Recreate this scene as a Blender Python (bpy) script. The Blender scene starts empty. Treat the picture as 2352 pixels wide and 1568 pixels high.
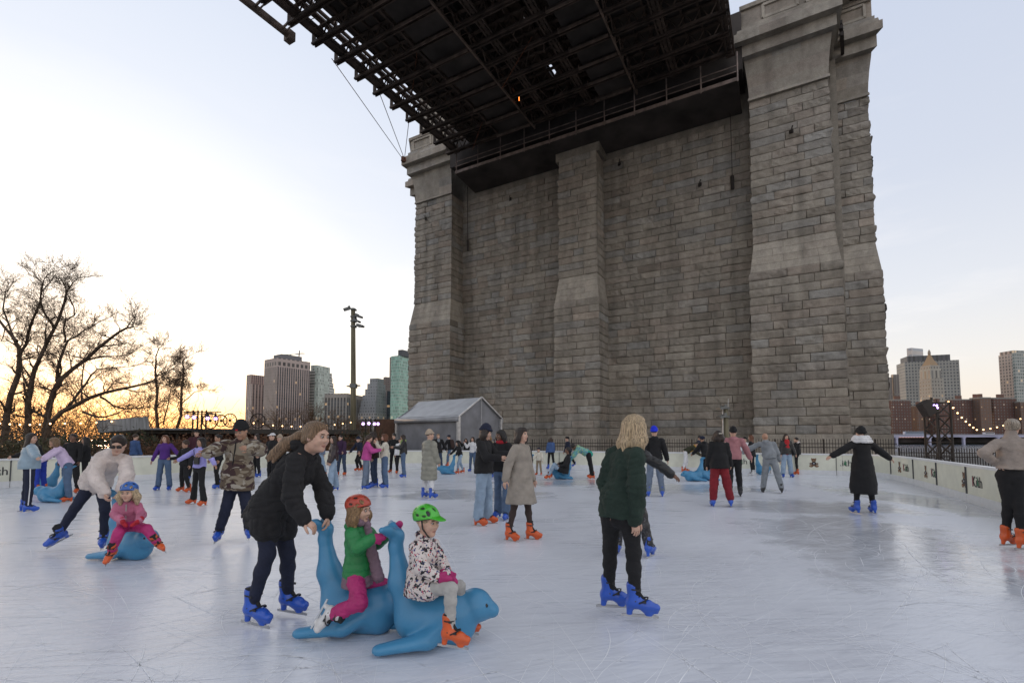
import bpy, math, random
import numpy as np
from mathutils import Vector, Matrix
random.seed(7)
RNG = np.random.default_rng(7)
scene = bpy.context.scene
COL = scene.collection
R = math.radians
# ------------------------------------------------------------------ camera
F = 1105.0; HC = 1.49; PIT = R(3.5); CX, CY = 1176.0, 784.0
SH = 225 - F*math.tan(PIT)
FW = np.array([0, math.cos(PIT), math.sin(PIT)]); UP = np.array([0, -math.sin(PIT), math.cos(PIT)]); RT = np.array([1., 0, 0])
CAM = np.array([0, 0, HC])
cd = bpy.data.cameras.new('camera'); cam = bpy.data.objects.new('camera', cd); COL.objects.link(cam)
cam.location = CAM; cam.rotation_euler = (R(90)+PIT, 0, 0)
cd.sensor_width = 36; cd.lens = 36*F/2352; cd.shift_y = SH/2352; cd.clip_start = 0.05; cd.clip_end = 6000
scene.camera = cam
# ------------------------------------------------------------------ world and sun
SUN_AZ = math.atan2((200-1176)/F, 1.0)      # from +Y towards +X (negative: left)
SUN_EL = R(1.5)
w = bpy.data.worlds.new('World'); scene.world = w; w.use_nodes = True
N = w.node_tree.nodes; L = w.node_tree.links; N.clear()
def nn(nt, typ, **k):
    n = nt.nodes.new(typ)
    for a, b in k.items():
        if a.startswith('i_'): n.inputs[a[2:].replace('_', ' ')].default_value = b
        elif isinstance(a, str): setattr(n, a, b)
    return n
def ramp(nt, src, stops, interp='LINEAR'):
    r = nt.nodes.new('ShaderNodeValToRGB'); r.color_ramp.interpolation = interp
    e = r.color_ramp.elements
    while len(e) > 1: e.remove(e[0])
    e[0].position = stops[0][0]; c = stops[0][1]; e[0].color = (*c, 1) if hasattr(c, '__len__') else (c, c, c, 1)
    for p, c in stops[1:]:
        q = e.new(p); q.color = (*c, 1) if hasattr(c, '__len__') else (c, c, c, 1)
    nt.links.new(src, r.inputs[0]); return r.outputs[0]
def mth(nt, op, a, b=None, clamp=False):
    n = nt.nodes.new('ShaderNodeMath'); n.operation = op; n.use_clamp = clamp
    for i, s in enumerate((a, b)):
        if s is None: continue
        if isinstance(s, (int, float)): n.inputs[i].default_value = s
        else: nt.links.new(s, n.inputs[i])
    return n.outputs[0]
def mixc(nt, fac, a, b, typ='MIX'):
    n = nt.nodes.new('ShaderNodeMix'); n.data_type = 'RGBA'; n.blend_type = typ; n.clamp_factor = True
    for s, i in ((fac, 0), (a, 6), (b, 7)):
        if isinstance(s, (int, float)): n.inputs[i].default_value = s
        elif isinstance(s, (tuple, list)): n.inputs[i].default_value = (*s[:3], 1)
        else: nt.links.new(s, n.inputs[i])
    return n.outputs[2]
wt = w.node_tree
tc = nn(wt, 'ShaderNodeTexCoord'); sep = nn(wt, 'ShaderNodeSeparateXYZ'); L.new(tc.outputs['Generated'], sep.inputs[0])
sky = nn(wt, 'ShaderNodeTexSky', sky_type='NISHITA', sun_disc=False, sun_elevation=SUN_EL, sun_rotation=SUN_AZ, air_density=1.0, dust_density=1.0)
up_c = ramp(wt, sep.outputs[2], [(0.0, (0.76, 0.62, 0.51)), (0.05, (0.76, 0.68, 0.60)), (0.13, (0.72, 0.69, 0.67)), (0.24, (0.64, 0.65, 0.69)), (0.40, (0.55, 0.58, 0.66)), (0.63, (0.495, 0.54, 0.645)), (0.8, (0.62, 0.64, 0.70)), (1.0, (0.66, 0.68, 0.74))])  # zenith above the view is brightened as added fill for the ice
sd = (math.sin(SUN_AZ)*math.cos(SUN_EL), math.cos(SUN_AZ)*math.cos(SUN_EL), math.sin(SUN_EL))
dot = nn(wt, 'ShaderNodeVectorMath', operation='DOT_PRODUCT'); L.new(tc.outputs['Generated'], dot.inputs[0]); dot.inputs[1].default_value = sd
dv = mth(wt, 'ADD', mth(wt, 'MULTIPLY', dot.outputs['Value'], 0.5), 0.5)
glow = ramp(wt, dv, [(0.0, (0, 0, 0)), (0.70, (0.0, 0.0, 0.0)), (0.86, (0.03, 0.028, 0.022)), (0.93, (0.09, 0.085, 0.065)), (0.965, (0.22, 0.20, 0.15)), (0.985, (0.42, 0.36, 0.25)), (1.0, (0.7, 0.55, 0.32))])
# unseen sky behind the camera is boosted to add light on the ice
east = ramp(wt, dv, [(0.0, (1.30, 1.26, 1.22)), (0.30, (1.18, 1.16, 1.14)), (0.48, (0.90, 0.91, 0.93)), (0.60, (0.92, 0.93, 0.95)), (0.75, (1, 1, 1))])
low = mth(wt, 'MULTIPLY', ramp(wt, dv, [(0.90, 0.0), (0.985, 1.0)]), ramp(wt, sep.outputs[2], [(0.0, 1.0), (0.12, 0.0)]))
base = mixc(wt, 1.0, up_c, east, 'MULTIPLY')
base = mixc(wt, 1.0, base, glow, 'ADD')
base = mixc(wt, low, base, (1.18, 0.74, 0.33))
cn = nn(wt, 'ShaderNodeMapping'); L.new(tc.outputs['Generated'], cn.inputs[0]); cn.inputs['Scale'].default_value = (1.6, 1.6, 7.0); cn.inputs['Rotation'].default_value = (0.25, 0.1, 0.5)
no = nn(wt, 'ShaderNodeTexNoise'); L.new(cn.outputs[0], no.inputs['Vector']); no.inputs['Scale'].default_value = 1.6; no.inputs['Detail'].default_value = 9; no.inputs['Roughness'].default_value = 0.6
cl = mth(wt, 'MULTIPLY', ramp(wt, no.outputs['Fac'], [(0.52, 0.0), (0.78, 1.0)]), ramp(wt, sep.outputs[2], [(0.02, 0.0), (0.12, 0.45), (0.35, 0.30), (0.6, 0.0)]))
base = mixc(wt, cl, base, (0.86, 0.81, 0.78))
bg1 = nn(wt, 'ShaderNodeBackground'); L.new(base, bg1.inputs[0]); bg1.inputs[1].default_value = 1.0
bg2 = nn(wt, 'ShaderNodeBackground'); L.new(sky.outputs[0], bg2.inputs[0]); bg2.inputs[1].default_value = 0.05
ad = nn(wt, 'ShaderNodeAddShader'); L.new(bg1.outputs[0], ad.inputs[0]); L.new(bg2.outputs[0], ad.inputs[1])
ow = nn(wt, 'ShaderNodeOutputWorld'); L.new(ad.outputs[0], ow.inputs[0])
sl = bpy.data.lights.new('sun', 'SUN'); sl.energy = 0.35; sl.angle = R(4); sl.color = (1.0, 0.62, 0.36)
so = bpy.data.objects.new('sun', sl); COL.objects.link(so)
so.rotation_euler = Vector((-sd[0], -sd[1], -sd[2]-0.03)).to_track_quat('-Z', 'Y').to_euler()
scene.view_settings.view_transform = 'Standard'; scene.view_settings.look = 'None'; scene.view_settings.exposure = 0.38; scene.view_settings.gamma = 1.0
# ------------------------------------------------------------------ geometry helpers
def ray(x, y): return FW + RT*(x-CX)/F + UP*(CY+SH-y)/F
def gp(x, y, z=0.0):
    d = ray(x, y); return CAM + d*(z-HC)/d[2]
def at(x, y, Y):
    d = ray(x, y); return CAM + d*Y/d[1]
def nrm(a): a = np.asarray(a, float); return a/max(1e-9, np.linalg.norm(a))
def lerp(a, b, t): return np.asarray(a, float)*(1-t)+np.asarray(b, float)*t
def mesh_obj(name, V, Fc, mats, parent=None, smooth=False, mi=None, tint=None):
    me = bpy.data.meshes.new(name)
    V = np.asarray(V, dtype=np.float32).reshape(-1, 3)
    me.from_pydata(V.tolist() if len(V) < 3 else [tuple(v) for v in V.tolist()], [], Fc if isinstance(Fc, list) else Fc.tolist())
    for m in (mats if isinstance(mats, (list, tuple)) else [mats]): me.materials.append(m)
    if mi is not None: me.polygons.foreach_set('material_index', np.asarray(mi, dtype=np.int32))
    if smooth: me.polygons.foreach_set('use_smooth', np.ones(len(me.polygons), dtype=bool))
    if tint is not None:
        a = me.color_attributes.new('tint', 'FLOAT_COLOR', 'POINT'); t = np.ones((len(V), 4), dtype=np.float32); t[:, :3] = tint
        a.data.foreach_set('color', t.ravel())
    me.update()
    o = bpy.data.objects.new(name, me); COL.objects.link(o)
    if parent is not None: o.parent = parent
    return o
def tag(o, label=None, cat=None, group=None, kind=None):
    if label: o['label'] = label
    if cat: o['category'] = cat
    if group: o['group'] = group
    if kind: o['kind'] = kind
    return o
def empty(name, label, cat, loc=(0, 0, 0), rz=0.0, group=None):
    o = bpy.data.objects.new(name, None); COL.objects.link(o); o.location = tuple(loc); o.rotation_euler = (0, 0, rz); o.empty_display_size = 0.2
    return tag(o, label, cat, group)
def frame(d, upv=(0, 0, 1)):
    d = nrm(d); s = np.cross(d, upv)
    if np.linalg.norm(s) < 1e-4: s = np.cross(d, (1, 0, 0))
    s = nrm(s); return d, s, np.cross(s, d)
class MB:
    def __init__(s): s.v = []; s.f = []; s.n = 0; s.mi = []
    def add(s, V, Fc, m=0):
        V = np.asarray(V, float); s.v.append(V); s.f += [tuple(i+s.n for i in f) for f in Fc]; s.mi += [m]*len(Fc); s.n += len(V)
    def box(s, c, sx, sy, sz, ax=None, m=0, rz=0.0):
        if ax is None: ax = (np.array([math.cos(rz), math.sin(rz), 0]), np.array([-math.sin(rz), math.cos(rz), 0]), np.array([0, 0, 1.]))
        c = np.asarray(c, float); P = []
        for k in (-1, 1):
            for i, j in ((-1, -1), (1, -1), (1, 1), (-1, 1)): P.append(c+ax[0]*sx/2*i+ax[1]*sy/2*j+ax[2]*sz/2*k)
        s.add(P, [(3, 2, 1, 0), (4, 5, 6, 7), (0, 1, 5, 4), (1, 2, 6, 5), (2, 3, 7, 6), (3, 0, 4, 7)], m)
    def bar(s, a, b, wd, ht=None, upv=(0, 0, 1), m=0):
        a = np.asarray(a, float); b = np.asarray(b, float); ht = ht or wd
        d, sd_, u_ = frame(b-a, upv); s.box((a+b)/2, np.linalg.norm(b-a), wd, ht, (d, sd_, u_), m)
    def tube(s, pts, rad, n=6, cap=True, m=0):
        pts = [np.asarray(p, float) for p in pts]; k = len(pts)
        if not hasattr(rad, '__len__'): rad = [rad]*k
        V = []; d0 = None
        for i, p in enumerate(pts):
            d = pts[min(i+1, k-1)]-pts[max(i-1, 0)]
            if i == 0: _, sx, ux = frame(d)
            else:
                dn = nrm(d); sx = nrm(sx-dn*(sx@dn)); ux = np.cross(sx, dn)
            for j in range(n):
                a = 2*math.pi*j/n; V.append(p+(sx*math.cos(a)+ux*math.sin(a))*rad[i])
        Fc = [(i*n+j, i*n+(j+1) % n, (i+1)*n+(j+1) % n, (i+1)*n+j) for i in range(k-1) for j in range(n)]
        if cap: Fc += [tuple(range(n-1, -1, -1)), tuple((k-1)*n+j for j in range(n))]
        s.add(V, Fc, m)
    def prism(s, poly, ext, m=0):   # poly: 3D points in one plane, ext: vector
        P = [np.asarray(p, float) for p in poly]; e = np.asarray(ext, float); n = len(P)
        s.add(P+[p+e for p in P], [tuple(range(n-1, -1, -1)), tuple(range(n, 2*n))]+[(i, (i+1) % n, (i+1) % n+n, i+n) for i in range(n)], m)
    def ball(s, c, r, n=8, m=0):
        rr = r if hasattr(r, '__len__') else (r, r, r); V = []; Fc = []; h = n//2+1
        for i in range(h+1):
            t = math.pi*i/h
            for j in range(n): V.append(np.asarray(c)+np.array([rr[0]*math.sin(t)*math.cos(2*math.pi*j/n), rr[1]*math.sin(t)*math.sin(2*math.pi*j/n), rr[2]*math.cos(t)]))
        for i in range(h):
            for j in range(n): Fc.append((i*n+j, (i+1)*n+j, (i+1)*n+(j+1) % n, i*n+(j+1) % n))
        s.add(V, Fc, m)
    def build(s, name, mats, parent=None, smooth=False, local=True):
        V = np.vstack(s.v)
        if parent is not None and local:
            M = np.array(parent_matrix(parent).inverted()); V = V@M[:3, :3].T+M[:3, 3]
        return mesh_obj(name, V, s.f, mats, parent, smooth, s.mi if max(s.mi) > 0 else None)
def parent_matrix(o):
    M = Matrix.LocRotScale(o.location, o.rotation_euler, o.scale)
    return parent_matrix(o.parent) @ M if o.parent else M
# value noise
def _h(x, y, z):
    n = (x*374761393+y*668265263+z*2147483647+1013904223) & 0xffffffff
    n = ((n ^ (n >> 13))*1274126177) & 0xffffffff
    n = ((n ^ (n >> 16))*1911520717) & 0xffffffff
    return ((n ^ (n >> 15)) & 0xffff)/65535.0
def vnoise(P, sc=1.0, seed=0):
    Q = np.asarray(P, float)*sc+seed*17.13; I = np.floor(Q).astype(np.int64); f = Q-I; f = f*f*(3-2*f)
    x, y, z = I[..., 0], I[..., 1], I[..., 2]; r = 0
    for dx in (0, 1):
        for dy in (0, 1):
            for dz in (0, 1):
                r = r+_h(x+dx, y+dy, z+dz)*(f[..., 0] if dx else 1-f[..., 0])*(f[..., 1] if dy else 1-f[..., 1])*(f[..., 2] if dz else 1-f[..., 2])
    return r
# ------------------------------------------------------------------ materials
MATS = {}
def mat(name, col, rough=0.6, metal=0.0, noise=0.12, nscale=6.0, bump=0.0, bscale=60.0, emit=None, estr=0.0, stretch=None, coat=0.0, col2=None):
    if name in MATS: return MATS[name]
    m = bpy.data.materials.new(name); m.use_nodes = True; nt = m.node_tree; b = nt.nodes['Principled BSDF']
    b.inputs['Roughness'].default_value = rough; b.inputs['Metallic'].default_value = metal; b.inputs['Coat Weight'].default_value = coat
    t = nn(nt, 'ShaderNodeTexCoord'); mp = nn(nt, 'ShaderNodeMapping'); nt.links.new(t.outputs['Object'], mp.inputs[0])
    if stretch: mp.inputs['Scale'].default_value = stretch
    n1 = nn(nt, 'ShaderNodeTexNoise'); nt.links.new(mp.outputs[0], n1.inputs['Vector']); n1.inputs['Scale'].default_value = nscale; n1.inputs['Detail'].default_value = 6
    c1 = tuple(c*(1-noise*2) for c in col) if col2 is None else col2
    c2 = tuple(min(1, c*(1+noise)) for c in col)
    cr = ramp(nt, n1.outputs['Fac'], [(0.3, c1), (0.7, c2)]); nt.links.new(cr, b.inputs['Base Color'])
    if bump:
        n2 = nn(nt, 'ShaderNodeTexNoise'); nt.links.new(mp.outputs[0], n2.inputs['Vector']); n2.inputs['Scale'].default_value = bscale; n2.inputs['Detail'].default_value = 4
        bp = nn(nt, 'ShaderNodeBump'); bp.inputs['Strength'].default_value = bump; bp.inputs['Distance'].default_value = 0.02
        nt.links.new(n2.outputs['Fac'], bp.inputs['Height']); nt.links.new(bp.outputs[0], b.inputs['Normal'])
    if emit:
        b.inputs['Emission Color'].default_value = (*emit, 1); b.inputs['Emission Strength'].default_value = estr
    MATS[name] = m; return m
def stone_mat(name, dark=1.0, scale=1.0):
    m = bpy.data.materials.new(name); m.use_nodes = True; nt = m.node_tree; b = nt.nodes['Principled BSDF']; b.inputs['Roughness'].default_value = 0.9
    t = nn(nt, 'ShaderNodeTexCoord'); a = nn(nt, 'ShaderNodeAttribute', attribute_name='tint'); sp = nn(nt, 'ShaderNodeSeparateColor'); nt.links.new(a.outputs['Color'], sp.inputs[0])
    hue = ramp(nt, sp.outputs[1], [(0.0, (0.320, 0.285, 0.238)), (0.4, (0.350, 0.318, 0.272)), (0.62, (0.352, 0.300, 0.250)), (0.85, (0.340, 0.320, 0.288)), (1.0, (0.322, 0.312, 0.292))])
    n1 = nn(nt, 'ShaderNodeTexNoise'); nt.links.new(t.outputs['Object'], n1.inputs['Vector']); n1.inputs['Scale'].default_value = 1.7*scale; n1.inputs['Detail'].default_value = 9; n1.inputs['Roughness'].default_value = 0.7
    n2 = nn(nt, 'ShaderNodeTexNoise'); nt.links.new(t.outputs['Object'], n2.inputs['Vector']); n2.inputs['Scale'].default_value = 22; n2.inputs['Detail'].default_value = 5
    mp = nn(nt, 'ShaderNodeMapping'); nt.links.new(t.outputs['Object'], mp.inputs[0]); mp.inputs['Scale'].default_value = (0.9, 0.9, 0.09)
    n3 = nn(nt, 'ShaderNodeTexNoise'); nt.links.new(mp.outputs[0], n3.inputs['Vector']); n3.inputs['Scale'].default_value = 1.0; n3.inputs['Detail'].default_value = 6
    k = mth(nt, 'MULTIPLY', ramp(nt, n1.outputs['Fac'], [(0.3, 0.72), (0.7, 1.15)]), ramp(nt, n2.outputs['Fac'], [(0.3, 0.8), (0.7, 1.12)]))
    k = mth(nt, 'MULTIPLY', k, ramp(nt, n3.outputs['Fac'], [(0.32, 0.74), (0.58, 1.06)])); k = mth(nt, 'MULTIPLY', k, sp.outputs[0]); k = mth(nt, 'MULTIPLY', k, dark)
    vm = nn(nt, 'ShaderNodeVectorMath', operation='SCALE'); nt.links.new(hue, vm.inputs[0]); nt.links.new(k, vm.inputs['Scale']); nt.links.new(vm.outputs[0], b.inputs['Base Color'])
    bp = nn(nt, 'ShaderNodeBump'); bp.inputs['Strength'].default_value = 0.55; bp.inputs['Distance'].default_value = 0.05
    nt.links.new(mth(nt, 'ADD', n2.outputs['Fac'], n1.outputs['Fac']), bp.inputs['Height']); nt.links.new(bp.outputs[0], b.inputs['Normal'])
    return m
# ------------------------------------------------------------------ ice, ground, water
barrier_px = [(0, 1121), (150, 1110), (307, 1103.5), (430, 1096), (560, 1086), (748, 1075), (956, 1070.6), (1207, 1073.5), (1400, 1077.5), (1570, 1082), (1851, 1089.5), (1990, 1093.5), (2035, 1098), (2062, 1104), (2117, 1118), (2197, 1144.6), (2294, 1174.4), (2352, 1196)]
BL = [gp(x, y)[:2] for x, y in barrier_px]
d_l = nrm(BL[0]-BL[1]); d_r = nrm(BL[-1]-BL[-2])
BL = [BL[0]+d_l*9+np.array([0, -3]), BL[0]+d_l*4+np.array([0, -.6])]+BL+[BL[-1]+d_r*4, BL[-1]+d_r*9]
# smooth the polyline
def smooth_poly(P, it=2):
    P = [np.asarray(p, float) for p in P]
    for _ in range(it):
        Q = [P[0]]
        for a, b in zip(P[:-1], P[1:]): Q += [a*.75+b*.25, a*.25+b*.75]
        P = Q+[P[-1]]
    return P
BS = smooth_poly(BL, 2)
def ice_material():
    m = bpy.data.materials.new('ice'); m.use_nodes = True; nt = m.node_tree; b = nt.nodes['Principled BSDF']; lk = nt.links.new
    t = nn(nt, 'ShaderNodeTexCoord')
    def noise(sc, scale, rot=0.0, det=4, dist=0.0, loc=(0, 0, 0), ro=0.5):
        m0 = nn(nt, 'ShaderNodeMapping'); lk(t.outputs['Object'], m0.inputs[0]); m0.inputs['Rotation'].default_value = (0, 0, rot)
        mp = nn(nt, 'ShaderNodeMapping'); lk(m0.outputs[0], mp.inputs[0]); mp.inputs['Scale'].default_value = sc; mp.inputs['Location'].default_value = loc
        q = nn(nt, 'ShaderNodeTexNoise'); lk(mp.outputs[0], q.inputs['Vector']); q.inputs['Scale'].default_value = scale; q.inputs['Detail'].default_value = det; q.inputs['Distortion'].default_value = dist; q.inputs['Roughness'].default_value = ro
        return q.outputs['Fac']
    def lines(n, wdt): # thin contour lines of a noise = long curved blade marks
        return ramp(nt, mth(nt, 'ABSOLUTE', mth(nt, 'SUBTRACT', n, 0.5)), [(0.0, 1.0), (wdt, 0.0)])
    fine = noise((1, .05, 1), 22, 1.5, 5, 0.3)
    fine2 = noise((1, .07, 1), 30, 1.15, 5, 0.3)
    cloud = noise((1, 1, 1), .45, 0, 7, 0.6)
    snow = ramp(nt, noise((1, 1, 1), 9, 0, 8, 0.4, ro=.7), [(0.60, 0.0), (0.75, 1.0)])
    snow = mth(nt, 'MULTIPLY', snow, ramp(nt, noise((1, 1, 1), .9, 0, 3), [(0.45, 0.0), (0.65, 1.0)]))
    # wet, resurfaced patches
    def patch(cx, cy, rx, ry, ang=0):
        mp = nn(nt, 'ShaderNodeMapping', vector_type='TEXTURE'); lk(t.outputs['Object'], mp.inputs[0]); mp.inputs['Location'].default_value = (cx, cy, 0); mp.inputs['Rotation'].default_value = (0, 0, ang); mp.inputs['Scale'].default_value = (rx, ry, 1)
        ln = nn(nt, 'ShaderNodeVectorMath', operation='LENGTH'); lk(mp.outputs[0], ln.inputs[0])
        return ramp(nt, mth(nt, 'ADD', ln.outputs['Value'], mth(nt, 'MULTIPLY', mth(nt, 'SUBTRACT', noise((1, 1, 1), 1.3, 0, 6), .5), 1.6)), [(0.6, 1.0), (1.15, 0.0)])
    p = patch(*gp(1990, 1240)[:2], 1.6, 3.2, -.35)
    for (x, y, rx, ry) in [(1560, 1120, 3.0, 1.6), (1080, 1135, 2.4, 1.5), (2120, 1150, 1.2, 4), (1880, 1165, 2.2, 1.4), (1330, 1108, 3.4, 1.5), (2330, 1330, .8, 1.2)]:
        p = mth(nt, 'MAXIMUM', p, patch(*gp(x, y)[:2], rx, ry))
    base = mixc(nt, ramp(nt, cloud, [(0.3, 0.0), (0.7, 1.0)]), (0.60, 0.625, 0.69), (0.71, 0.735, 0.79))
    base = mixc(nt, ramp(nt, fine, [(0.35, 0.0), (0.75, 0.55)]), base, (0.80, 0.825, 0.875))
    base = mixc(nt, ramp(nt, fine2, [(0.30, 0.35), (0.5, 0.0)]), base, (0.47, 0.495, 0.56))
    base = mixc(nt, mth(nt, 'MULTIPLY', p, 0.6), base, mixc(nt, ramp(nt, noise((1, .3, 1), 6, 1.2, 8, .5, ro=.7), [(.35, 0.), (.65, 1.)]), (0.30, 0.315, 0.35), (0.62, .65, .71)))
    base = mixc(nt, mth(nt, 'MULTIPLY', snow, 0.7), base, (0.92, 0.93, 0.95))
    lk(base, b.inputs['Base Color'])
    ro = mth(nt, 'ADD', ramp(nt, cloud, [(0.3, 0.20), (0.7, 0.33)]), mth(nt, 'MULTIPLY', ramp(nt, fine, [(.3, 0.), (.7, 1.)]), .10))
    ro = mth(nt, 'SUBTRACT', ro, mth(nt, 'MULTIPLY', p, 0.20), True)
    lk(ro, b.inputs['Roughness']); b.inputs['Specular IOR Level'].default_value = 0.5
    hh = mth(nt, 'ADD', mth(nt, 'MULTIPLY', fine, 0.5), mth(nt, 'MULTIPLY', fine2, 0.35));
    hh = mth(nt, 'ADD', hh, mth(nt, 'MULTIPLY', noise((1, 1, 1), 3.0, 0, 6, .5), 1.4))
    bp = nn(nt, 'ShaderNodeBump'); bp.inputs['Strength'].default_value = 0.32; bp.inputs['Distance'].default_value = 0.012; lk(hh, bp.inputs['Height']); lk(bp.outputs[0], b.inputs['Normal'])
    return m
ice_poly = [(p[0], p[1], 0) for p in BS]+[(-2.5, -9, 0), (-30, -9, 0)]
o = mesh_obj('rink_ice', ice_poly, [tuple(range(len(ice_poly)-1, -1, -1))], ice_material()); tag(o, kind='structure')
# blade marks: thin curved scratches of shaved ice lying on the sheet
def blade_marks():
    rg = random.Random(5); V_ = []; Fc = []; n = 0
    for k in range(4200):
        if k < 2700: x = rg.uniform(-6, 7); y = rg.uniform(1.2, 9)
        else: x = rg.uniform(-14, 14); y = rg.uniform(2, 22)
        if abs(x) > 3+y*.95: continue
        r = rg.choice([.6, 1.2, 2.5, 5, 9, 20])*rg.uniform(.7, 1.4); a0 = rg.uniform(0, 6.28); ln = min(r*2.0, rg.uniform(.08, 1.2 if rg.random() < .7 else 4.5)); m = max(4, int(ln/.12)); w_ = rg.choice([.0008, .0012, .0018, .003]); sgn = rg.choice([-1, 1])
        for i in range(m+1):
            t = i/m; a = a0+sgn*ln/r*t; c = (x+r*(math.cos(a)-math.cos(a0)), y+r*(math.sin(a)-math.sin(a0))); ww = w_*math.sin(math.pi*min(1, t*1.0))+.0002; jx = rg.gauss(0, .0008)
            V_ += [(c[0]+(ww+jx)*math.cos(a), c[1]+(ww+jx)*math.sin(a), .003), (c[0]-(ww-jx)*math.cos(a), c[1]-(ww-jx)*math.sin(a), .003)]
            if i: Fc.append((n+2*i-2, n+2*i, n+2*i+1, n+2*i-1))
        n += 2*m+2
    o = mesh_obj('blade_marks', V_, Fc, mat('shaved_ice', (.93, .94, .96), .7, noise=.03)); tag(o, 'fine curved white skate blade scratches covering the ice', 'scratches', kind='stuff')
blade_marks()
paving = mat('paving', (0.10, 0.095, 0.09), 0.85, noise=.25, nscale=.6, bump=.3, bscale=8)
o = mesh_obj('ground', [(-140, -60, -.03), (60, -60, -.03), (60, 34, -.03), (45, 62, -.03), (-40, 80, -.03), (-140, 90, -.03)], [(0, 1, 2, 3, 4, 5)], paving); tag(o, kind='structure')
wm = bpy.data.materials.new('river_water'); wm.use_nodes = True; b = wm.node_tree.nodes['Principled BSDF']; b.inputs['Base Color'].default_value = (0.05, 0.075, 0.10, 1); b.inputs['Roughness'].default_value = 0.12
t_ = nn(wm.node_tree, 'ShaderNodeTexCoord'); n_ = nn(wm.node_tree, 'ShaderNodeTexNoise'); wm.node_tree.links.new(t_.outputs['Object'], n_.inputs['Vector']); n_.inputs['Scale'].default_value = .5; n_.inputs['Detail'].default_value = 5
bp = nn(wm.node_tree, 'ShaderNodeBump'); bp.inputs['Distance'].default_value = .35; wm.node_tree.links.new(n_.outputs['Fac'], bp.inputs['Height']); wm.node_tree.links.new(bp.outputs[0], b.inputs['Normal'])
o = mesh_obj('river_water', [(-3000, -3000, -3), (3500, -3000, -3), (3500, 4500, -3), (-3000, 4500, -3)], [(0, 1, 2, 3)], wm); tag(o, kind='structure')
o = mesh_obj('far_shore', [(-900, 452, -1.5), (1500, 452, -1.5), (1500, 1500, -1.5), (-900, 1500, -1.5), (-900, 452, -3), (1500, 452, -3)], [(0, 1, 2, 3), (0, 4, 5, 1)], mat('shore_land', (.06, .06, .055), .9)); tag(o, kind='structure')
# ------------------------------------------------------------------ stone tower
U = np.array([-0.8724, 0.4888, 0.]); Vv = np.array([0.4888, 0.8724, 0.]); PR = np.array([24.65, 35.255, 0.])
def T(u, v, z): return PR+U*u+Vv*v+np.array([0, 0, z])
OUT = [(45, 18, 1, 1), (-3, 18, -1, 1), (-3, 4, -1, -1), (0, 4, -1, -1), (0, 0, -1, -1), (6.1, 0, 1, -1), (6.1, 2.8, 1, 0), (18.95, 2.8, -1, 0), (18.95, 0, -1, -1), (23.4, 0, 1, -1), (23.4, 2.8, 1, 0), (36.2, 2.8, -1, 0), (36.2, 0, -1, -1), (42, 0, 1, -1), (42, 4, 1, -1), (45, 4, 1, -1)]
OUT = OUT[1:]+OUT[:1]
def outline(e):
    return [np.array([u+su*e*(.55 if sv else .55), v+sv*e]) for u, v, su, sv in OUT]
def e_of(z): return 0.0 if z < 14.9 else (-.5*(z-14.9)/2.5 if z < 17.4 else -.5-.10*(z-17.4)/12)
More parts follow.
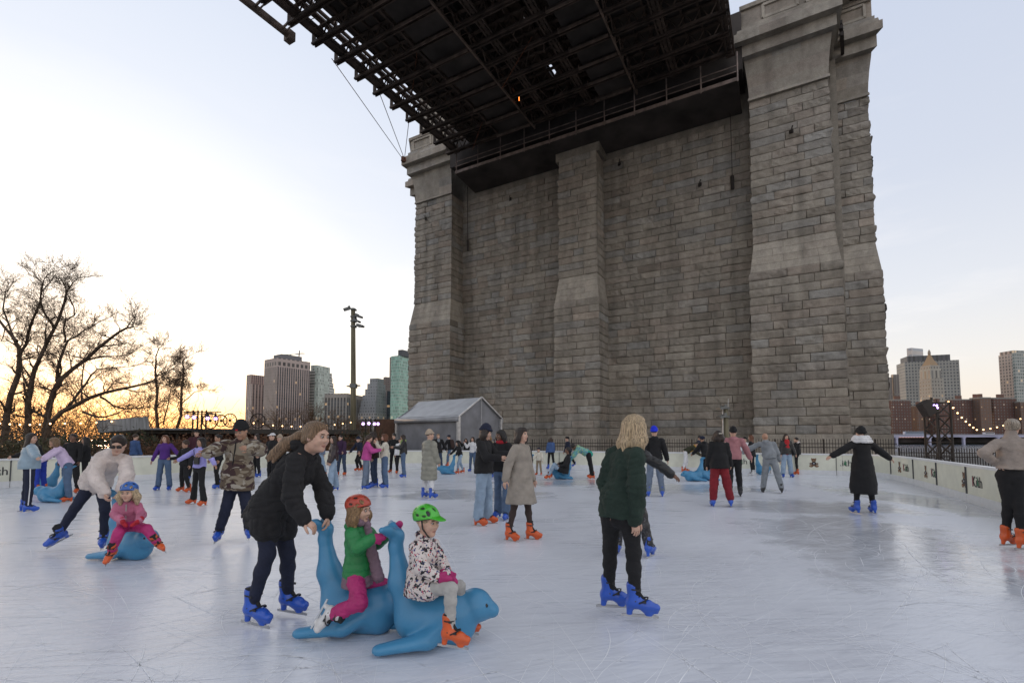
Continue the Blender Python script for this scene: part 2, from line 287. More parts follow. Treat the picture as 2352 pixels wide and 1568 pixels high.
def courses(z0, z1, n, rough, efn, closed=True, tintv=(0.92, 1.12), skip=None, only=None):
    Vs = []; Fs = []; Ts = []; nv = 0; h = (z1-z0)/n
    for ci in range(n):
        za, zb = z0+ci*h, z0+(ci+1)*h
        zl = np.array([0, .05, .22, .42, .62, .8, .95, 1.0]) if rough else np.array([0, .05, .95, 1.0])
        wz = np.array([0, .75, 1, 1, 1, 1, .75, 0]) if rough else np.array([0, 1, 1, 0])
        zz = za+(zb-za)*zl
        outs = [np.array(outline(efn(z))) for z in zz]
        m = len(OUT)
        for i in range(m if closed else m-1):
            j = (i+1) % m
            if (skip and i in skip) or (only and i not in only): continue
            Lw = np.linalg.norm(outs[0][j]-outs[0][i])
            # split into blocks
            cuts = [0.0]; s = 0
            while s < Lw-1e-6:
                l = random.choice([1.0, 1.35, 1.8, 2.2, 2.6])
                if s+l > Lw-.8: l = Lw-s
                s += l; cuts.append(s)
            if len(cuts) > 2 and ci % 2: # shift joints between courses
                cuts = [0.0]+[c-.45 for c in cuts[1:-1]]+[cuts[-1]]
            d0 = nrm(outs[0][j]-outs[0][i]); nrmv = np.array([d0[1], -d0[0]])
            p_i = outs[0][(i-1) % m]; di = nrm(outs[0][i]-p_i); ni = np.array([di[1], -di[0]])
            q_j = outs[0][(j+1) % m]; dj = nrm(q_j-outs[0][j]); nj = np.array([dj[1], -dj[0]])
            for a, bb in zip(cuts[:-1], cuts[1:]):
                l = bb-a
                if l < .05: continue
                kk = max(2, int(l/.24)) if rough else 1
                sl_ = np.concatenate([[a, a+.03], a+.03+(l-.06)*np.arange(1, kk)/kk, [bb-.03, bb]])
                ws = np.ones(len(sl_)); ws[0] = 0; ws[-1] = 0
                dirs = np.tile(nrmv, (len(sl_), 1)).astype(float)
                ca = a < 1e-6; cb = bb > Lw-1e-6
                if ca: dirs[0] = nrmv+ni; ws[0] = 1
                if cb: dirs[-1] = nrmv+nj; ws[-1] = 1
                W = wz[:, None]*ws[None, :]
                P = np.zeros((len(zz), len(sl_), 3))
                for r in range(len(zz)):
                    A_ = outs[r][i]; B_ = outs[r][j]; q = A_[None]+(B_-A_)[None]*(sl_/Lw)[:, None]
                    P[r, :, :2] = q; P[r, :, 2] = zz[r]
                amp = random.uniform(.05, .17) if rough else 0.0
                seed = random.randint(0, 50)
                nz = vnoise(P, 1.6, 3)*.6+vnoise(P, 4.0, 5)*.4
                off = np.where(W > 0, (.03+amp*(nz-.25)*2.0)*W if rough else .012*W, -.008)
                bul = .0
                P[:, :, 0] += dirs[None, :, 0]*off; P[:, :, 1] += dirs[None, :, 1]*off
                Pf = P.reshape(-1, 3)
                Wd = PR[None]+Pf[:, :1]*U[None]+Pf[:, 1:2]*Vv[None]; Wd[:, 2] = Pf[:, 2]
                nr, nc = P.shape[:2]
                idx = np.arange(nr*nc).reshape(nr, nc)+nv
                Fs += [tuple(x) for x in np.stack([idx[:-1, :-1], idx[:-1, 1:], idx[1:, 1:], idx[1:, :-1]], -1).reshape(-1, 4).tolist()]
                Vs.append(Wd); nv += nr*nc
                tv = random.uniform(*tintv)
                if rough and random.random() < .05: tv *= .80
                if rough and random.random() < .06: tv *= 1.16
                tt = np.zeros((nr*nc, 3)); tt[:, 0] = tv; tt[:, 1] = random.random() if rough else random.uniform(.1, .5)
                jr = (W.reshape(-1) <= 0); tt[jr, 0] *= .74
                Ts.append(tt)
    return np.vstack(Vs), Fs, np.vstack(Ts)
STONE = stone_mat('granite', .98); STONE_S = stone_mat('dressed_granite', 1.08)
tower = empty('bridge_tower', 'colossal rough granite bridge tower with three buttresses rising behind the rink', 'bridge tower', T(21, 9, 0))
def tpart(name, V, Fc, Tt, m):
    V = V-np.array(tower.location); return mesh_obj(name, V, Fc, m, tower, tint=Tt)
tpart('base_course', *courses(-.1, 1.9, 2, False, lambda z: .35), STONE_S)
tpart('lower_shaft', *courses(1.9, 14.9, 19, True, lambda z: e_of(min(z, 14.89))), STONE)
tpart('sloped_offset', *courses(14.9, 17.4, 4, False, e_of, tintv=(1.10, 1.22), only=(6, 7, 8)), STONE_S)
tpart('sloped_offset', *courses(14.9, 17.4, 4, False, e_of, tintv=(1.10, 1.22), only=(10, 11, 12, 13, 14, 15, 0, 1, 2, 3, 4)), STONE_S)
for q_ in (5, 9): tpart('recessed_wall', *courses(14.9, 17.4, 4, True, e_of, only=(q_,)), STONE)
tpart('upper_shaft', *courses(17.4, 29.6, 18, True, lambda z: e_of(max(z, 17.41))), STONE)
# capitals: profile (z, extra outward offset)
def cap_outline(e, lo, hi): return None
def capital(idx_a, idx_b, prof, name, m, close=True):
    # idx range of OUT points used as an open strip swept up a profile of (z, e)
    Vs = []; Fs = []; Ts = []; nv = 0
    for (za, ea), (zb, eb) in zip(prof[:-1], prof[1:]):
        A_ = outline(ea)[idx_a:idx_b]; B_ = outline(eb)[idx_a:idx_b]
        for i in range(len(A_)-1):
            Lw = np.linalg.norm(A_[i+1]-A_[i]); k = max(1, round(Lw/random.uniform(1.6, 2.3))) if abs(zb-za) > .3 else 1
            for q in range(k):
                t0, t1 = q/k, (q+1)/k; g = .0
                pts = [(*lerp(A_[i], A_[i+1], t0), za), (*lerp(A_[i], A_[i+1], t1), za), (*lerp(B_[i], B_[i+1], t1), zb), (*lerp(B_[i], B_[i+1], t0), zb)]
                Vs += [T(*p) for p in pts]; Fs.append((nv, nv+1, nv+2, nv+3)); nv += 4
                tv = random.uniform(.85, 1.15); tc_ = random.uniform(0, .9); Ts += [(tv, tc_, 0)]*4
    # top lid
    top = outline(prof[-1][1])[idx_a:idx_b]; Vs += [T(*p, prof[-1][0]) for p in top]; Fs.append(tuple(range(nv, nv+len(top)))); Ts += [(1, .3, 0)]*len(top)
    return tpart(name, np.array(Vs), Fs, np.array(Ts), m)
E0 = -.60
prof = [(29.6, E0), (29.6, E0+.28), (29.85, E0+.22), (29.9, E0+.12), (30.7, E0+.2), (31.6, E0+.34), (32.5, E0+.55), (32.9, E0+.62), (32.9, E0+1.15), (33.85, E0+1.15), (33.85, E0+1.75), (34.55, E0+1.75), (34.75, E0+1.45), (35.1, E0+1.35), (35.1, E0+1.05), (35.6, E0+1.05), (35.65, E0+.8), (37.1, E0+.8), (37.1, E0+1.0), (37.45, E0+1.0)]
capital(1, 6, prof, 'capital', STONE_S)      # right corner capital (side buttress, front and inner return)
capital(11, 15, prof, 'capital', STONE_S)
# shafts above the cornices and the parapet panels
mb = MB()
for ua, ub in ((-1.6, 5.0), (37.2, 42.3)):
    mb = MB(); Pq = [T(ua, 1.6, 37.4), T(ub, 1.6, 37.4), T(ub, 16, 37.4), T(ua, 16, 37.4)]; mb.prism(Pq, (0, 0, 16)); V_ = np.vstack(mb.v); tpart('upper_pier', V_, mb.f, np.tile([1.0, .3, 0], (len(V_), 1)), STONE_S)
mb = MB()
def panel_frame(u0, u1, v, z0, z1, side=0):
    mb = MB()
    for (a, bq) in (((u0, z0), (u1, z0)), ((u0, z1), (u1, z1)), ((u0, z0), (u0, z1)), ((u1, z0), (u1, z1))):
        mb.bar(T(a[0], v, a[1]), T(bq[0], v, bq[1]), .14, .22)
    V_ = np.vstack(mb.v); tpart('parapet_panel', V_, mb.f, np.tile([1.15, .3, 0], (len(V_), 1)), STONE_S)
ef = -(E0+.8)*1.0
for u0, u1 in ((-.0, 1.6), (2.2, 4.6), (36.9, 38.4), (39.0, 41.6)): panel_frame(u0, u1, -.27, 35.85, 36.95)
for u0, u1 in ((-2.6, -.9),): panel_frame(u0, u1, 3.75, 35.85, 36.95)
# iron brackets on the right capital, rods and anchors on the masonry
iron = mat('dark_iron', (0.035, 0.028, 0.025), .6, .3); rust = mat('rusty_iron', (0.16, 0.06, 0.03), .8, noise=.35, nscale=3)
mb = MB()
for k, dz in enumerate((33.1, 33.9, 34.5)): mb.bar(T(-.75, .9+.3*k, dz), T(-1.0, 3.3, dz), .25, .3)
mb.build('iron_bracket', iron, tower)
for u_, z_ in ((2.9, 26.0), (40.1, 27.4), (10.1, 24.6), (29.9, 28.2), (24.0, 30.0), (17.5, 28.7)):
    mb = MB(); vv = .35 if u_ in (2.9, 40.1) else 2.55
    mb.box(T(u_, vv, z_), .12, .3, .3, rz=.5); mb.bar(T(u_+.05, vv-.1, z_-.1), T(u_-.1, vv-.25, z_+.35), .07); mb.build('iron_hook', iron, tower)
for u_ in (7.4, 35.5):
    mb = MB(); mb.bar(T(u_, 2.3, 31), T(u_, 2.4, 24.6), .06); mb.box(T(u_, 2.4, 24.0), .22, .22, 1.2); mb.build('chain_hoist', iron, tower)
# ------------------------------------------------------------------ bridge deck
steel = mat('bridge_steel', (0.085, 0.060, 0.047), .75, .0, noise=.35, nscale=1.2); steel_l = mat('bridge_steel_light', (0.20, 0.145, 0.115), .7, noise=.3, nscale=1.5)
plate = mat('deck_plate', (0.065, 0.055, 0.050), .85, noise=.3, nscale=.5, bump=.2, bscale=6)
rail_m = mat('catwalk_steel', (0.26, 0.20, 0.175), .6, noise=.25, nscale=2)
deck = empty('bridge_deck', 'dark rusty steel underside of the bridge roadway crossing overhead to the tower', 'bridge deck', T(21, -20, 32))
Z0 = 32.7; GR = .02
def D_(u, v, z): return T(u, v, z+GR*v)
V0, V1 = -1.3, -62.0
vb = [V0-.6-2.15*k for k in range(28)]
ULO, UHI = 6.9, 34.4
for k, v in enumerate(vb):
    mb = MB()
    for dv_ in (-.17, .17): mb.bar(D_(ULO, v+dv_, Z0), D_(UHI+1.0, v+dv_, Z0), .10, .16)
    mb.bar(D_(ULO, v, Z0+.10), D_(UHI+.9, v, Z0+.10), .44, .04)
    mb.bar(D_(ULO, v, Z0+1.15), D_(UHI+.3, v, Z0+1.15), .26, .12)
    nseg = 24; du = (UHI-ULO)/nseg
    for q in range(nseg):
        a, b2 = ULO+q*du, ULO+(q+1)*du
        mb.bar(D_(a, v, Z0+.1), D_((a+b2)/2, v, Z0+1.1), .11, .05); mb.bar(D_((a+b2)/2, v, Z0+1.1), D_(b2, v, Z0+.1), .11, .05)
    mb.bar(D_(UHI+.95, v, Z0), D_(UHI+.95, v, Z0+.95), .2, .25)
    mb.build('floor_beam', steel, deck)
# soffit plates with stringers
mb = MB()
for ua, ub in ((ULO, 18.5), (24.7, 33.3)):
    mb.prism([D_(ua, -.62, Z0+1.35), D_(ub, -.62, Z0+1.35), D_(ub, V1, Z0+1.35), D_(ua, V1, Z0+1.35)], (0, 0, .2))
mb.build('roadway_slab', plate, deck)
for u_ in (18.42, 24.78):
    mb = MB(); mb.prism([D_(u_, -.62, Z0+1.56), D_(u_, V1, Z0+1.56), D_(u_, V1, Z0+3.3), D_(u_, -.62, Z0+3.3)], U*.05); mb.build('web_plate', plate, deck)
mb = MB(); mb.prism([D_(18.3, -.62, Z0+2.9), D_(24.9, -.62, Z0+2.9), D_(24.9, -3, Z0+2.9), D_(18.3, -3, Z0+2.9)], (0, 0, .05)); mb.build('end_plate', plate, deck)
mb = MB()
for u_ in (7.6, 8.8, 10.0, 11.2, 12.4, 13.6, 29.3, 30.4, 31.5, 32.6): mb.bar(D_(u_, V0, Z0+1.25), D_(u_, V1, Z0+1.25), .16, .24)
for u_ in (18.8, 19.9, 21.0, 22.1, 23.2, 24.3): mb.bar(D_(u_, V0, Z0+2.6), D_(u_, V1, Z0+2.6), .3, .35)
for v in np.arange(V0, V1, -.72):
    mb.bar(D_(18.3, v, Z0+3.0), D_(21.6-(.5 if random.random() < .25 and v > -24 and v < -8 else 0), v, Z0+3.0), .74, .1); mb.bar(D_(21.5+(.4 if random.random() < .12 else 0), v, Z0+3.05), D_(24.9, v, Z0+3.05), .74, .1)
mb.build('stringer', steel, deck)
# smooth protective panels hung between the beams
for k, v in enumerate(vb[:-1]):
    for ua, ub in ((25.0, 28.6), (14.9, 18.0)):
        sh = .0 if (k*7) % 5 else -.12
        mb = MB(); mb.box(D_((ua+ub)/2, v-1.05, Z0+.32+sh), ub-ua-.06, 1.72, .04, (U, Vv, np.array([0, 0, 1.])))
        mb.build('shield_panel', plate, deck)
        mb = MB(); mb.bar(D_(ua+.1, v-.2, Z0-.06+sh), D_(ub+.25, v-.2, Z0-.06+sh), .06, .22); mb.bar(D_(ub+.25, v-.2, Z0-.06+sh), D_(ub+.25, v-.2, Z0+.3), .08, .06); mb.build('panel_hanger', steel_l, deck)
def ltruss(u, z0, z1, step=2.15, wide=.22, mt=steel, name='stiffening_truss', lace=False, ladd=True):
    mb = MB(); mb.bar(D_(u, V0, z0), D_(u, V1, z0), wide, .16)
    if z1 > z0:
        mb.bar(D_(u, V0, z1), D_(u, V1, z1), wide, .16)
        for k in range(int((V0-V1)/step)):
            va = V0-k*step; mb.bar(D_(u, va, z0), D_(u, va, z1), .12, .12)
            mb.bar(D_(u, va, z0), D_(u, va-step/2, z1), .09, .05); mb.bar(D_(u, va-step/2, z1), D_(u, va-step, z0), .09, .05)
    if lace:
        for dd in (-.28, .28): mb.bar(D_(u+dd, V0, z0-.02), D_(u+dd, V1, z0-.02), .12, .2)
        for k in range(int((V0-V1)/.7)): mb.bar(D_(u-.28, V0-k*.7, z0-.03), D_(u+.28, V0-k*.7, z0-.03), .22, .05)
    mb.build(name, mt, deck)
ltruss(UHI, Z0+.25, Z0+1.5, lace=True, wide=.5); ltruss(UHI-.75, Z0+1.3, Z0+3.4, wide=.25, mt=steel_l)
ltruss(UHI+.2, Z0+.9, Z0+.9, wide=.22, name='edge_girder')
ltruss(24.9, Z0-.15, Z0+1.0, step=2.15, wide=.14, mt=steel_l); ltruss(14.7, Z0-.35, Z0+.9, step=2.15, wide=.12, mt=steel_l)
ltruss(23.0, Z0+.2, Z0+2.2, lace=True); ltruss(19.0, Z0+.2, Z0+2.2, lace=True); ltruss(11.4, Z0+.15, Z0+1.2, lace=True); ltruss(ULO+.1, Z0+.15, Z0+3.0, lace=True); ltruss(28.9, Z0+.3, Z0+1.2)
for q in range(95):   # bracing in the open middle bay
    mb = MB()
    u_ = random.uniform(18.8, 24.2); v = random.uniform(V0-1, -30); z_ = Z0+random.uniform(.3, 1.6)
    mb.bar(D_(u_, v, z_), D_(u_+random.uniform(-.9, .9), v+random.uniform(-.8, .8), z_+random.uniform(.4, 1.3)), .08, .05); mb.build('brace', steel_l, deck)
# inspection gantry rail at the near left edge
mb = MB(); a = gp(560, -15, Z0+.2); b2 = D_(36.2, -20.6, Z0+.0)
mb.bar(D_(36.2, -40, Z0-.1), b2, .34, .42); mb.box(b2+np.array([0, 0, -.1]), .7, .5, .7, (U, Vv, np.array([0, 0, 1.])))
for v in np.arange(-21.3, -40, -2.15): mb.bar(D_(36.2, v, Z0), D_(34.6, v, Z0+.3), .12, .14); mb.bar(D_(36.2, v+.3, Z0), D_(34.6, v+.3, Z0+.3), .08, .1)
mb.build('inspection_rail', steel_l, deck)
# catwalk along the tower face
ca = MB(); CW = -1.2
for ua, ub in ((6.6, 17.8), (21.5, 34.7)): pass
ca.prism([T(6.5, CW, 30.55), T(34.7, CW, 30.55), T(34.7, 2.7, 30.2), T(6.5, 2.7, 30.2)], (0, 0, .12))
cw = ca.build('catwalk_floor', plate, deck)
mb = MB(); mb.bar(T(6.5, CW-.05, 30.72), T(34.7, CW-.05, 30.72), .06, .30); mb.build('toe_board', rail_m, deck)
mb = MB()
for z_ in (31.35, 31.85): mb.bar(T(6.5, CW-.06, z_), T(34.7, CW-.06, z_), .06, .07)
for u_ in np.arange(6.55, 34.8, 2.8): mb.bar(T(u_, CW-.05, 30.5), T(u_, CW-.05, 33.0), .1, .1)
mb.build('catwalk_railing', rail_m, deck)
mb = MB(); mb.prism([T(6.2, -.6, 31.9), T(35.9, -.6, 31.9), T(35.9, 2.6, 31.9), T(6.2, 2.6, 31.9)], (0, 0, 5)); mb.build('end_bulkhead', plate, deck)
# stay rods
cable = mat('steel_cable', (.05, .045, .045), .5, .4)
sheave = T(42.3, -1.1, 34.2)
for lab, (x, y), u_, g in (('thin taut cable running up from the left tower capital, outermost of three', (762, 135), 35.2, 0), ('thin taut cable from the left capital, middle of three', (838, 125), 34.9, 0), ('nearly vertical rusty tie rod hanging at the left capital', (958, 118), 34.0, 0)):
    d = ray(x, y); n_v = Z0+.3
    tt = (n_v-HC)/d[2]; p = CAM+d*tt
    mb = MB(); q = sheave+np.array([random.uniform(-.2, .2), 0, random.uniform(-.3, .3)]); mb.tube([p, q], .035, 5)
    r_ = empty('stay_cable', lab, 'cable', q); mb.build('cable_strand', cable if 'rusty' not in lab else rust, r_)
    c = MB(); c.tube([q+np.array([0, -.12, .25]), q+np.array([0, -.12, -.25])], [.2, .24], 10); c.build('anchor_shackle', rust, r_)
for (x0, y0, x1, y1) in ((1108, 280, 1085, 345), (1222, 85, 1152, 205)):
    p = at(x0, y0, 40); p = CAM+ray(x0, y0)*((Z0-.1-HC)/ray(x0, y0)[2]); q = CAM+ray(x1, y1)*((Z0-1.6-HC)/ray(x1, y1)[2])
    mb = MB(); mb.tube([p, q], .035, 5); mb.build('hanger_rod', rust, deck)
wl = MB(); p = CAM+ray(1192, 222)*((Z0-HC)/ray(1192, 222)[2]); wl.bar(p, p+U*.12+np.array([0, 0, -.2])+Vv*.25, .06); wl.build('work_lamp', mat('lamp_orange', (1, .3, .05), emit=(1, .25, .04), estr=2.5), deck)
# =================================================================== rink surroundings
# central body of the tower behind the recessed walls, up to the deck
mb = MB(); mb.prism([T(-.5, 3.3, 1), T(42.5, 3.3, 1), T(42.5, 16, 1), T(-.5, 16, 1)], (0, 0, 36.3))
V_ = np.vstack(mb.v); tpart('core', V_, mb.f, np.tile([.8, .3, 0], (len(V_), 1)), STONE_S)
mb = MB(); mb.prism([T(6, 2.75, 29.5), T(36.3, 2.75, 29.5), T(36.3, 3.4, 29.5), T(6, 3.4, 29.5)], (0, 0, 6))
mb.prism([T(18.9, .6, 29.5), T(23.5, .6, 29.5), T(23.5, 2.8, 29.5), T(18.9, 2.8, 29.5)], (0, 0, 3))
V_ = np.vstack(mb.v); tpart('wall_head', V_, mb.f, np.tile([.7, .3, 0], (len(V_), 1)), STONE_S)
# ------------------------------------------------------------------ barrier
white = mat('white_plastic', (.72, .73, .74), .4, noise=.04, bump=.05, bscale=30)
cream = mat('cream_banner', (.72, .72, .60), .5, noise=.05, nscale=3)
joint = mat('joint_metal', (.12, .12, .13), .5, .6)
seg = [0.0]
for a, b_ in zip(BS[:-1], BS[1:]): seg.append(seg[-1]+np.linalg.norm(b_-a))
seg = np.array(seg); BSa = np.array(BS)
def along(s):
    s = min(max(s, 0), seg[-1]-1e-6); i = int(np.searchsorted(seg, s, 'right')-1); t = (s-seg[i])/(seg[i+1]-seg[i]); p = BSa[i]*(1-t)+BSa[i+1]*t
    d = nrm(BSa[i+1]-BSa[i]); return np.array([*p, 0]), np.array([*d, 0]), np.array([-d[1], d[0], 0])   # n points outwards
def bhit(x):   # arc length where the column x meets the barrier
    best = None
    for i in range(len(BS)-1):
        for t in (0,):
            pass
        fa = BSa[i][0]*F-(x-CX)*BSa[i][1]; fb = BSa[i+1][0]*F-(x-CX)*BSa[i+1][1]
        if fa*fb <= 0 and BSa[i][1] > 1: best = seg[i]+(seg[i+1]-seg[i])*fa/(fa-fb+1e-12)
    return best
barr = empty('rink_barrier', 'long low white and cream dasher board running round the ice rink', 'rink barrier', (0, 24, 0))
ns = int(seg[-1]/2.4); PW = seg[-1]/ns
def strip(mb, s0, s1, z0, z1, off0, off1):
    st = [s0]+[s for s in seg if s0+.05 < s < s1-.05]+[s1]
    for a, b_ in zip(st[:-1], st[1:]):
        pa, _, na = along(a+.001); pb, _, nb = along(b_-.001)
        mb.prism([pa+na*off0+np.array([0, 0, z0]), pb+nb*off0+np.array([0, 0, z0]), pb+nb*off1+np.array([0, 0, z0]), pa+na*off1+np.array([0, 0, z0])], (0, 0, z1-z0))
for k in range(ns):
    s0, s1 = k*PW+.01, (k+1)*PW-.01
    mb = MB(); strip(mb, s0, s1, .20, .84, .02, .09); mb.build('board_panel', cream, barr)
    mb = MB(); strip(mb, s0, s1, .0, .20, .0, .10); mb.build('kick_plate', white, barr)
    mb = MB(); strip(mb, s0-.008, s1+.008, .84, .90, -.02, .14); mb.build('cap_rail', white, barr)
    p, d, n = along(s0-.01); mb = MB(); mb.box(p+n*.05+np.array([0, 0, .52]), (.010 if p[0] > 8 else .018), .13, .64, (d, n, np.array([0, 0, 1.]))); mb.build('joint_post', joint, barr)
# emblems and lettering on the boards
def text_mesh(s, size, name, m, parent, org, xd, zd, extrude=.002, mi=None):
    c = bpy.data.curves.new('t', 'FONT'); c.body = s; c.size = size; c.extrude = extrude; c.align_x = 'CENTER'; c.resolution_u = 2
    t = bpy.data.objects.new('t', c); COL.objects.link(t); bpy.context.view_layer.update()
    me = bpy.data.meshes.new_from_object(t.evaluated_get(bpy.context.evaluated_depsgraph_get())); bpy.data.objects.remove(t)
    v = np.zeros(len(me.vertices)*3); me.vertices.foreach_get('co', v); v = v.reshape(-1, 3); fs = [tuple(p.vertices) for p in me.polygons]; bpy.data.meshes.remove(me)
    yd = np.cross(zd, xd); W_ = np.asarray(org)[None]+v[:, :1]*xd[None]+v[:, 1:2]*zd[None]+v[:, 2:3]*yd[None]
    if parent is not None:
        M = np.array(parent_matrix(parent).inverted()); W_ = W_@M[:3, :3].T+M[:3, 3]
    return mesh_obj(name, W_, fs, m, parent)
blk = mat('print_black', (.02, .02, .025), .5); grn = mat('print_green', (.03, .16, .07), .5); brn = mat('print_brown', (.17, .085, .04), .6, noise=.2, nscale=30); tan = mat('print_tan', (.36, .22, .12), .6); redp = mat('print_red', (.3, .03, .05), .5)
def disc(mb, c, rx, rz, xd, zd, n, th=.003, m=0, k=14): mb.prism([c+xd*rx*math.cos(2*math.pi*i/k)+zd*rz*math.sin(2*math.pi*i/k) for i in range(k)], n*th, m)
Zd = np.array([0, 0, 1.])
def bear(s):
    p, d, n = along(s); xd = d; c = p+n*.016+Zd*.50; mb = MB(); nn_ = -n
    for (x, z, rx, rz, m) in ((0, .115, .085, .075, 0), (-.07, .175, .03, .03, 0), (.07, .175, .03, .03, 0), (0, -.035, .095, .10, 0), (-.12, -.03, .045, .035, 0), (.12, -.03, .045, .035, 0), (-.10, -.13, .075, .05, 0), (.10, -.13, .075, .05, 0)):
        disc(mb, c+xd*x+Zd*z, rx, rz, xd, Zd, nn_*1.0, .003, m)
    for (x, z, rx, rz, m) in ((0, .095, .035, .028, 1), (-.07, .175, .015, .015, 1), (.07, .175, .015, .015, 1), (-.12, -.13, .035, .03, 1), (.12, -.13, .035, .03, 1), (0, -.02, .085, .07, 2), (-.03, .13, .01, .01, 2), (.03, .13, .01, .01, 2), (0, .105, .012, .009, 2)):
        disc(mb, c+xd*x+Zd*z, rx, rz, xd, Zd, nn_, .005, m)
    mb.box(c-Zd*.02+nn_*.006, .04, .003, .03, (xd, n, Zd), 3)
    mb.build('bear_emblem', [brn, tan, blk, white], barr)
def kith(s):
    p, d, n = along(s); xd = d; c = p+n*.012
    text_mesh('Kith', .36, 'sponsor_lettering', blk, barr, c+Zd*.40, xd, Zd)
    mb = MB(); mb.prism([c-n*.004+Zd*.44+xd*(.0), c-n*.004+Zd*.44+xd*.11, c-n*.004+Zd*.66+xd*.055], -n*.002, 0); mb.box(c-n*.005+Zd*.52-xd*.23, .05, .003, .2, (xd, n, Zd), 1)
    mb.build('lettering_ornament', [grn, redp], barr)
for x in (2060, 2119, 2205, 1866): bear(bhit(x))
for x in (2074.5, 2138, 2234.5, 1934, 1000, 1697, -2): 
    h_ = bhit(x); 
    if h_: kith(h_)
# ------------------------------------------------------------------ iron fences
def fence(name, pts, h, label, sp=.14, post=2.4, m=iron, thick=.022, base=0.0):
    f = empty(name, label, 'fence', (*pts[0][:2], 0))
    for a, b_ in zip(pts[:-1], pts[1:]):
        a = np.array([*a[:2], base]); b_ = np.array([*b_[:2], base]); Lw = np.linalg.norm(b_-a); d = (b_-a)/Lw; n_ = max(1, round(Lw/post))
        for k in range(n_):
            mb = MB(); p0 = a+d*Lw*k/n_; p1 = a+d*Lw*(k+1)/n_
            for z_ in (.12, h-.22, h-.42): mb.bar(p0+Zd*z_, p1+Zd*z_, .03, .04)
            q = int(Lw/n_/sp)
            for i in range(1, q+1):
                c = p0+(p1-p0)*i/(q+1); mb.box(c+Zd*h/2, thick, thick, h-.06, (d, np.cross(Zd, d), Zd)); mb.add([c+Zd*(h+.05), c+Zd*(h-.04)+d*.02, c+Zd*(h-.04)-d*.02+np.cross(Zd, d)*.015, c+Zd*(h-.04)-d*.02-np.cross(Zd, d)*.015], [(0, 1, 2), (0, 2, 3), (0, 3, 1), (1, 3, 2)])
            mb.build('picket_panel', m, f)
            pm = MB(); pm.box(p0+Zd*h/2, .06, .06, h+.04); pm.build('fence_post', m, f)
    return f
fence('iron_fence', [at(1135, 1009, 29.5), at(1500, 1009, 28), at(1780, 1009, 26), at(2010, 1009, 24.5), at(2060, 1009, 23.6)], 1.5, 'black spiked iron fence standing between rink and tower base')
fence('waterfront_railing', [at(2064, 1009, 24.5), at(2440, 1009, 23)], 1.05, 'black metal railing at the river edge beyond right barrier', sp=.11, thick=.03)
fence('iron_fence', [at(832, 1009, 33), at(918, 1009, 32.5)], 1.4, 'short stretch of green iron fence left of the grey tent')
# ------------------------------------------------------------------ tent
tf = mat('tent_fabric', (.30, .31, .33), .38, noise=.10, nscale=1.5, bump=.25, bscale=2.0, coat=.2); tfw = mat('tent_wall_fabric', (.21, .215, .235), .55, noise=.15, nscale=1.2, bump=.3, bscale=2.0); alu = mat('aluminium', (.55, .56, .58), .35, .6)
tc0 = np.array([*at(1053, 1009, 28.6)[:2], 0]); tl = nrm(at(911, 1009, 32.2)[:2]-tc0[:2]); tl = np.array([*tl, 0]); tg = np.array([-tl[1], tl[0], 0]); tg = -tg if tg[1] < 0 else tg
LT = np.linalg.norm(at(911, 1009, 32.2)[:2]-tc0[:2]); WT = 3.9; EH = 2.85; PH = 4.15
tent = empty('event_tent', 'grey fabric frame tent with pitched roof in front of the stone tower', 'tent', tc0)
def TT(a, g, z): return tc0+tl*a+tg*g+Zd*z
mb = MB()
for (a0, g0, a1, g1) in ((0.06, .06, LT-.06, .06), (0.06, .06, .06, WT-.06), (LT-.06, .06, LT-.06, WT-.06), (.06, WT-.06, LT-.06, WT-.06)):
    # softly rippled wall
    k = 30; V_ = []; Fc = []
    dd = nrm(TT(a1, g1, 0)-TT(a0, g0, 0)); nq = np.cross(dd, Zd)
    for i in range(k+1):
        for z_ in (0, .8, 1.6, 2.4, 2.95):
            p = lerp(TT(a0, g0, z_), TT(a1, g1, z_), i/k); V_.append(p+nq*.05*math.sin(i*.9+z_*1.3)*(1-z_/3.2)*.8)
    for i in range(k):
        for j in range(4): Fc.append((i*5+j, (i+1)*5+j, (i+1)*5+j+1, i*5+j+1))
    mb.add(V_, Fc)
mb.add([TT(.05, 0.05, 2.95), TT(.05, WT-.05, 2.95), TT(.05, WT/2, PH-.05)], [(0, 1, 2)]); mb.add([TT(LT-.05, 0.05, 2.95), TT(LT-.05, WT-.05, 2.95), TT(LT-.05, WT/2, PH-.05)], [(0, 2, 1)])
mb.build('side_wall', tfw, tent, smooth=False)
mb = MB()
for g0 in (0, WT):
    k = 16; V_ = []; Fc = []; go = -.12 if g0 == 0 else WT+.12
    for i in range(k+1):
        for j in range(7):
            t = j/6; sag = .10*math.sin(math.pi*t)*(1+.3*math.sin(i*2.1)); V_.append(TT(-.1+(LT+.2)*i/k, go+(WT/2-go)*t, EH-.02+(PH-EH)*t-sag*.6))
    for i in range(k):
        for j in range(6): Fc.append((i*7+j, (i+1)*7+j, (i+1)*7+j+1, i*7+j+1))
    mb.add(V_, Fc)
    mb.bar(TT(-.1, go, EH-.14), TT(LT+.1, go, EH-.14), .05, .28)
mb.build('roof', tf, tent, smooth=True)
for (a, g) in ((0, 0), (0, WT), (LT, 0), (LT, WT)):
    mb = MB(); mb.box(TT(a, g, EH/2), .17, .17, EH, (tl, tg, Zd)); mb.build('corner_post', alu, tent)
for a in (-.08,):
    mb = MB(); mb.bar(TT(a, -.1, EH), TT(a, WT/2, PH), .08, .08); mb.bar(TT(a, WT+.1, EH), TT(a, WT/2, PH), .08, .08); mb.bar(TT(a, WT/2, 1.9), TT(a, WT/2, PH), .015, .015); mb.build('gable_frame', alu, tent)
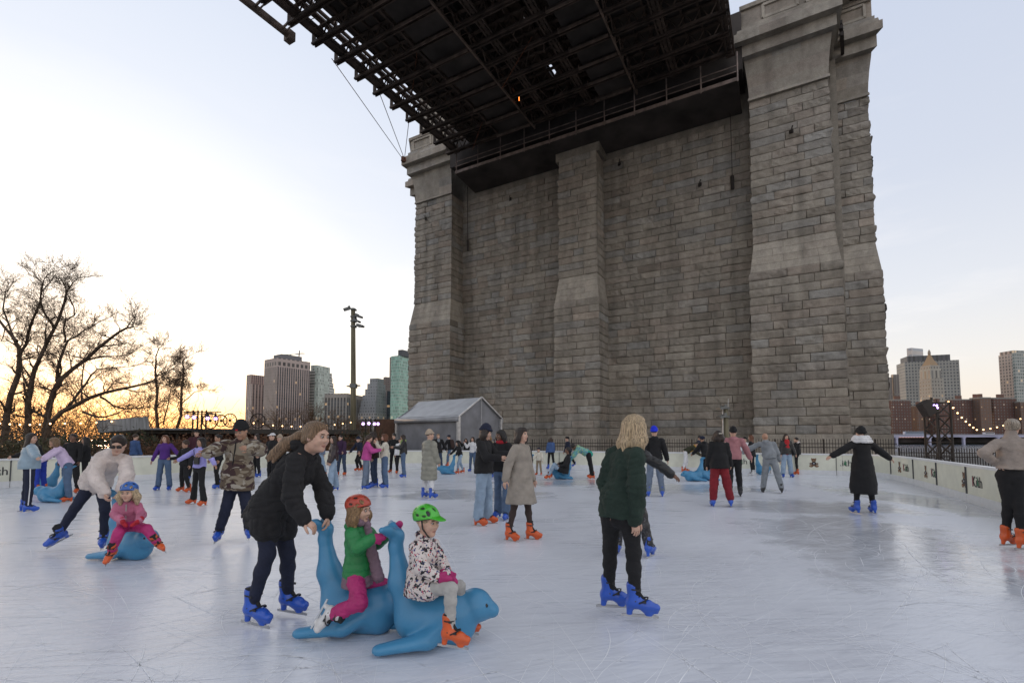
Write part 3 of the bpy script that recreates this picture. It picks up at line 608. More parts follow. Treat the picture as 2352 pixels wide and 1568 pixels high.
# ------------------------------------------------------------------ poles, lamps, light rigs
wood = mat('weathered_wood', (.20, .18, .12), .9, noise=.3, nscale=2, stretch=(3, 3, .2), bump=.3)
lens_m = mat('lamp_lens', (.5, .5, .52), .3)
def pole(px, ytop, Y, r0, r1, label, lamps, arms=()):
    b0 = at(px, 1009, Y); b0[2] = 0; top = at(px-1, ytop, Y); o = empty('light_pole', label, 'light pole', b0)
    mb = MB(); mb.tube([b0, lerp(b0, top, .5)+np.array([.02, 0, 0]), top], [r0, (r0+r1)/2, r1], 12); mb.build('pole', wood, o, smooth=True)
    for (dx, y, sd_, tilt) in lamps:
        p = at(px, y, Y); mb = MB(); q = p+np.array([dx, -.15, 0]); mb.bar(p, q+np.array([0, 0, .12]), .06)
        ax = np.array([math.cos(tilt)*sd_, -.2, math.sin(tilt)]); ax = nrm(ax); a2 = nrm(np.cross(Zd, ax)); a3 = np.cross(ax, a2)
        mb.box(q, .42, .38, .13, (ax, a2, a3)); mb.box(q-ax*.2+Zd*.06, .16, .26, .18, (ax, a2, a3)); mb.box(p, .34, .40, .1); lm = mb.build('lamp_head', [alu_d], o)
        gl = MB(); gl.box(q-a3*.07, .36, .32, .012, (ax, a2, a3)); gl.build('lamp_lens', lens_m, lm)
    for (y, w_) in arms:
        p = at(px, y, Y); mb = MB(); mb.bar(p-np.array([w_, 0, 0]), p+np.array([w_, 0, 0]), .10, .06); mb.box(p, .42, .42, .3); mb.box(p+np.array([w_*.75, 0, .03]), w_*.7, .25, .05); mb.box(p-np.array([w_*.75, 0, .03]), w_*.7, .25, .05); mb.build('cross_arm', alu_d, o)
    return o
alu_d = mat('dull_grey_metal', (.16, .17, .17), .5, .4)
pole(812, 708, 34, .21, .15, 'tall weathered wooden floodlight pole between skyline and tent', [(-.45, 711, -1, -.35), (.45, 728, 1, -.3), (.3, 738, 1, -.4), (.55, 750, 1, -.1)], [(886, .42)])
pp = pole(1666, 934, 27.5, .17, .16, 'short wooden post with two small spotlights against the tower wall', [(-.28, 937, -1, -.2), (-.28, 957, -1, -.3)])
mb = MB(); mb.tube([at(1660, 1009, 27.4)*np.array([1, 1, 0]), at(1660, 940, 27.4)], .03, 6); mb.tube([at(1672, 940, 27.4), at(1673, 915, 27.4)], .015, 5); mb.build('conduit', alu, pp)
bulb_m = mat('warm_bulb', (1, .7, .4), emit=(1.0, .58, .25), estr=4)
led_v = mat('violet_led', (.8, .6, 1), emit=(.55, .35, 1.0), estr=3); led_w = mat('white_violet_led', (.9, .8, 1), emit=(.72, .45, 1.0), estr=2.6)
def par_lamp(c, aim, m, label, r=.16, bright=True):
    o = empty('stage_light', label, 'stage light', c, group=None)
    aim = nrm(aim); mb = MB(); mb.tube([c, c-aim*.30], [r, r*.75], 14); mb.bar(c-aim*.1+Zd*(r+.05), c-aim*.1+Zd*(r+.16), .05); _, s_, u_ = frame(aim); mb.tube([c-s_*(r+.02)-aim*.1, c-s_*(r+.02)-aim*.1+Zd*(r+.08), c+s_*(r+.02)-aim*.1+Zd*(r+.08), c+s_*(r+.02)-aim*.1], .015, 5); mb.build('housing', iron, o, smooth=False)
    mb = MB()
    for k in range(7 if True else 1):
        a = k*math.pi/3; rr = 0 if k == 6 else r*.58; q = c+aim*.012+s_*math.cos(a)*rr+u_*math.sin(a)*rr
        mb.tube([q, q+aim*.01], r*.24, 8)
    mb.build('led_face', m, o)
    return o
def rig(x0, x1, ytop, Y, legs, label, lamps):
    a = at(x0, ytop, Y); b_ = at(x1, ytop, Y); o = empty('lighting_truss', label, 'lighting truss', np.array([(a[0]+b_[0])/2, Y, 0]))
    mb = MB(); mb.bar(a, b_, .05); mb.bar(a+np.array([.2, 0, -.12]), b_-np.array([.2, 0, .12]), .04); mb.build('cross_bar', iron, o)
    for x in legs:
        p = at(x, ytop-4, Y); mb = MB(); mb.tube([p*np.array([1, 1, 0]), p], .045, 6)
        mb.build('upright', iron, o)
    for (x, y, m, lb) in lamps: par_lamp(at(x, y, Y-.2), np.array([.45, -1, -.05]) if m is not led_v else np.array([.5, -.8, -.5]), m, lb, r=.13)
rig(422, 508, 946, 27, (444, 455, 464, 474), 'black lighting truss with four lamps above the shed roof', [(430, 957, led_w, 'glaring white lamp at the far left end of the left lighting truss'), (446, 958, led_w, 'bright white violet lamp second on the left lighting truss'), (477, 960, led_v, 'violet lamp third on the left lighting truss'), (495, 961, led_v, 'violet lamp at the right end of the left lighting truss')])
rig(830, 875, 965, 31, (840, 852, 862), 'small black lighting truss with four lamps left of the tent', [(834, 973, led_w, 'violet white lamp at the left end of the truss by the tent'), (847, 972, led_w, 'brightest lamp in the middle of the truss by the tent'), (860, 973, led_w, 'third violet white lamp of the truss by the tent'), (868, 973, led_w, 'small lamp at the right end of the truss by the tent')])
# square truss tower at the right
ttc = at(2156, 1009, 17.0); ttc[2] = 0; tt_ = empty('truss_tower', 'black square truss tower carrying a stage light beyond the right barrier', 'truss tower', ttc)
hT = at(2156, 925, 17)[2]; mb = MB(); hw = .25
for sx in (-1, 1):
    for sy in (-1, 1): mb.tube([ttc+np.array([sx*hw, sy*hw, 0]), ttc+np.array([sx*hw, sy*hw, hT])], .035, 6)
mb.build('chord', iron, tt_); mb = MB(); n_ = 6
for k in range(n_):
    z0_, z1_ = hT*k/n_, hT*(k+1)/n_
    for (a, b_) in (((-1, -1), (1, -1)), ((1, -1), (1, 1)), ((1, 1), (-1, 1)), ((-1, 1), (-1, -1))):
        mb.bar(ttc+np.array([a[0]*hw, a[1]*hw, z0_ if k % 2 else z1_]), ttc+np.array([b_[0]*hw, b_[1]*hw, z1_ if k % 2 else z0_]), .035); mb.bar(ttc+np.array([a[0]*hw, a[1]*hw, z1_]), ttc+np.array([b_[0]*hw, b_[1]*hw, z1_]), .03)
mb.build('lacing', iron, tt_)
par_lamp(at(2146, 936, 16.6), np.array([.05, -1, -.35]), led_v, 'violet stage light mounted on top of the black truss tower', r=.17)
fl = MB(); c = at(2129, 937, 16.7); ax = nrm([.85, 0, .5]); fl.box(c, .36, .3, .48, (ax, np.array([0, 1., 0]), np.cross(ax, [0, 1., 0]))); fo = fl.build('barn_door_light', iron); tag(fo, 'boxy black floodlight tilted outwards at left of the truss tower top', 'floodlight')
# strings of bulbs
def string(pts, Y, n, sag, label, br=.045):
    P = [at(x, y, Yq) for (x, y), Yq in zip(pts, Y)]; o = empty('string_lights', label, 'string lights', P[0]); path = []
    for i in range(len(P)-1):
        for k in range(12):
            t = k/12; q = lerp(P[i], P[i+1], t); q[2] -= sag*4*t*(1-t); path.append(q)
    path.append(P[-1]); mb = MB(); mb.tube(path, .008, 4); mb.build('wire', iron, o)
    for k in range(n):
        t = (k+.3)/n*(len(path)-1); i = int(t); q = lerp(path[i], path[min(i+1, len(path)-1)], t-i)
        mb = MB(); mb.ball(q-Zd*.05, br, 6); mb.build('bulb', bulb_m, o)
string([(505, 955), (818, 966)], [28, 33], 15, .45, 'warm bulb string running from the shed roof to the tall pole')
string([(-30, 966), (120, 970), (350, 955)], [24, 24, 25], 13, .1, 'warm bulb string in front of the bare trees at far left')
string([(2175, 915), (2245, 985), (2352, 955)], [17, 20, 24], 15, .12, 'warm bulb string hanging from the truss tower towards the right', .030)
# ------------------------------------------------------------------ sheds, screens and wheels at the left
roofm = mat('tar_roof', (.05, .045, .04), .9); brickd = mat('dark_brick', (.10, .045, .035), .9, noise=.3, nscale=8); greyp = mat('grey_sheet', (.26, .27, .28), .6, noise=.25, nscale=1.5, stretch=(4, 4, .6))
def slab(pts_px, Y0_, Y1_, name, m, label, cat, th=.12):
    P = [at(x, y, Yq) for (x, y), Yq in zip(pts_px, (Y0_, Y1_, Y1_, Y0_))]; mb = MB(); n_ = nrm(np.cross(P[1]-P[0], P[3]-P[0])); mb.prism(P, n_*th); o = mb.build(name, m); o.location = (0, 0, 0); return tag(o, label, cat)
slab([(220, 965), (333, 957), (337, 985), (226, 993)], 25, 24, 'grey_screen', greyp, 'pale grey sheet metal screen leaning above the shed roof under the bare trees', 'screen', .15)
shed = empty('park_shed', 'long low brick shed with a dark flat roof behind the hedge', 'shed', (-14, 29, 0))
a = at(232, 992, 26); b_ = at(830, 992, 31); d = nrm(np.array([*(b_-a)[:2], 0])); nq = np.array([-d[1], d[0], 0])
zt = 2.05
mb = MB(); A0 = np.array([a[0], a[1], zt-.22]); B0 = np.array([b_[0], b_[1], zt-.22]); mb.prism([A0, B0, B0+nq*6, A0+nq*6], (0, 0, .28)); mb.build('roof', roofm, shed)
mb = MB(); A1 = A0+nq*2.0; B1 = B0+nq*2.0; A1[2] = B1[2] = -.03; mb.prism([A1, B1, B1+nq*3.5, A1+nq*3.5], (0, 0, zt-.21)); mb.build('wall', brickd, shed)
for k in range(9):
    p = lerp(A0, B0, (k+.3)/9)+nq*.2; mb = MB(); mb.box([p[0], p[1], zt/2-.14], .12, .12, zt-.2); mb.build('post', roofm, shed)
sn = MB(); p = at(380, 984.5, 26.5); sn.box(p+nq*.8, 2.4, .9, .10, (d, nq, Zd)); tag(sn.build('roof_sheet', greyp), 'crumpled pale sheet lying on the shed roof by the trees', 'metal sheet')
for k, (x, y, r_, lb) in enumerate(((483, 966, .46, 'leftmost of the big spoked wheels standing on the shed roof'), (528, 965, .40, 'spoked wheel on the shed roof just left of the black beanie'), (592, 966, .44, 'spoked wheel on the roof right of the black beanie'), (508, 966, .36, 'smallest spoked wheel between two others on the shed roof'))):
    c = at(x, y, 28.5+.4*k); o = empty('spoked_wheel', lb, 'wheel', c); mb = MB()
    mb.tube([c+np.array([math.cos(t)*r_, 0, math.sin(t)*r_]) for t in np.linspace(0, 2*math.pi, 22)], .035, 5, cap=False); mb.build('rim', iron, o)
    mb = MB(); mb.ball(c, .08, 8); mb.build('hub', iron, o); mb = MB()
    for t in np.linspace(0, 2*math.pi, 11)[:-1]: mb.bar(c, c+np.array([math.cos(t)*r_, 0, math.sin(t)*r_]), .02)
    mb.build('spokes', iron, o)
bx = MB(); bx.box(at(1020/1.2423+65, 988, 33), 1.4, .8, 1.5); tag(bx.build('wooden_crate', mat('crate_brown', (.10, .05, .03), .8)), 'dark brown wooden crate beside the lighting truss near the tent', 'crate')
# ------------------------------------------------------------------ bare trees
bark = mat('bark', (.11, .078, .055), .95, noise=.3, nscale=3); bark_w = mat('bark_warm', (.16, .10, .06), .95, noise=.3, nscale=3)
def grow(mb, p, d, l, r, lev, rnd, up=.12, spread=.6, minr=.006, flat=1.0):
    k = 4 if lev > 1 else 3; pts = [p]; rad = [r]; q = p; dd = d
    kids = []
    for i in range(k):
        dd = nrm(dd+np.array([rnd.gauss(0, .20), rnd.gauss(0, .20)*flat, rnd.gauss(0, .16)+up*.3])); q = q+dd*l/k; pts.append(q); rad.append(max(minr, r*(1-.55*(i+1)/k))); kids.append((q, dd, rad[-1]))
    mb.tube(pts, rad, 5 if r > .06 else 3, cap=False)
    if lev <= 0: return
    for (q, dd, rr) in kids:
        for _ in range(1 if rnd.random() < .70 else 2):
            s = nrm(np.array([rnd.gauss(0, 1), rnd.gauss(0, 1)*flat, rnd.gauss(0, .8)])); s = nrm(s-dd*(s@dd)); nd = nrm(dd*(1-spread*.55)+s*spread*rnd.uniform(.5, 1.1)+np.array([0, 0, up]))
            grow(mb, q, nd, l*rnd.uniform(.5, .74), max(minr, rr*rnd.uniform(.45, .65)), lev-1, rnd, up, spread, minr, flat)
def limbed_tree(name, label, limbs, Y, seed, lev=3, m=bark, step=1.0, group=None, kl=1.35):
    rnd = random.Random(seed); b0 = at(*limbs[0][0][0], Y); b0[2] = 0; o = empty(name, label, 'tree', b0, group=group); tr = MB(); tw = MB()
    for px, r0, r1, yo in limbs:
        P = [at(x, y, Y+yo*i/(len(px)-1)) for i, (x, y) in enumerate(px)]
        Q = [np.append(q, 0) for q in []]
        P = [np.array(q) for q in smooth_poly(P, 1)]; n_ = len(P); rad = [(r0+(r1-r0)*i/(n_-1))*.8 for i in range(n_)]
        P = [p+np.array([rnd.gauss(0, .05), rnd.gauss(0, .05), 0]) if 0 < i < n_-1 else p for i, p in enumerate(P)]
        tr.tube(P, rad, 7, cap=False)
        for i in range(2, n_):
            d = nrm(P[i]-P[i-1])
            for _ in range(1 if rnd.random() < .5 else 2):
                s = nrm(np.array([rnd.gauss(0, 1), rnd.gauss(0, .7), rnd.gauss(.3, .6)])); nd = nrm(d*.55+s*.7); f_ = kl*rnd.uniform(.6, 1.1)*(1-.25*i/n_)
                grow(tw, P[i], nd, f_, rad[i]*.5, lev, rnd, .10, .75)
        grow(tw, P[-1], nrm(P[-1]-P[-2]), kl, r1, lev, rnd, .10, .7)
    tr.build('trunk', m, o, smooth=True); tw.build('crown', m, o)
    return o
def z5(x, y): return (x*.3183, 563.5+y*.3183)
L1 = [([z5(20, 1430), z5(60, 1150), z5(140, 870), z5(130, 700), z5(10, 560), z5(-40, 420)], .26, .05, 1.5), ([z5(130, 800), z5(190, 680), z5(280, 460), z5(330, 300)], .13, .04, -2), ([z5(125, 690), z5(60, 600), z5(20, 420), z5(40, 330)], .10, .03, 2)]
L2 = [([z5(210, 1440), z5(215, 1180), z5(215, 1000), z5(260, 870), z5(400, 600), z5(470, 360), z5(520, 280)], .24, .04, 2.0), ([z5(400, 600), z5(330, 520), z5(290, 360), z5(320, 240)], .10, .03, -2), ([z5(240, 900), z5(340, 700), z5(330, 600)], .10, .04, 2)]
L3 = [([z5(300, 1440), z5(340, 1180), z5(400, 1010), z5(560, 860), z5(760, 690), z5(900, 600), z5(960, 580)], .24, .04, -2), ([z5(410, 980), z5(430, 850), z5(470, 700), z5(560, 640), z5(700, 560)], .13, .03, 2), ([z5(470, 700), z5(450, 560), z5(540, 480), z5(480, 340)], .08, .03, -1), ([z5(620, 830), z5(740, 800), z5(870, 800)], .08, .03, 1)]
L4 = [([z5(330, 1440), z5(380, 1230), z5(600, 1120), z5(820, 1045), z5(1000, 1005), z5(1110, 970)], .20, .03, -2), ([z5(500, 1150), z5(570, 1040), z5(680, 900), z5(840, 880)], .10, .03, 2), ([z5(720, 1090), z5(850, 1180), z5(1060, 1170)], .08, .03, 1), ([z5(600, 1200), z5(730, 1250), z5(880, 1190)], .10, .03, -1), ([z5(590, 1120), z5(590, 950), z5(640, 760)], .07, .02, 2)]
limbed_tree('bare_tree', 'tall bare tree cut off by the left edge of the photo', L1, 31, 3, 3)
limbed_tree('bare_tree', 'bare tree with a forked upright crown, second from the left', L2, 29, 5, 3)
limbed_tree('bare_tree', 'wide bare tree whose boughs arch rightwards over the others', L3, 30, 8, 3)
limbed_tree('bare_tree', 'low bare tree with a long bough reaching right over the grey screen', L4, 27, 12, 3)
L5 = [([z5(1135, 1420), z5(1130, 1100), z5(1125, 940), z5(1120, 820), z5(1150, 740)], .15, .03, 1), ([z5(1125, 950), z5(1230, 900), z5(1290, 860)], .06, .02, -1), ([z5(1180, 1290), z5(1210, 1120), z5(1245, 1010)], .07, .02, 1)]
L6 = [([z5(1250, 1420), z5(1300, 1160), z5(1320, 1000), z5(1325, 860), z5(1345, 810)], .15, .03, -1), ([z5(1300, 1150), z5(1400, 1060), z5(1440, 1050)], .06, .015, 1), ([z5(1310, 1100), z5(1270, 1060), z5(1262, 1010)], .05, .02, 1)]
limbed_tree('bare_tree', 'slender bare tree between the grey screen and lighting truss', L5, 36, 21, 3, m=bark_w, kl=1.0)
limbed_tree('bare_tree', 'leaning slender bare tree just left of the lighting truss', L6, 36, 22, 3, m=bark_w, kl=.95)
def simple_tree(x, ytop, Y, seed, label, m=bark_w, lev=3, base=None, spread=.7):
    rnd = random.Random(seed); b0 = at(x, 1009, Y); b0[2] = base or 0; top = at(x, ytop, Y); h = top[2]-b0[2]; o = empty('bare_tree', label, 'tree', b0, group='small bare trees before the skyline'); tr = MB(); tw = MB()
    P = [b0, b0+np.array([0, 0, h*.2]), b0+np.array([rnd.uniform(-.1, .1), 0, h*.38])]; tr.tube(P, [h*.022, h*.019, h*.016], 7, cap=False); tr.build('trunk', m, o)
    for k in range(7):
        a = k*2*math.pi/7+rnd.random(); nd = nrm([math.cos(a)*spread, math.sin(a)*spread, rnd.uniform(.6, 1.5)]); grow(tw, lerp(P[1], P[2], rnd.uniform(.2, 1)), nd, h*rnd.uniform(.26, .36), h*.010, lev, rnd, .12, .7, minr=.008)
    tw.build('crown', m, o)
simple_tree(632, 905, 52, 31, 'small bare tree in front of the big striped office tower'); simple_tree(716, 905, 55, 32, 'small bare tree in front of the silver stepped tower')
simple_tree(776, 925, 50, 33, 'small bare tree just left of the tall wooden pole'); simple_tree(560, 950, 48, 35, 'short bare tree rising behind the man in camouflage', lev=3)
simple_tree(835, 950, 50, 36, 'short bare tree just right of the tall wooden pole', lev=3)
# dark woods under and behind the trees (one mass)
def thicket(x0, x1, Y, ytop, n, m, name, label, seed, hsp=.5):
    rnd = random.Random(seed); mb = MB()
    for k in range(n):
        x = rnd.uniform(x0, x1); Yq = Y+rnd.uniform(-2, 3); b0 = at(x, 1009, Yq); b0[2] = 0; h = max(.5, (at(x, ytop+rnd.uniform(-5, 35), Yq)[2])*rnd.uniform(.6, 1.05))
        grow(mb, b0, nrm([rnd.gauss(0, .25), rnd.gauss(0, .2), 1]), h*.75, .03, 2, rnd, .1, .8, minr=.010)
    o = mb.build(name, m); tag(o, label, 'undergrowth', kind='stuff'); return o
thicket(-80, 470, 37, 905, 120, bark_w, 'undergrowth', 'tangle of thin bare brush below the trees at the left', 41)
thicket(-60, 250, 26, 950, 60, bark, 'undergrowth', 'dense dark brush just behind the hedge at far left', 42)
# hedge of shrubs behind the barrier
leaf_g = mat('leaf_green', (.045, .055, .022), .7, noise=.4, nscale=3); leaf_b = mat('leaf_brown', (.16, .075, .04), .8, noise=.35, nscale=3); leaf_o = mat('leaf_olive', (.07, .065, .03), .8, noise=.4, nscale=3)
def shrub(x, ytop, Y, wd, m, label, seed, leaves=1300, ls=.06):
    rg = np.random.default_rng(seed); b0 = at(x, 1009, Y); b0[2] = 0; h = at(x, ytop, Y)[2]
    o = empty('shrub', label, 'shrub', b0, group='shrubs behind the left barrier'); rnd = random.Random(seed); tw = MB()
    for k in range(22):
        grow(tw, b0+np.array([rnd.uniform(-.5, .5)*wd*.7, rnd.uniform(-.3, .3), 0]), nrm([rnd.gauss(0, .3), rnd.gauss(0, .3), 1]), h*rnd.uniform(.45, .7), .018, 1, rnd, .1, .8, minr=.007)
    tw.build('stems', bark_w, o)
    cl = rg.uniform(-1, 1, (26, 3))*np.array([wd*.5, .5, h*.38])+np.array([0, 0, h*.55]); cl[:, 2] *= 1-.25*np.abs(cl[:, 0])/(wd*.5)
    c = cl[rg.integers(0, len(cl), leaves)]+rg.normal(0, 1, (leaves, 3))*np.array([.20, .18, .16]); c[:, 2] = np.clip(c[:, 2], .05, h*1.05)
    a = rg.normal(0, 1, (leaves, 3)); a /= np.linalg.norm(a, axis=1)[:, None]; q = np.cross(a, rg.normal(0, 1, (leaves, 3))); q /= np.linalg.norm(q, axis=1)[:, None]
    s = ls*rg.uniform(.6, 1.3, (leaves, 1)); Vx = np.stack([c-a*s, c-q*s*.45, c+a*s, c+q*s*.45], 1).reshape(-1, 3)
    mesh_obj('foliage', Vx, np.arange(leaves*4).reshape(-1, 4), m, o)
sh = [(-20, 1010, 16.8, 2.6, leaf_o), (45, 1003, 17.2, 2.4, leaf_o), (110, 998, 18.2, 2.6, leaf_g), (175, 990, 19, 2.8, leaf_g), (235, 985, 20, 2.6, leaf_g), (285, 1000, 19.6, 2.2, leaf_b), (330, 985, 21, 2.4, leaf_g), (375, 1005, 20.5, 2.2, leaf_b), (428, 1000, 21.4, 2.2, leaf_b), (480, 985, 22.5, 2.4, leaf_b), (530, 990, 23, 2.4, leaf_b), (590, 985, 24.2, 2.4, leaf_b), (640, 988, 25, 2.4, leaf_b), (690, 988, 26, 2.4, leaf_b), (735, 995, 27, 2.2, leaf_b), (780, 990, 27.6, 2.4, leaf_b), (832, 975, 29.5, 2.4, leaf_g), (870, 1000, 29, 2.0, leaf_b)]
nmS = ['olive hedge shrub at the left photo edge', 'olive shrub behind the woman in pale blue puffer jacket', 'dark green shrub behind the lavender sweater woman', 'tall green shrub under the bare trees', 'green shrub below the grey metal screen', 'low brown shrub behind the white fleece woman', 'green shrub under the shed roof edge', 'rust brown shrub left of the purple sweater girl', 'rust brown shrub behind the boy in black', 'brown shrub behind the man in maroon hoodie', 'brown twiggy shrub behind the man in camouflage', 'brown shrub just right of the camouflage jacket', 'brown shrub behind the white cap', 'brown shrub beyond the blowing ponytail', 'brown shrub behind the woman in brown leather jacket', 'brown shrub at the foot of the tall pole', 'glossy green shrub right of the tall pole', 'low brown shrub left of the grey tent']
for i, (x, y, Y, wd, m) in enumerate(sh): shrub(x, y, Y, wd, m, nmS[i], 100+i, 1500 if m is not leaf_b else 1000, .055)
# ------------------------------------------------------------------ skyline
def facade(name, wall, glass, pw, ph, fw, fh, lit=.04, rough=.6, grough=.32, warm=(1.0, .62, .3), vstripe=False, gmetal=.0):
    m = bpy.data.materials.new(name); m.use_nodes = True; nt = m.node_tree; b = nt.nodes['Principled BSDF']; lk = nt.links.new
    uv = nn(nt, 'ShaderNodeUVMap'); sp = nn(nt, 'ShaderNodeSeparateXYZ'); lk(uv.outputs[0], sp.inputs[0])
    def cell(s, p, f_):
        q = mth(nt, 'DIVIDE', s, p); fr = mth(nt, 'FRACT', q); return mth(nt, 'LESS_THAN', mth(nt, 'ABSOLUTE', mth(nt, 'SUBTRACT', fr, .5)), f_/2), mth(nt, 'FLOOR', q)
    mx, ix = cell(sp.outputs[0], pw, fw); mz, iz = cell(sp.outputs[1], ph, fh)
    mk = mth(nt, 'MULTIPLY', mx, mz) if not vstripe else mx
    cb = nn(nt, 'ShaderNodeCombineXYZ'); lk(ix, cb.inputs[0]); lk(iz, cb.inputs[1]); wn = nn(nt, 'ShaderNodeTexWhiteNoise'); lk(cb.outputs[0], wn.inputs['Vector'])
    gl = mixc(nt, ramp(nt, wn.outputs['Value'], [(0, 0.), (1, 1.)]), tuple(g*.6 for g in glass), tuple(min(1, g*1.35) for g in glass))
    n1 = nn(nt, 'ShaderNodeTexNoise'); n1.inputs['Scale'].default_value = .05; tq = nn(nt, 'ShaderNodeTexCoord'); lk(tq.outputs['Object'], n1.inputs['Vector'])
    wl_ = mixc(nt, ramp(nt, n1.outputs['Fac'], [(.3, 0.), (.7, 1.)]), tuple(g*.88 for g in wall), tuple(g*1.08 for g in wall))
    if vstripe:
        gl = mixc(nt, mz, tuple(g*.8 for g in wall) if vstripe == 2 else tuple(g*1.6 for g in glass), gl)
    lk(mixc(nt, mk, wl_, gl), b.inputs['Base Color'])
    r_ = mth(nt, 'MULTIPLY', mk, -(rough-grough)); lk(mth(nt, 'ADD', r_, rough), b.inputs['Roughness'])
    lt = mth(nt, 'MULTIPLY', mth(nt, 'MULTIPLY', mth(nt, 'GREATER_THAN', wn.outputs['Value'], 1-lit*.45), mx), mz)
    b.inputs['Emission Color'].default_value = (*warm, 1); lk(mth(nt, 'MULTIPLY', lt, .30), b.inputs['Emission Strength'])
    return m
def block(name, foot, z0, z1, m, parent, inset=0):
    n = len(foot); V_ = []; Fc = []; uv = []; acc = 0
    for i in range(n):
        a = np.array(foot[i]); b_ = np.array(foot[(i+1) % n]); l = np.linalg.norm(b_-a); k = len(V_)
        V_ += [(*a, z0), (*b_, z0), (*b_, z1), (*a, z1)]; Fc.append((k, k+1, k+2, k+3)); uv += [(0, z0), (l, z0), (l, z1), (0, z1)]
    k = len(V_); V_ += [(*f_, z1) for f_ in foot]; Fc.append(tuple(range(k, k+n))); uv += [(0, 0)]*n
    V_ = np.array(V_); V_ = V_-np.array(parent.location) if parent else V_
    o = mesh_obj(name, V_, Fc, m, parent); u_ = o.data.uv_layers.new(name='UVMap'); u_.data.foreach_set('uv', np.array(uv, dtype=np.float32).ravel())
    return o
def quad_px(xl, xc, xr, Yc, phi):
    # footprint with near corner at column xc, left/right edges at columns xl/xr
    phi = phi-math.atan((CX-xc)/F); c = np.array([(xc-CX)/F*Yc, Yc]); dl = np.array([-math.cos(phi), math.sin(phi)]); dr = np.array([math.sin(phi), math.cos(phi)])
    def ln(d, x): k = (x-CX)/F; return min(140, max(2, (k*c[1]-c[0])/(d[0]-k*d[1])))
    a = c+dl*ln(dl, xl) if abs(xl-xc) > .5 else c+dl*5; b_ = c+dr*ln(dr, xr) if abs(xr-xc) > .5 else c+dr*5
    return [c, b_, a+b_-c, a]
def shrinkq(q, f_, g=None): c = sum(q)/4; return [c+(p-c)*f_ for p in q]
def ztop(y, Y): return at(1176, y, Y)[2]
def bld(label, cat='office tower', name='office_tower'):
    return empty(name, label, cat, (0, 0, 0))
Dx = lambda s: s/1.2423
pinkstone = (.40, .31, .28)
f_b2 = facade('striped_facade', (.40, .32, .29), (.060, .055, .06), 3.2, 3.9, .56, .8, .035, vstripe=1)
f_b2t = facade('crown_facade', (.42, .34, .31), (.05, .045, .045), 6.4, 9, .6, .55, 0)
dkroof = mat('roof_plant', (.16, .16, .17), .8)
b2 = bld('massive striped stone office tower, biggest of the left skyline'); b2.location = (-300, 640, -1.5)
q = quad_px(Dx(749), Dx(786), Dx(881), 640, R(62)); zt_ = ztop(Dx(1020), 640); block('shaft', q, -1.5, zt_-12, f_b2, b2); block('crown_storey', q, zt_-12, zt_, f_b2t, b2); block('plant_room', shrinkq(q, .62), zt_, zt_+7, dkroof, b2)
mb = MB(); cq = (q[1]+q[0])/2+np.array([0, 14]); mb.bar([*cq, zt_+7], [*(cq+np.array([0, 1])), zt_+16], 1.2); mb.bar([cq[0]-26, cq[1], zt_+10], [cq[0]+8, cq[1], zt_+10.5], .8); mb.bar([cq[0]-26, cq[1], zt_+7], [cq[0]+8, cq[1], zt_+13], .5); mb.build('roof_crane', alu_d, b2)
b1 = bld('narrow pinkish office tower at the left end of the skyline'); b1.location = (-360, 690, -1.5); q = quad_px(Dx(699), Dx(712), Dx(752), 690, R(62)); block('shaft', q, -1.5, ztop(Dx(1068), 690), facade('pink_facade', (.42, .31, .27), (.09, .07, .07), 3.0, 4, .5, .6, .02, vstripe=1), b1)
q2 = quad_px(Dx(703), Dx(716), Dx(749), 680, R(62)); block('front_wing', q2, -1.5, ztop(Dx(1095), 680), facade('pink_facade_light', (.48, .38, .34), (.12, .10, .10), 4.5, 4, .45, .8, .03, vstripe=1), b1)
b3 = bld('silver stepped glass tower between striped tower and dark block'); b3.location = (-220, 690, -1.5); fm = facade('silver_facade', (.55, .54, .51), (.22, .24, .23), 60, 4.2, .97, .55, .02, grough=.2); fg = facade('silver_glass', (.44, .47, .43), (.36, .42, .38), 3, 4.2, .8, .8, .01, grough=.15)
for (xl, xr, yt, mm, s_) in ((866, 952, 1100, fm, 0), (869, 949, 1085, fm, 1), (873, 946, 1070, fm, 2), (877, 944, 1056, fm, 3), (883, 938, 1040, fg, 4)):
    q = quad_px(Dx(xl), Dx(xl+ (xr-xl)*.32), Dx(xr), 690+s_*.8, R(40)); block('tier', q, -1.5, ztop(Dx(yt), 690), mm, b3)
q = quad_px(Dx(895), Dx(905), Dx(922), 684, R(40)); block('glass_bay', q, -1.5, ztop(Dx(1050), 690), fg, b3)
b4 = bld('broad dark windowed office block just left of the wooden pole', 'office block', 'office_block'); b4.location = (-150, 600, -1.5); q = quad_px(Dx(924), Dx(989), Dx(1037), 600, R(28)); zt_ = ztop(Dx(1122), 600); f4 = facade('ribbed_facade', (.26, .24, .22), (.05, .055, .06), 4.2, 4.0, .62, .75, .04, vstripe=1); block('shaft', q, -1.5, zt_-8, f4, b4); block('crown_storey', q, zt_-8, zt_, facade('rib_crown', (.27, .245, .22), (.04, .04, .04), 4.2, 14, .55, .7, 0), b4)
b5 = bld('grey wedding cake tower wrapped in scaffold netting'); b5.location = (-90, 620, -1.5); f5 = facade('netted_facade', (.27, .28, .29), (.16, .17, .185), 4.0, 4.0, .5, .5, .02, rough=.8)
f5b = facade('netted_base', (.34, .335, .33), (.12, .12, .125), 4.0, 4.0, .5, .5, .07)
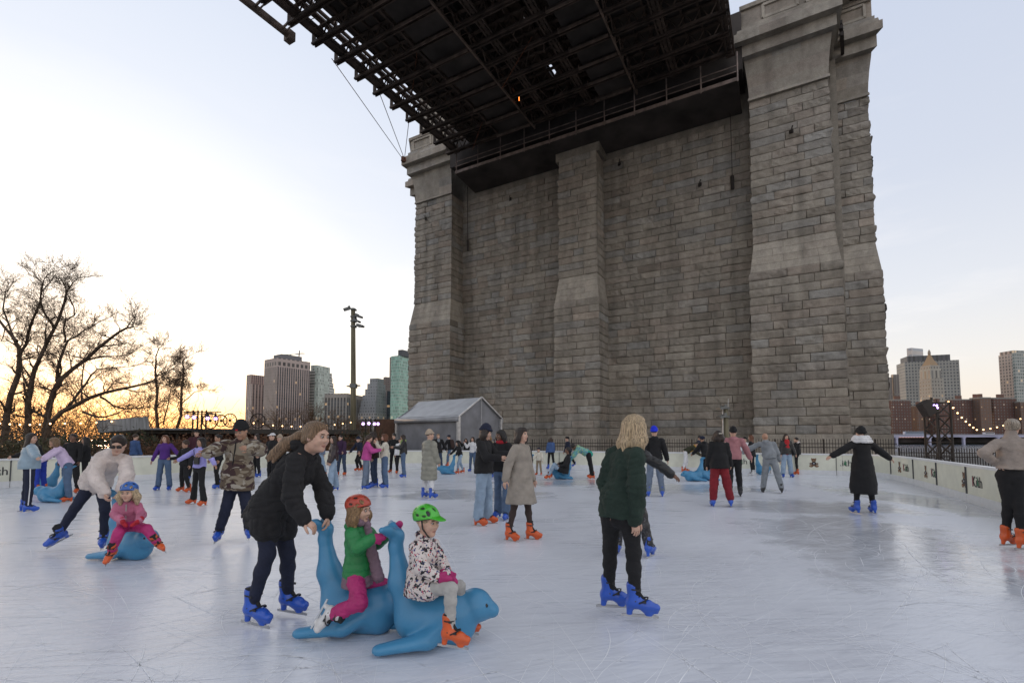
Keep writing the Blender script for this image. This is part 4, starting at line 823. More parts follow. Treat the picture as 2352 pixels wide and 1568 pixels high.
for i, (xl, xr, yt) in enumerate(((1021, 1112, 1178), (1025, 1108, 1160), (1028, 1105, 1142), (1033, 1103, 1125), (1040, 1100, 1108), (1046, 1098, 1092), (1053, 1093, 1077))):
    q = quad_px(Dx(xl), Dx(xl+(xr-xl)*.55), Dx(xr), 620+i*1.0, R(35)); block('tier', q, -1.5, ztop(Dx(yt), 620), f5b if i < 1 else f5, b5)
b7 = bld('dark brown slab half hidden behind the netted tower', 'office block', 'office_block'); b7.location = (-80, 700, -1.5); q = quad_px(Dx(1092), Dx(1098), Dx(1120), 700, R(60)); block('shaft', q, -1.5, ztop(Dx(1075), 700), facade('brown_slab', (.16, .13, .12), (.07, .06, .06), 3, 3.5, .5, .5, .03), b7)
b7b = bld('tall thin dark tower with a rooftop crane left of the green glass tower'); b7b.location = (-70, 900, -1.5); q = quad_px(Dx(1109), Dx(1113), Dx(1122), 900, R(60)); z_ = ztop(Dx(1018), 900); block('shaft', q, -1.5, z_, facade('thin_dark', (.20, .17, .15), (.06, .06, .06), 3, 3.5, .5, .5, .02), b7b)
b7c = bld('dark blue glass slab right behind the netted tower', 'office block', 'office_block'); b7c.location = (-76, 660, -1.5); q = quad_px(Dx(1103), Dx(1106), Dx(1125), 640, R(60)); block('shaft', q, -1.5, ztop(Dx(1115), 640), facade('navy_slab', (.07, .08, .10), (.04, .05, .07), 3, 4, .7, .7, .05), b7c)
b6 = bld('green glass tower with a dark rooftop box beside the bridge tower'); b6.location = (-30, 600, -1.5); q = quad_px(Dx(1113), Dx(1136), Dx(1215), 600, R(40)); zt_ = ztop(Dx(1014), 600); block('shaft', q, -1.5, zt_, facade('green_glass', (.30, .42, .37), (.20, .38, .31), 1.9, 3.9, .8, .78, .012, rough=.3, grough=.12), b6); block('plant_room', quad_px(Dx(1133), Dx(1145), Dx(1205), 603, R(40)), zt_, ztop(Dx(996), 600), mat('dark_plant', (.07, .075, .085), .6), b6)
# right bank skyline
c1 = bld('twin narrow concrete slabs just right of the bridge tower', 'tower block', 'tower_block'); c1.location = (760, 620, -1.5); fc1 = facade('concrete_slab', (.20, .18, .165), (.09, .08, .08), 4, 60, .4, .96, 0)
for (xl, xc, xr, yt) in ((2530, 2536, 2552, 1076), (2549, 2556, 2572, 1068)): block('slab', quad_px(Dx(xl), Dx(xc), Dx(xr), 620, R(50)), -1.5, ztop(Dx(yt), 620), fc1, c1)
c2 = bld('wide patterned federal style office block behind the pyramid roofed tower', 'office block', 'office_block'); c2.location = (820, 640, -1.5); q = quad_px(Dx(2566), Dx(2590), Dx(2747), 640, R(70)); zt_ = ztop(Dx(1033), 640); block('shaft', q, -1.5, zt_, facade('lattice_facade', (.30, .295, .27), (.085, .095, .11), 3.4, 4.1, .52, .55, .015), c2); block('dark_attic', quad_px(Dx(2578), Dx(2598), Dx(2722), 644, R(70)), zt_, ztop(Dx(1015), 640), facade('attic', (.10, .10, .11), (.04, .045, .05), 5, 30, .5, .9, 0), c2)
c2b = bld('pale glazed box tower rising behind the patterned block'); c2b.location = (790, 760, -1.5); block('shaft', quad_px(Dx(2598), Dx(2612), Dx(2645), 760, R(30)), -1.5, ztop(Dx(992), 760), facade('glazed_box', (.55, .52, .50), (.30, .33, .37), 90, 14, .95, .55, 0), c2b)
c3 = bld('cream stone tower with a golden brown pyramid roof and spire'); c3.location = (800, 560, -1.5); fc3 = facade('cream_stone', (.33, .31, .27), (.10, .10, .10), 3.6, 4.2, .42, .5, .10); fc3b = facade('colonnade', (.37, .35, .30), (.11, .11, .11), 5, 17, .45, .72, .02)
for i, (xl, xr, y0_, yt, mm) in enumerate(((2628, 2701, 1290, 1106, fc3), (2629, 2699, 1106, 1078, fc3), (2631, 2694, 1078, 1050, fc3b), (2634, 2691, 1050, 1040, fc3))):
    q = quad_px(Dx(xl), Dx(xl+(xr-xl)*.5), Dx(xr), 560+i, R(45)); z0_ = -1.5 if i == 0 else ztop(Dx(y0_), 560); block('tier', q, z0_, ztop(Dx(yt), 560), mm, c3)
q = quad_px(Dx(2637), Dx(2663), Dx(2688), 566, R(45)); zb = ztop(Dx(1040), 560); cc = sum(q)/4; mb = MB(); zc = ztop(Dx(1003), 560); mb.add([[*p, zb] for p in q]+[[*(cc+(p-cc)*.45), zb+(zc-zb)*.5] for p in q]+[[*(cc+(p-cc)*.10), zc] for p in q], [(i, (i+1) % 4, (i+1) % 4+4, i+4) for i in range(4)]+[(i+4, (i+1) % 4+4, (i+1) % 4+8, i+8) for i in range(4)]+[(8, 9, 10, 11)]); mb.build('pyramid_roof', mat('roof_copper', (.30, .20, .11), .6), c3)
mb = MB(); mb.tube([[*cc, zc-.5], [*cc, zc+2.5], [*cc, zc+5]], [1.6, 1.2, .1], 8); mb.build('spire', mat('spire_stone', (.3, .25, .2), .7), c3)
c4 = bld('tall pale office tower with a pink sunlit top at the right edge'); c4.location = (1000, 600, -1.5); q = quad_px(Dx(2861), Dx(2904), Dx(2960), 600, R(38)); zt_ = ztop(Dx(1008), 600)
block('shaft', q, -1.5, zt_, facade('pale_office', (.40, .35, .32), (.13, .14, .15), 3.4, 4, .5, .6, .05), c4); block('crown_storey', shrinkq(q, .92), zt_, zt_+4, facade('pale_crown', (.42, .34, .30), (.08, .08, .08), 5, 9, .5, .6, 0), c4)
block('glass_tower', quad_px(Dx(2900), Dx(2908), Dx(2990), 590, R(38)), -1.5, ztop(Dx(1000), 590), facade('green_grey_glass', (.36, .38, .36), (.15, .19, .19), 3, 4, .7, .6, .10), c4)
fb = facade('red_brick', (.115, .062, .050), (.10, .10, .10), 3.3, 3.0, .34, .42, .05, rough=.9, warm=(1, .8, .6)); fbl = facade('tan_brick', (.165, .105, .080), (.09, .09, .09), 3.3, 3.0, .3, .42, .04, rough=.9)
bl = [(2525, 2548, 2602, 1142, fb, 'brick apartment block nearest the bridge tower on the far bank'), (2596, 2620, 2648, 1158, fbl, 'tan brick apartment wing behind the patterned coat skater'), (2640, 2668, 2712, 1150, fb, 'brick apartment block behind the black truss tower'), (2700, 2722, 2778, 1140, fb, 'brick apartment block right of the black truss tower'), (2770, 2800, 2832, 1136, fbl, 'tan brick apartment block with roof tank on the far bank'), (2812, 2838, 2905, 1136, fb, 'wide brick apartment block behind the hanging bulbs'), (2898, 2915, 2990, 1148, fbl, 'brick apartment block cut off by the right photo edge')]
bl[1] = (*bl[1][:5], 'tan brick apartment wing left of the black truss tower')
for i, (xl, xc, xr, yt, mm, lb) in enumerate(bl):
    o = bld(lb, 'apartment block', 'apartment_block'); o.location = (700+40*i, 500, -1.5); o['group'] = 'brick apartment blocks on the far bank'; q = quad_px(Dx(xl), Dx(xc), Dx(xr), 490+5*(i % 2), R(42)); z_ = ztop(Dx(yt), 490); block('wall', q, -1.5, z_, mm, o); block('parapet', shrinkq(q, 1.01), z_, z_+1.2, mat('parapet_grey', (.25, .24, .22), .8), o)
    block('roof_hut', shrinkq(q, .25), z_+1.2, z_+5, mat('hut_brick', (.16, .09, .07), .9), o)
bh = bld('small rooftop hut with a bright lamp above the brick blocks', 'roof hut', 'roof_hut'); bh.location = (880, 505, 0); block('wall', quad_px(Dx(2780), Dx(2785), Dx(2805), 505, R(42)), 30, ztop(Dx(1124), 505), mat('hut_brick2', (.2, .1, .08), .9), bh)
# elevated highway and bank
hw_m = mat('highway_girder', (.42, .42, .56), .6, noise=.15, nscale=.05); via = empty('elevated_highway', 'pale lilac elevated highway along the far river bank', 'elevated road', (650, 440, 0)); Yv = 440
mb = MB(); a = at(Dx(2500), 1009, Yv); b_ = at(Dx(3010), 1009, Yv); mb.prism([[a[0], Yv, 3.7], [b_[0], Yv, 3.7], [b_[0], Yv+16, 3.7], [a[0], Yv+16, 3.7]], (0, 0, 1.7)); mb.build('girder', hw_m, via)
mb = MB(); mb.prism([[a[0], Yv-.2, 5.4], [b_[0], Yv-.2, 5.4], [b_[0], Yv, 5.4], [a[0], Yv, 5.4]], (0, 0, .9)); mb.build('parapet', mat('hw_parapet', (.30, .30, .36), .7), via)
for x in (2560, 2655, 2752, 2850, 2940):
    p = at(Dx(x), 1009, Yv); mb = MB(); mb.box([p[0], Yv+1, .3], 1.6, 2, 6.6); mb.prism([[p[0]-2.5, Yv+.3, 3.7], [p[0]+2.5, Yv+.3, 3.7], [p[0]+.8, Yv+.3, 2.2], [p[0]-.8, Yv+.3, 2.2]], (0, 1.2, 0)); mb.build('pier', hw_m, via)
lit = MB(); p = at(Dx(2570), 1009, Yv); 
for k in range(14): q_ = at(Dx(2545+k*8), 1009, Yv); lit.box([q_[0], Yv+3, 3.5], 1.6, .6, .25)
lit.build('soffit_lamps', mat('soffit_lamp', (1, .7, .6), emit=(1, .55, .45), estr=.8), via)
qy = MB(); qy.prism([[a[0], Yv+6, -1.5], [b_[0], Yv+6, -1.5], [b_[0], Yv+12, -1.5], [a[0], Yv+12, -1.5]], (0, 0, 5.1)); tag(qy.build('quay_wall', mat('quay_dark', (.035, .03, .03), .9, noise=.4, nscale=.1)), 'dark quay wall and underpass beneath the elevated highway', 'quay wall')
for (x0, x1, lb, nm, cat, colr) in ((2580, 2638, 'long pale blue bus driving on the elevated highway', 'bus', 'bus', (.25, .32, .42)), (2808, 2836, 'small white van on the elevated highway at the right', 'van', 'van', (.5, .5, .52))):
    p0 = at(Dx(x0), 1009, Yv+4); p1 = at(Dx(x1), 1009, Yv+4); o = empty(nm, lb, cat, [(p0[0]+p1[0])/2, Yv+4, 5.4]); mb = MB(); L_ = p1[0]-p0[0]; h_ = 3.0 if nm == 'bus' else 2.2; c = np.array([(p0[0]+p1[0])/2, Yv+4, 5.4+.5+h_/2])
    poly = [(-.5, 0), (.5, 0), (.5, .75), (.47, 1), (-.46, 1), (-.5, .8)]; mb.prism([[c[0]+L_*u_, Yv+2.8, 5.9+h_*v_] for u_, v_ in poly], (0, 2.4, 0)); mb.build('body', mat(nm+'_paint', colr, .4), o)
    mb = MB(); mb.box([c[0], Yv+2.78, 5.9+h_*.66], L_*.9, .05, h_*.32); mb.build('window', mat('vehicle_glass', (.04, .05, .06), .2), o)
    for sx in (-.32, .32): mb = MB(); mb.tube([[c[0]+L_*sx, Yv+2.7, 5.9], [c[0]+L_*sx, Yv+3.1, 5.9]], .5, 10); mb.build('wheel', mat('tyre', (.02, .02, .02), .8), o)
# =================================================================== figures: signed distance shapes turned into one continuous skin each
def seg_d(P, a, b, ra, rb, w=None, sq=1.0):
    a = np.asarray(a, np.float32); b = np.asarray(b, np.float32)
    if w is not None and sq != 1.0:
        c = (a+b)/2; w = np.asarray(w, np.float32); P = P+((P-c)@w)[..., None]*w*(sq-1); a = a+((a-c)@w)*w*(sq-1); b = b+((b-c)@w)*w*(sq-1)
    ba = b-a; L2 = float(ba@ba)+1e-9; pa = P-a; t = np.clip((pa@ba)/L2, 0, 1)
    return np.sqrt(((pa-t[..., None]*ba)**2).sum(-1))-(ra+(rb-ra)*t)
def ell_d(P, c, A, r):
    q = (P-np.asarray(c, np.float32))@np.asarray(A, np.float32).T; r = np.asarray(r, np.float32); k = np.sqrt(((q/r)**2).sum(-1)); return (k-1)*r.min()
def smin(a, b, k):
    h = np.maximum(k-np.abs(a-b), 0)/k; return np.minimum(a, b)-h*h*k*.25
def cap(a, b, ra, rb, k=.03, w=None, sq=1.0): return ('c', np.asarray(a, float), np.asarray(b, float), ra, rb, k, w, sq)
def ell(c, A, r, k=.03): return ('e', np.asarray(c, float), A, r, k)
def neg(p): return ('-', p)
def pbb(p):
    if p[0] == 'c': m = max(p[3], p[4]); return np.minimum(p[1], p[2])-m, np.maximum(p[1], p[2])+m
    m = max(p[3]); return p[1]-m, p[1]+m
def peval(P, p): return seg_d(P, p[1], p[2], p[3], p[4], p[6], p[7]) if p[0] == 'c' else ell_d(P, p[1], p[2], p[3])
CORN = np.array([(i, j, k) for i in (0, 1) for j in (0, 1) for k in (0, 1)])
EDG = [(a, b) for a in range(8) for b in range(a+1, 8) if np.abs(CORN[a]-CORN[b]).sum() == 1]
def sdf_mesh(groups, vox, disp=None, kg=.02):
    lo = np.full(3, 1e9); hi = -lo
    for prims, cuts in groups:
        for p in prims:
            if p[0] == '-': continue
            a, b = pbb(p); lo = np.minimum(lo, a); hi = np.maximum(hi, b)
    lo = lo-3*vox-.02; hi = hi+3*vox+.02; n = np.ceil((hi-lo)/vox).astype(int)+1
    ax = [np.float32(lo[i])+vox*np.arange(n[i], dtype=np.float32) for i in range(3)]; TOT = None
    for prims, cuts in groups:
        Fd = np.full(n, .25, np.float32)
        for p in prims:
            ng = p[0] == '-'
            if ng: p = p[1]
            k = p[5] if p[0] == 'c' else p[4]; a, b = pbb(p); m = k+2.5*vox
            i0 = np.clip(np.floor((a-m-lo)/vox).astype(int), 0, n-1); i1 = np.clip(np.ceil((b+m-lo)/vox).astype(int)+1, 1, n)
            if np.any(i1 <= i0): continue
            sl = tuple(slice(i0[q], i1[q]) for q in range(3))
            P = np.stack(np.meshgrid(*[ax[q][sl[q]] for q in range(3)], indexing='ij'), -1); d = peval(P, p)
            Fd[sl] = -smin(-Fd[sl], d, k) if ng else smin(Fd[sl], d, k)
        for (c, nv) in cuts:
            nv = nrm(nv); g = (ax[0]-c[0])[:, None, None]*nv[0]+(ax[1]-c[1])[None, :, None]*nv[1]+(ax[2]-c[2])[None, None, :]*nv[2]
            Fd = np.maximum(Fd, g.astype(np.float32))
        TOT = Fd if TOT is None else smin(TOT, Fd, kg)
    Fd = TOT
    if disp is not None:
        mk = np.abs(Fd) < 3.2*vox; I = np.argwhere(mk); P = lo+I*vox; Fd[mk] -= disp(P).astype(np.float32)
    S = Fd < 0; c8 = sum(S[i:n[0]-1+i, j:n[1]-1+j, k:n[2]-1+k].astype(np.int8) for i, j, k in CORN)
    act = (c8 > 0) & (c8 < 8); I = np.argwhere(act); vid = np.full(act.shape, -1, np.int64); vid[act] = np.arange(len(I))
    vals = np.stack([Fd[I[:, 0]+c[0], I[:, 1]+c[1], I[:, 2]+c[2]] for c in CORN], 1); acc = np.zeros((len(I), 3)); cnt = np.zeros(len(I))
    for a, b in EDG:
        va, vb_ = vals[:, a], vals[:, b]; m = (va < 0) != (vb_ < 0); t = np.where(m, va/(va-vb_+1e-12), 0); q = CORN[a]+(CORN[b]-CORN[a])*t[:, None]; acc[m] += q[m]; cnt[m] += 1
    Vx = lo+(I+acc/np.maximum(cnt, 1)[:, None])*vox; Fc = []
    for axn in range(3):
        sA = [slice(None)]*3; sB = [slice(None)]*3; sA[axn] = slice(0, -1); sB[axn] = slice(1, None); A_ = S[tuple(sA)]; B_ = S[tuple(sB)]; E_ = np.argwhere(A_ != B_)
        o1, o2 = [q for q in range(3) if q != axn]; E_ = E_[(E_[:, o1] > 0) & (E_[:, o2] > 0) & (E_[:, o1] < n[o1]-1) & (E_[:, o2] < n[o2]-1)]
        ins = A_[E_[:, 0], E_[:, 1], E_[:, 2]]
        def idx(da, db):
            q = E_.copy(); q[:, o1] += da; q[:, o2] += db; return vid[q[:, 0], q[:, 1], q[:, 2]]
        Q = np.stack([idx(-1, -1), idx(0, -1), idx(0, 0), idx(-1, 0)], 1); fl = ins if axn != 1 else ~ins; Q = np.where(fl[:, None], Q, Q[:, ::-1]); Fc.append(Q)
    return Vx, np.vstack(Fc)
def sdf_obj(name, groups, vox, mats, parent, disp=None, kg=.02, extra=None, mi_fn=None):
    V, Fq = sdf_mesh(groups, vox, disp, kg); Fl = Fq.tolist(); mi = None
    if mi_fn is not None: mi = list(mi_fn(V[Fq].mean(1)))
    if extra is not None and extra.n:
        off = len(V); V = np.vstack([V]+extra.v); Fl = Fl+[tuple(i+off for i in f) for f in extra.f]; mi = (mi if mi is not None else [0]*len(Fq))+extra.mi
    M = np.array(parent_matrix(parent).inverted()); V = V@M[:3, :3].T+M[:3, 3]
    return mesh_obj(name, V, [tuple(f) for f in Fl], mats, parent, True, mi)
# ------------------------------------------------------------------ cloth and skin materials
def cloth(name, col, rough=.9, bs=70, bump=.25, noise=.12, stretch=None, coat=0.0, sheen=.0, ns=7.0):
    m = mat('cloth_'+name, col, rough, noise=noise, nscale=ns, bump=bump, bscale=bs, stretch=stretch, coat=coat); m.node_tree.nodes['Principled BSDF'].inputs['Sheen Weight'].default_value = sheen; return m
def skin(name, col):
    m = mat('skin_'+name, col, .55, noise=.06, nscale=18, bump=.05, bscale=200); b = m.node_tree.nodes['Principled BSDF']; b.inputs['Subsurface Weight'].default_value = .12; b.inputs['Subsurface Radius'].default_value = (.01, .004, .002); return m
def hairm(name, col): return mat('hair_'+name, col, .42, noise=.42, nscale=5, stretch=(34, 34, 2.5), bump=.8, bscale=6)
SK = {'fair': skin('fair', (.56, .35, .26)), 'tan': skin('tan', (.42, .24, .16)), 'brown': skin('brown', (.16, .08, .05)), 'pale': skin('pale', (.62, .42, .34))}
lipm = mat('lips', (.38, .19, .15), .5, noise=.02); browm = mat('eyebrow', (.07, .045, .03), .8); eyem = mat('eye_dark', (.025, .02, .018), .2, noise=0); eyew = mat('eye_white', (.36, .31, .28), .3, noise=0)
HR = {'black': hairm('black', (.016, .012, .011)), 'brown': hairm('brown', (.055, .030, .018)), 'dkbrown': hairm('dark_brown', (.03, .018, .013)), 'blond': hairm('blond', (.56, .42, .26)), 'ltbrown': hairm('light_brown', (.24, .15, .085)), 'red': hairm('auburn', (.16, .055, .022)), 'grey': hairm('grey_blond', (.42, .36, .29)), 'sandy': hairm('sandy', (.30, .18, .085))}
def patt_mat(name, cols, scale, stretch=(1, 1, 1), edges=None, rough=.85, dist=1.2, thr=None):
    m = bpy.data.materials.new('cloth_'+name); m.use_nodes = True; nt = m.node_tree; b = nt.nodes['Principled BSDF']; b.inputs['Roughness'].default_value = rough; t = nn(nt, 'ShaderNodeTexCoord'); mp = nn(nt, 'ShaderNodeMapping'); nt.links.new(t.outputs['Object'], mp.inputs[0]); mp.inputs['Scale'].default_value = stretch
    cur = cols[0]
    for i, c in enumerate(cols[1:]):
        q = nn(nt, 'ShaderNodeTexNoise'); q.inputs['Scale'].default_value = scale*(1+.18*i); q.inputs['Detail'].default_value = 1.5; q.inputs['Distortion'].default_value = dist
        mv = nn(nt, 'ShaderNodeMapping'); nt.links.new(mp.outputs[0], mv.inputs[0]); mv.inputs['Location'].default_value = (3.3*i, 7.1*i, 1.7*i); nt.links.new(mv.outputs[0], q.inputs['Vector'])
        th = (thr[i] if thr else .54); cur = mixc(nt, ramp(nt, q.outputs['Fac'], [(th, 0.0), (th+.015, 1.0)]), cur, c)
    nt.links.new(cur, b.inputs['Base Color']); return m
CAMO = patt_mat('camouflage', [(.24, .20, .145), (.105, .075, .05), (.045, .022, .022), (.33, .30, .25)], 4.2, (1, 1, 1.7), thr=[.50, .57, .60])
LEOP = patt_mat('spotted', [(.62, .56, .53), (.02, .02, .025), (.03, .05, .16), (.40, .05, .10), (.50, .08, .04)], 36, (1, 1, 1.0), thr=[.56, .63, .655, .67], dist=.4)
TIED = patt_mat('tie_dye', [(.12, .34, .34), (.34, .42, .14), (.10, .22, .35), (.22, .42, .30)], 5.0, dist=2.0)
SPARK = patt_mat('speckled_black', [(.015, .015, .017), (.12, .12, .13)], 24, thr=[.60], dist=2.5, rough=.4)
FLOR = patt_mat('floral_white', [(.65, .66, .68), (.30, .55, .40), (.55, .20, .35)], 16, thr=[.58, .62])
C = {k: cloth(k, *v) for k, v in {'black': ((.009, .009, .0105),), 'softblack': ((.012, .0115, .013),), 'navy': ((.012, .016, .038),), 'darkgreen': ((.016, .032, .024), .95, 45, .5), 'denim': ((.085, .135, .225),), 'ltdenim': ((.27, .36, .47),), 'dkdenim': ((.035, .055, .10),), 'greydenim': ((.15, .19, .26),), 'purple': ((.085, .025, .20),), 'plum': ((.045, .018, .055),), 'maroon': ((.05, .012, .02),), 'lav': ((.36, .34, .72),), 'pinklav': ((.62, .50, .68),), 'royal': ((.02, .05, .38),), 'fleece': ((.66, .58, .54), .98, 35, .9), 'pinkcoat': ((.46, .13, .22), .6), 'magenta': ((.40, .018, .14), .6), 'red': ((.42, .015, .03),), 'dkred': ((.20, .012, .02),), 'green': ((.018, .20, .055), .5), 'mauve': ((.20, .13, .165),), 'pink': ((.52, .08, .30), .95, 40, .6), 'brown': ((.04, .022, .018),), 'leather': ((.025, .014, .016), .3), 'bleather': ((.009, .009, .010), .38), 'cream': ((.60, .56, .47),), 'khaki': ((.25, .245, .20), .5), 'beige': ((.30, .265, .225),), 'beigehat': ((.42, .34, .26),), 'ltgreen': ((.30, .42, .14),), 'white': ((.70, .70, .71),), 'olive': ((.035, .035, .018),), 'rose': ((.38, .17, .185),), 'grey': ((.23, .25, .27),), 'redtop': ((.42, .02, .025),), 'teal': ((.03, .30, .24),), 'knit': ((.33, .28, .245), .95, 30, .8), 'tights': ((.045, .03, .026),), 'ltgrey': ((.42, .41, .39),), 'puffblue': ((.27, .37, .45), .35), 'blueden': ((.05, .10, .24),), 'blueneon': ((.01, .03, .65),), 'stripe': ((.5, .5, .52),), 'mustard': ((.5, .28, .02),), 'tan': ((.28, .22, .15),)}.items()}
# ------------------------------------------------------------------ skates (one pair of meshes per colour, shared)
sk_blue = mat('skate_blue', (.02, .09, .48), .35, noise=.1, coat=.2); sk_or = mat('skate_orange', (.62, .095, .015), .4, noise=.1, coat=.2); sk_bk = mat('skate_black', (.02, .02, .022), .4); sk_wh = mat('skate_white', (.6, .6, .6), .4)
blade_m = mat('blade_steel', (.5, .5, .5), .3, .8); liner_m = mat('skate_liner', (.012, .012, .014), .8); strap_m = mat('skate_strap', (.02, .02, .022), .45)
hold = bpy.data.objects.new('tmp', None); I3 = np.eye(3)
def local_mesh(fn):
    o = fn(); me = o.data; bpy.data.objects.remove(o); return me
class _Z: pass
zero = bpy.data.objects.new('zero', None)
def mk_boot(vox):
    pr = [cap((-.018, 0, .085), (-.006, 0, -.03), .054, .054, .03), cap((-.035, 0, -.055), (.10, 0, -.065), .046, .043, .035), cap((.08, 0, -.072), (.165, 0, -.082), .044, .036, .03, (0, 0, 1), 1.15), cap((-.042, 0, -.08), (-.050, 0, -.145), .031, .024, .02, (0, 1., 0), 1.25), cap((.085, 0, -.09), (.110, 0, -.148), .038, .028, .03, (0, 1., 0), 1.3), cap((.12, 0, -.115), (.17, 0, -.118), .020, .016, .02)]
    return sdf_obj('ice_skate', [(pr, [((0, 0, .105), (0.25, 0, 1)), ((0, 0, -.153), (0, 0, -1))])], vox, sk_blue, zero)
bootN = local_mesh(lambda: mk_boot(.008)); bootF = local_mesh(lambda: mk_boot(.016))
def mk_liner(): return sdf_obj('liner', [([cap((-.018, 0, .06), (-.022, 0, .130), .045, .047, .01), cap((.022, 0, .03), (.028, 0, .12), .018, .018, .02), cap((.036, 0, .015), (.075, 0, -.028), .018, .016, .02)], [((0, 0, .128), (-.25, 0, 1))])], .010, liner_m, zero)
linM = local_mesh(mk_liner)
def mk_blade():
    mb = MB(); mb.box((.035, 0, -.160), .30, .005, .020); mb.box((.035, 0, -.149), .27, .010, .006); return mb.build('blade', blade_m)
blM = local_mesh(mk_blade)
def mk_strap():
    mb = MB()
    for (c, rx, ry, tl_) in (((-.012, 0, .066), .056, .056, .1), ((.045, 0, -.035), .058, .052, -.9)):
        pts = [np.array([c[0]+rx*math.cos(t), ry*math.sin(t), c[2]-tl_*rx*math.cos(t)*.55]) for t in np.linspace(-1.9, 1.9, 12)]; mb.tube(pts, .0065, 4)
    for (x, z) in ((.045, .062), (.092, -.03)):
        for sy in (-1, 1): mb.box((x-.02, sy*.05, z), .028, .010, .016)
    for sy in (-1, 1): mb.ball((.0, sy*.047, -.028), .012, 6)
    return mb.build('strap', strap_m)
stM = local_mesh(mk_strap)
def put_skate(parent, ank, toe, shin_up, s, m, near=True, white_=False):
    toe = nrm(toe); upv = nrm(np.asarray(shin_up)-toe*(np.asarray(shin_up)@toe)); sd_ = np.cross(upv, toe)
    me = bootN if near else bootF; key = me.name+m.name
    if key not in bpy.data.meshes:
        q = me.copy(); q.name = key; q.materials.clear(); q.materials.append(m)
    o = bpy.data.objects.new('ice_skate', bpy.data.meshes[key]); COL.objects.link(o); o.parent = parent
    Mw = Matrix(((toe[0]*s, sd_[0]*s, upv[0]*s, ank[0]), (toe[1]*s, sd_[1]*s, upv[1]*s, ank[1]), (toe[2]*s, sd_[2]*s, upv[2]*s, ank[2]), (0, 0, 0, 1)))
    o.matrix_local = parent_matrix(parent).inverted() @ Mw
    for nm, mm in (('blade', blM), ('liner', linM))+((('strap', stM),) if near or True else ()):
        c = bpy.data.objects.new(nm, mm); COL.objects.link(c); c.parent = o
    return o
# ------------------------------------------------------------------ pose helpers
def pose(x, y, h, face, lean=0, side=0, aL=(8, 5, 15), aR=(8, 5, 15), lL=(0, 5, 6), lR=(0, 5, 6), head=(0, 0), fem=True, z0=0.0, dY=0.0, crouch=0):
    s = h/1.77; g = gp(x, y); g = g+np.array([0, dY, 0]); th = R(face); fw = np.array([math.sin(th), -math.cos(th), 0]); rt = np.array([fw[1], -fw[0], 0]); up = np.array([0, 0, 1.])
    J = {'s': s, 'fw': fw, 'rt': rt}
    def ldir(f, a, sg): f, a = R(f), R(a); return nrm(-up*math.cos(f)*math.cos(a)+fw*math.sin(f)+rt*sg*math.sin(a))
    hips = {}
    for k, sg, l in (('L', -1, lL), ('R', 1, lR)):
        d1 = ldir(l[0], l[1], sg); d2 = ldir(l[0]-l[2], l[1], sg); hips[k] = (sg, d1*.42*s, d2*.39*s)
    drop = max(-(v[1]+v[2])[2] for v in hips.values()); pel = np.array([g[0], g[1], .17*s+drop+.02*s+z0])
    cen = sum((v[1]+v[2]) for v in hips.values())/2; pel[:2] -= cen[:2]
    for k, (sg, a, b) in hips.items(): J['hi'+k] = pel+rt*sg*.085*s-up*.03*s; J['kn'+k] = J['hi'+k]+a; J['an'+k] = J['kn'+k]+b
    bu = nrm(up*math.cos(R(lean))+fw*math.sin(R(lean))+rt*math.sin(R(side))); bf = nrm(fw-bu*(fw@bu))
    J['pel'] = pel; J['nek'] = pel+bu*.49*s; J['che'] = pel+bu*.34*s; J['bu'] = bu; J['bf'] = bf
    sw = .155 if fem else .18
    for k, sg, a in (('L', -1, aL), ('R', 1, aR)):
        sh = J['nek']-bu*.045*s+rt*sg*sw*s; J['sh'+k] = sh
        ab, fl, eb = a[:3]; inn = a[3] if len(a) > 3 else 0
        dn = -up; f_ = R(fl); q = R(ab); d1 = nrm(dn*math.cos(f_)*math.cos(q)+fw*math.sin(f_)*math.cos(q)+rt*sg*math.sin(q)); f2 = R(fl+eb); q2 = R(ab*.6-inn) if eb > 40 else R(ab-inn)
        d2 = nrm(dn*math.cos(f2)*math.cos(q2)+fw*math.sin(f2)*math.cos(q2)+rt*sg*math.sin(q2)); J['el'+k] = sh+d1*.275*s; J['wr'+k] = J['el'+k]+d2*.24*s
    hy = R(face+head[0]); hp = R(head[1]-lean*.3); hf = np.array([math.sin(hy)*math.cos(hp), -math.cos(hy)*math.cos(hp), math.sin(hp)]); hu = nrm(up-hf*(up@hf)); hu = nrm(hu+bu*.25)
    J['hf'] = nrm(hf-hu*(hf@hu)); J['hu'] = hu; J['hed'] = J['nek']+nrm(bu*.6+hu*.6)*.155*s+J['hf']*.02*s
    J['toeL'] = nrm(fw-rt*.15); J['toeR'] = nrm(fw+rt*.15); J['base'] = np.array([g[0], g[1], 0])
    return J
def pxpose(Y0, s, fwd, pts, hf, hu=(0, 0, 1), toes=None, bu=None):
    J = {'s': s}
    for k, v in pts.items(): J[k] = at(v[0], v[1], Y0+(v[2] if len(v) > 2 else 0))
    fw = nrm([*fwd[:2], 0]); J['fw'] = fw; J['rt'] = np.array([fw[1], -fw[0], 0]); J['bu'] = nrm(J['nek']-J['pel']); J['bf'] = nrm(fw-J['bu']*(fw@J['bu'])); J['che'] = lerp(J['pel'], J['nek'], .68) if 'che' not in J else J['che']
    hf = nrm(hf); hu = np.asarray(hu, float); hu = nrm(hu-hf*(hu@hf)); J['hf'] = hf; J['hu'] = hu; toes = toes or {}
    J['toeL'] = nrm(toes.get('L', fw)); J['toeR'] = nrm(toes.get('R', fw)); b = (J['anL']+J['anR'])/2; J['base'] = np.array([b[0], b[1], 0]); return J
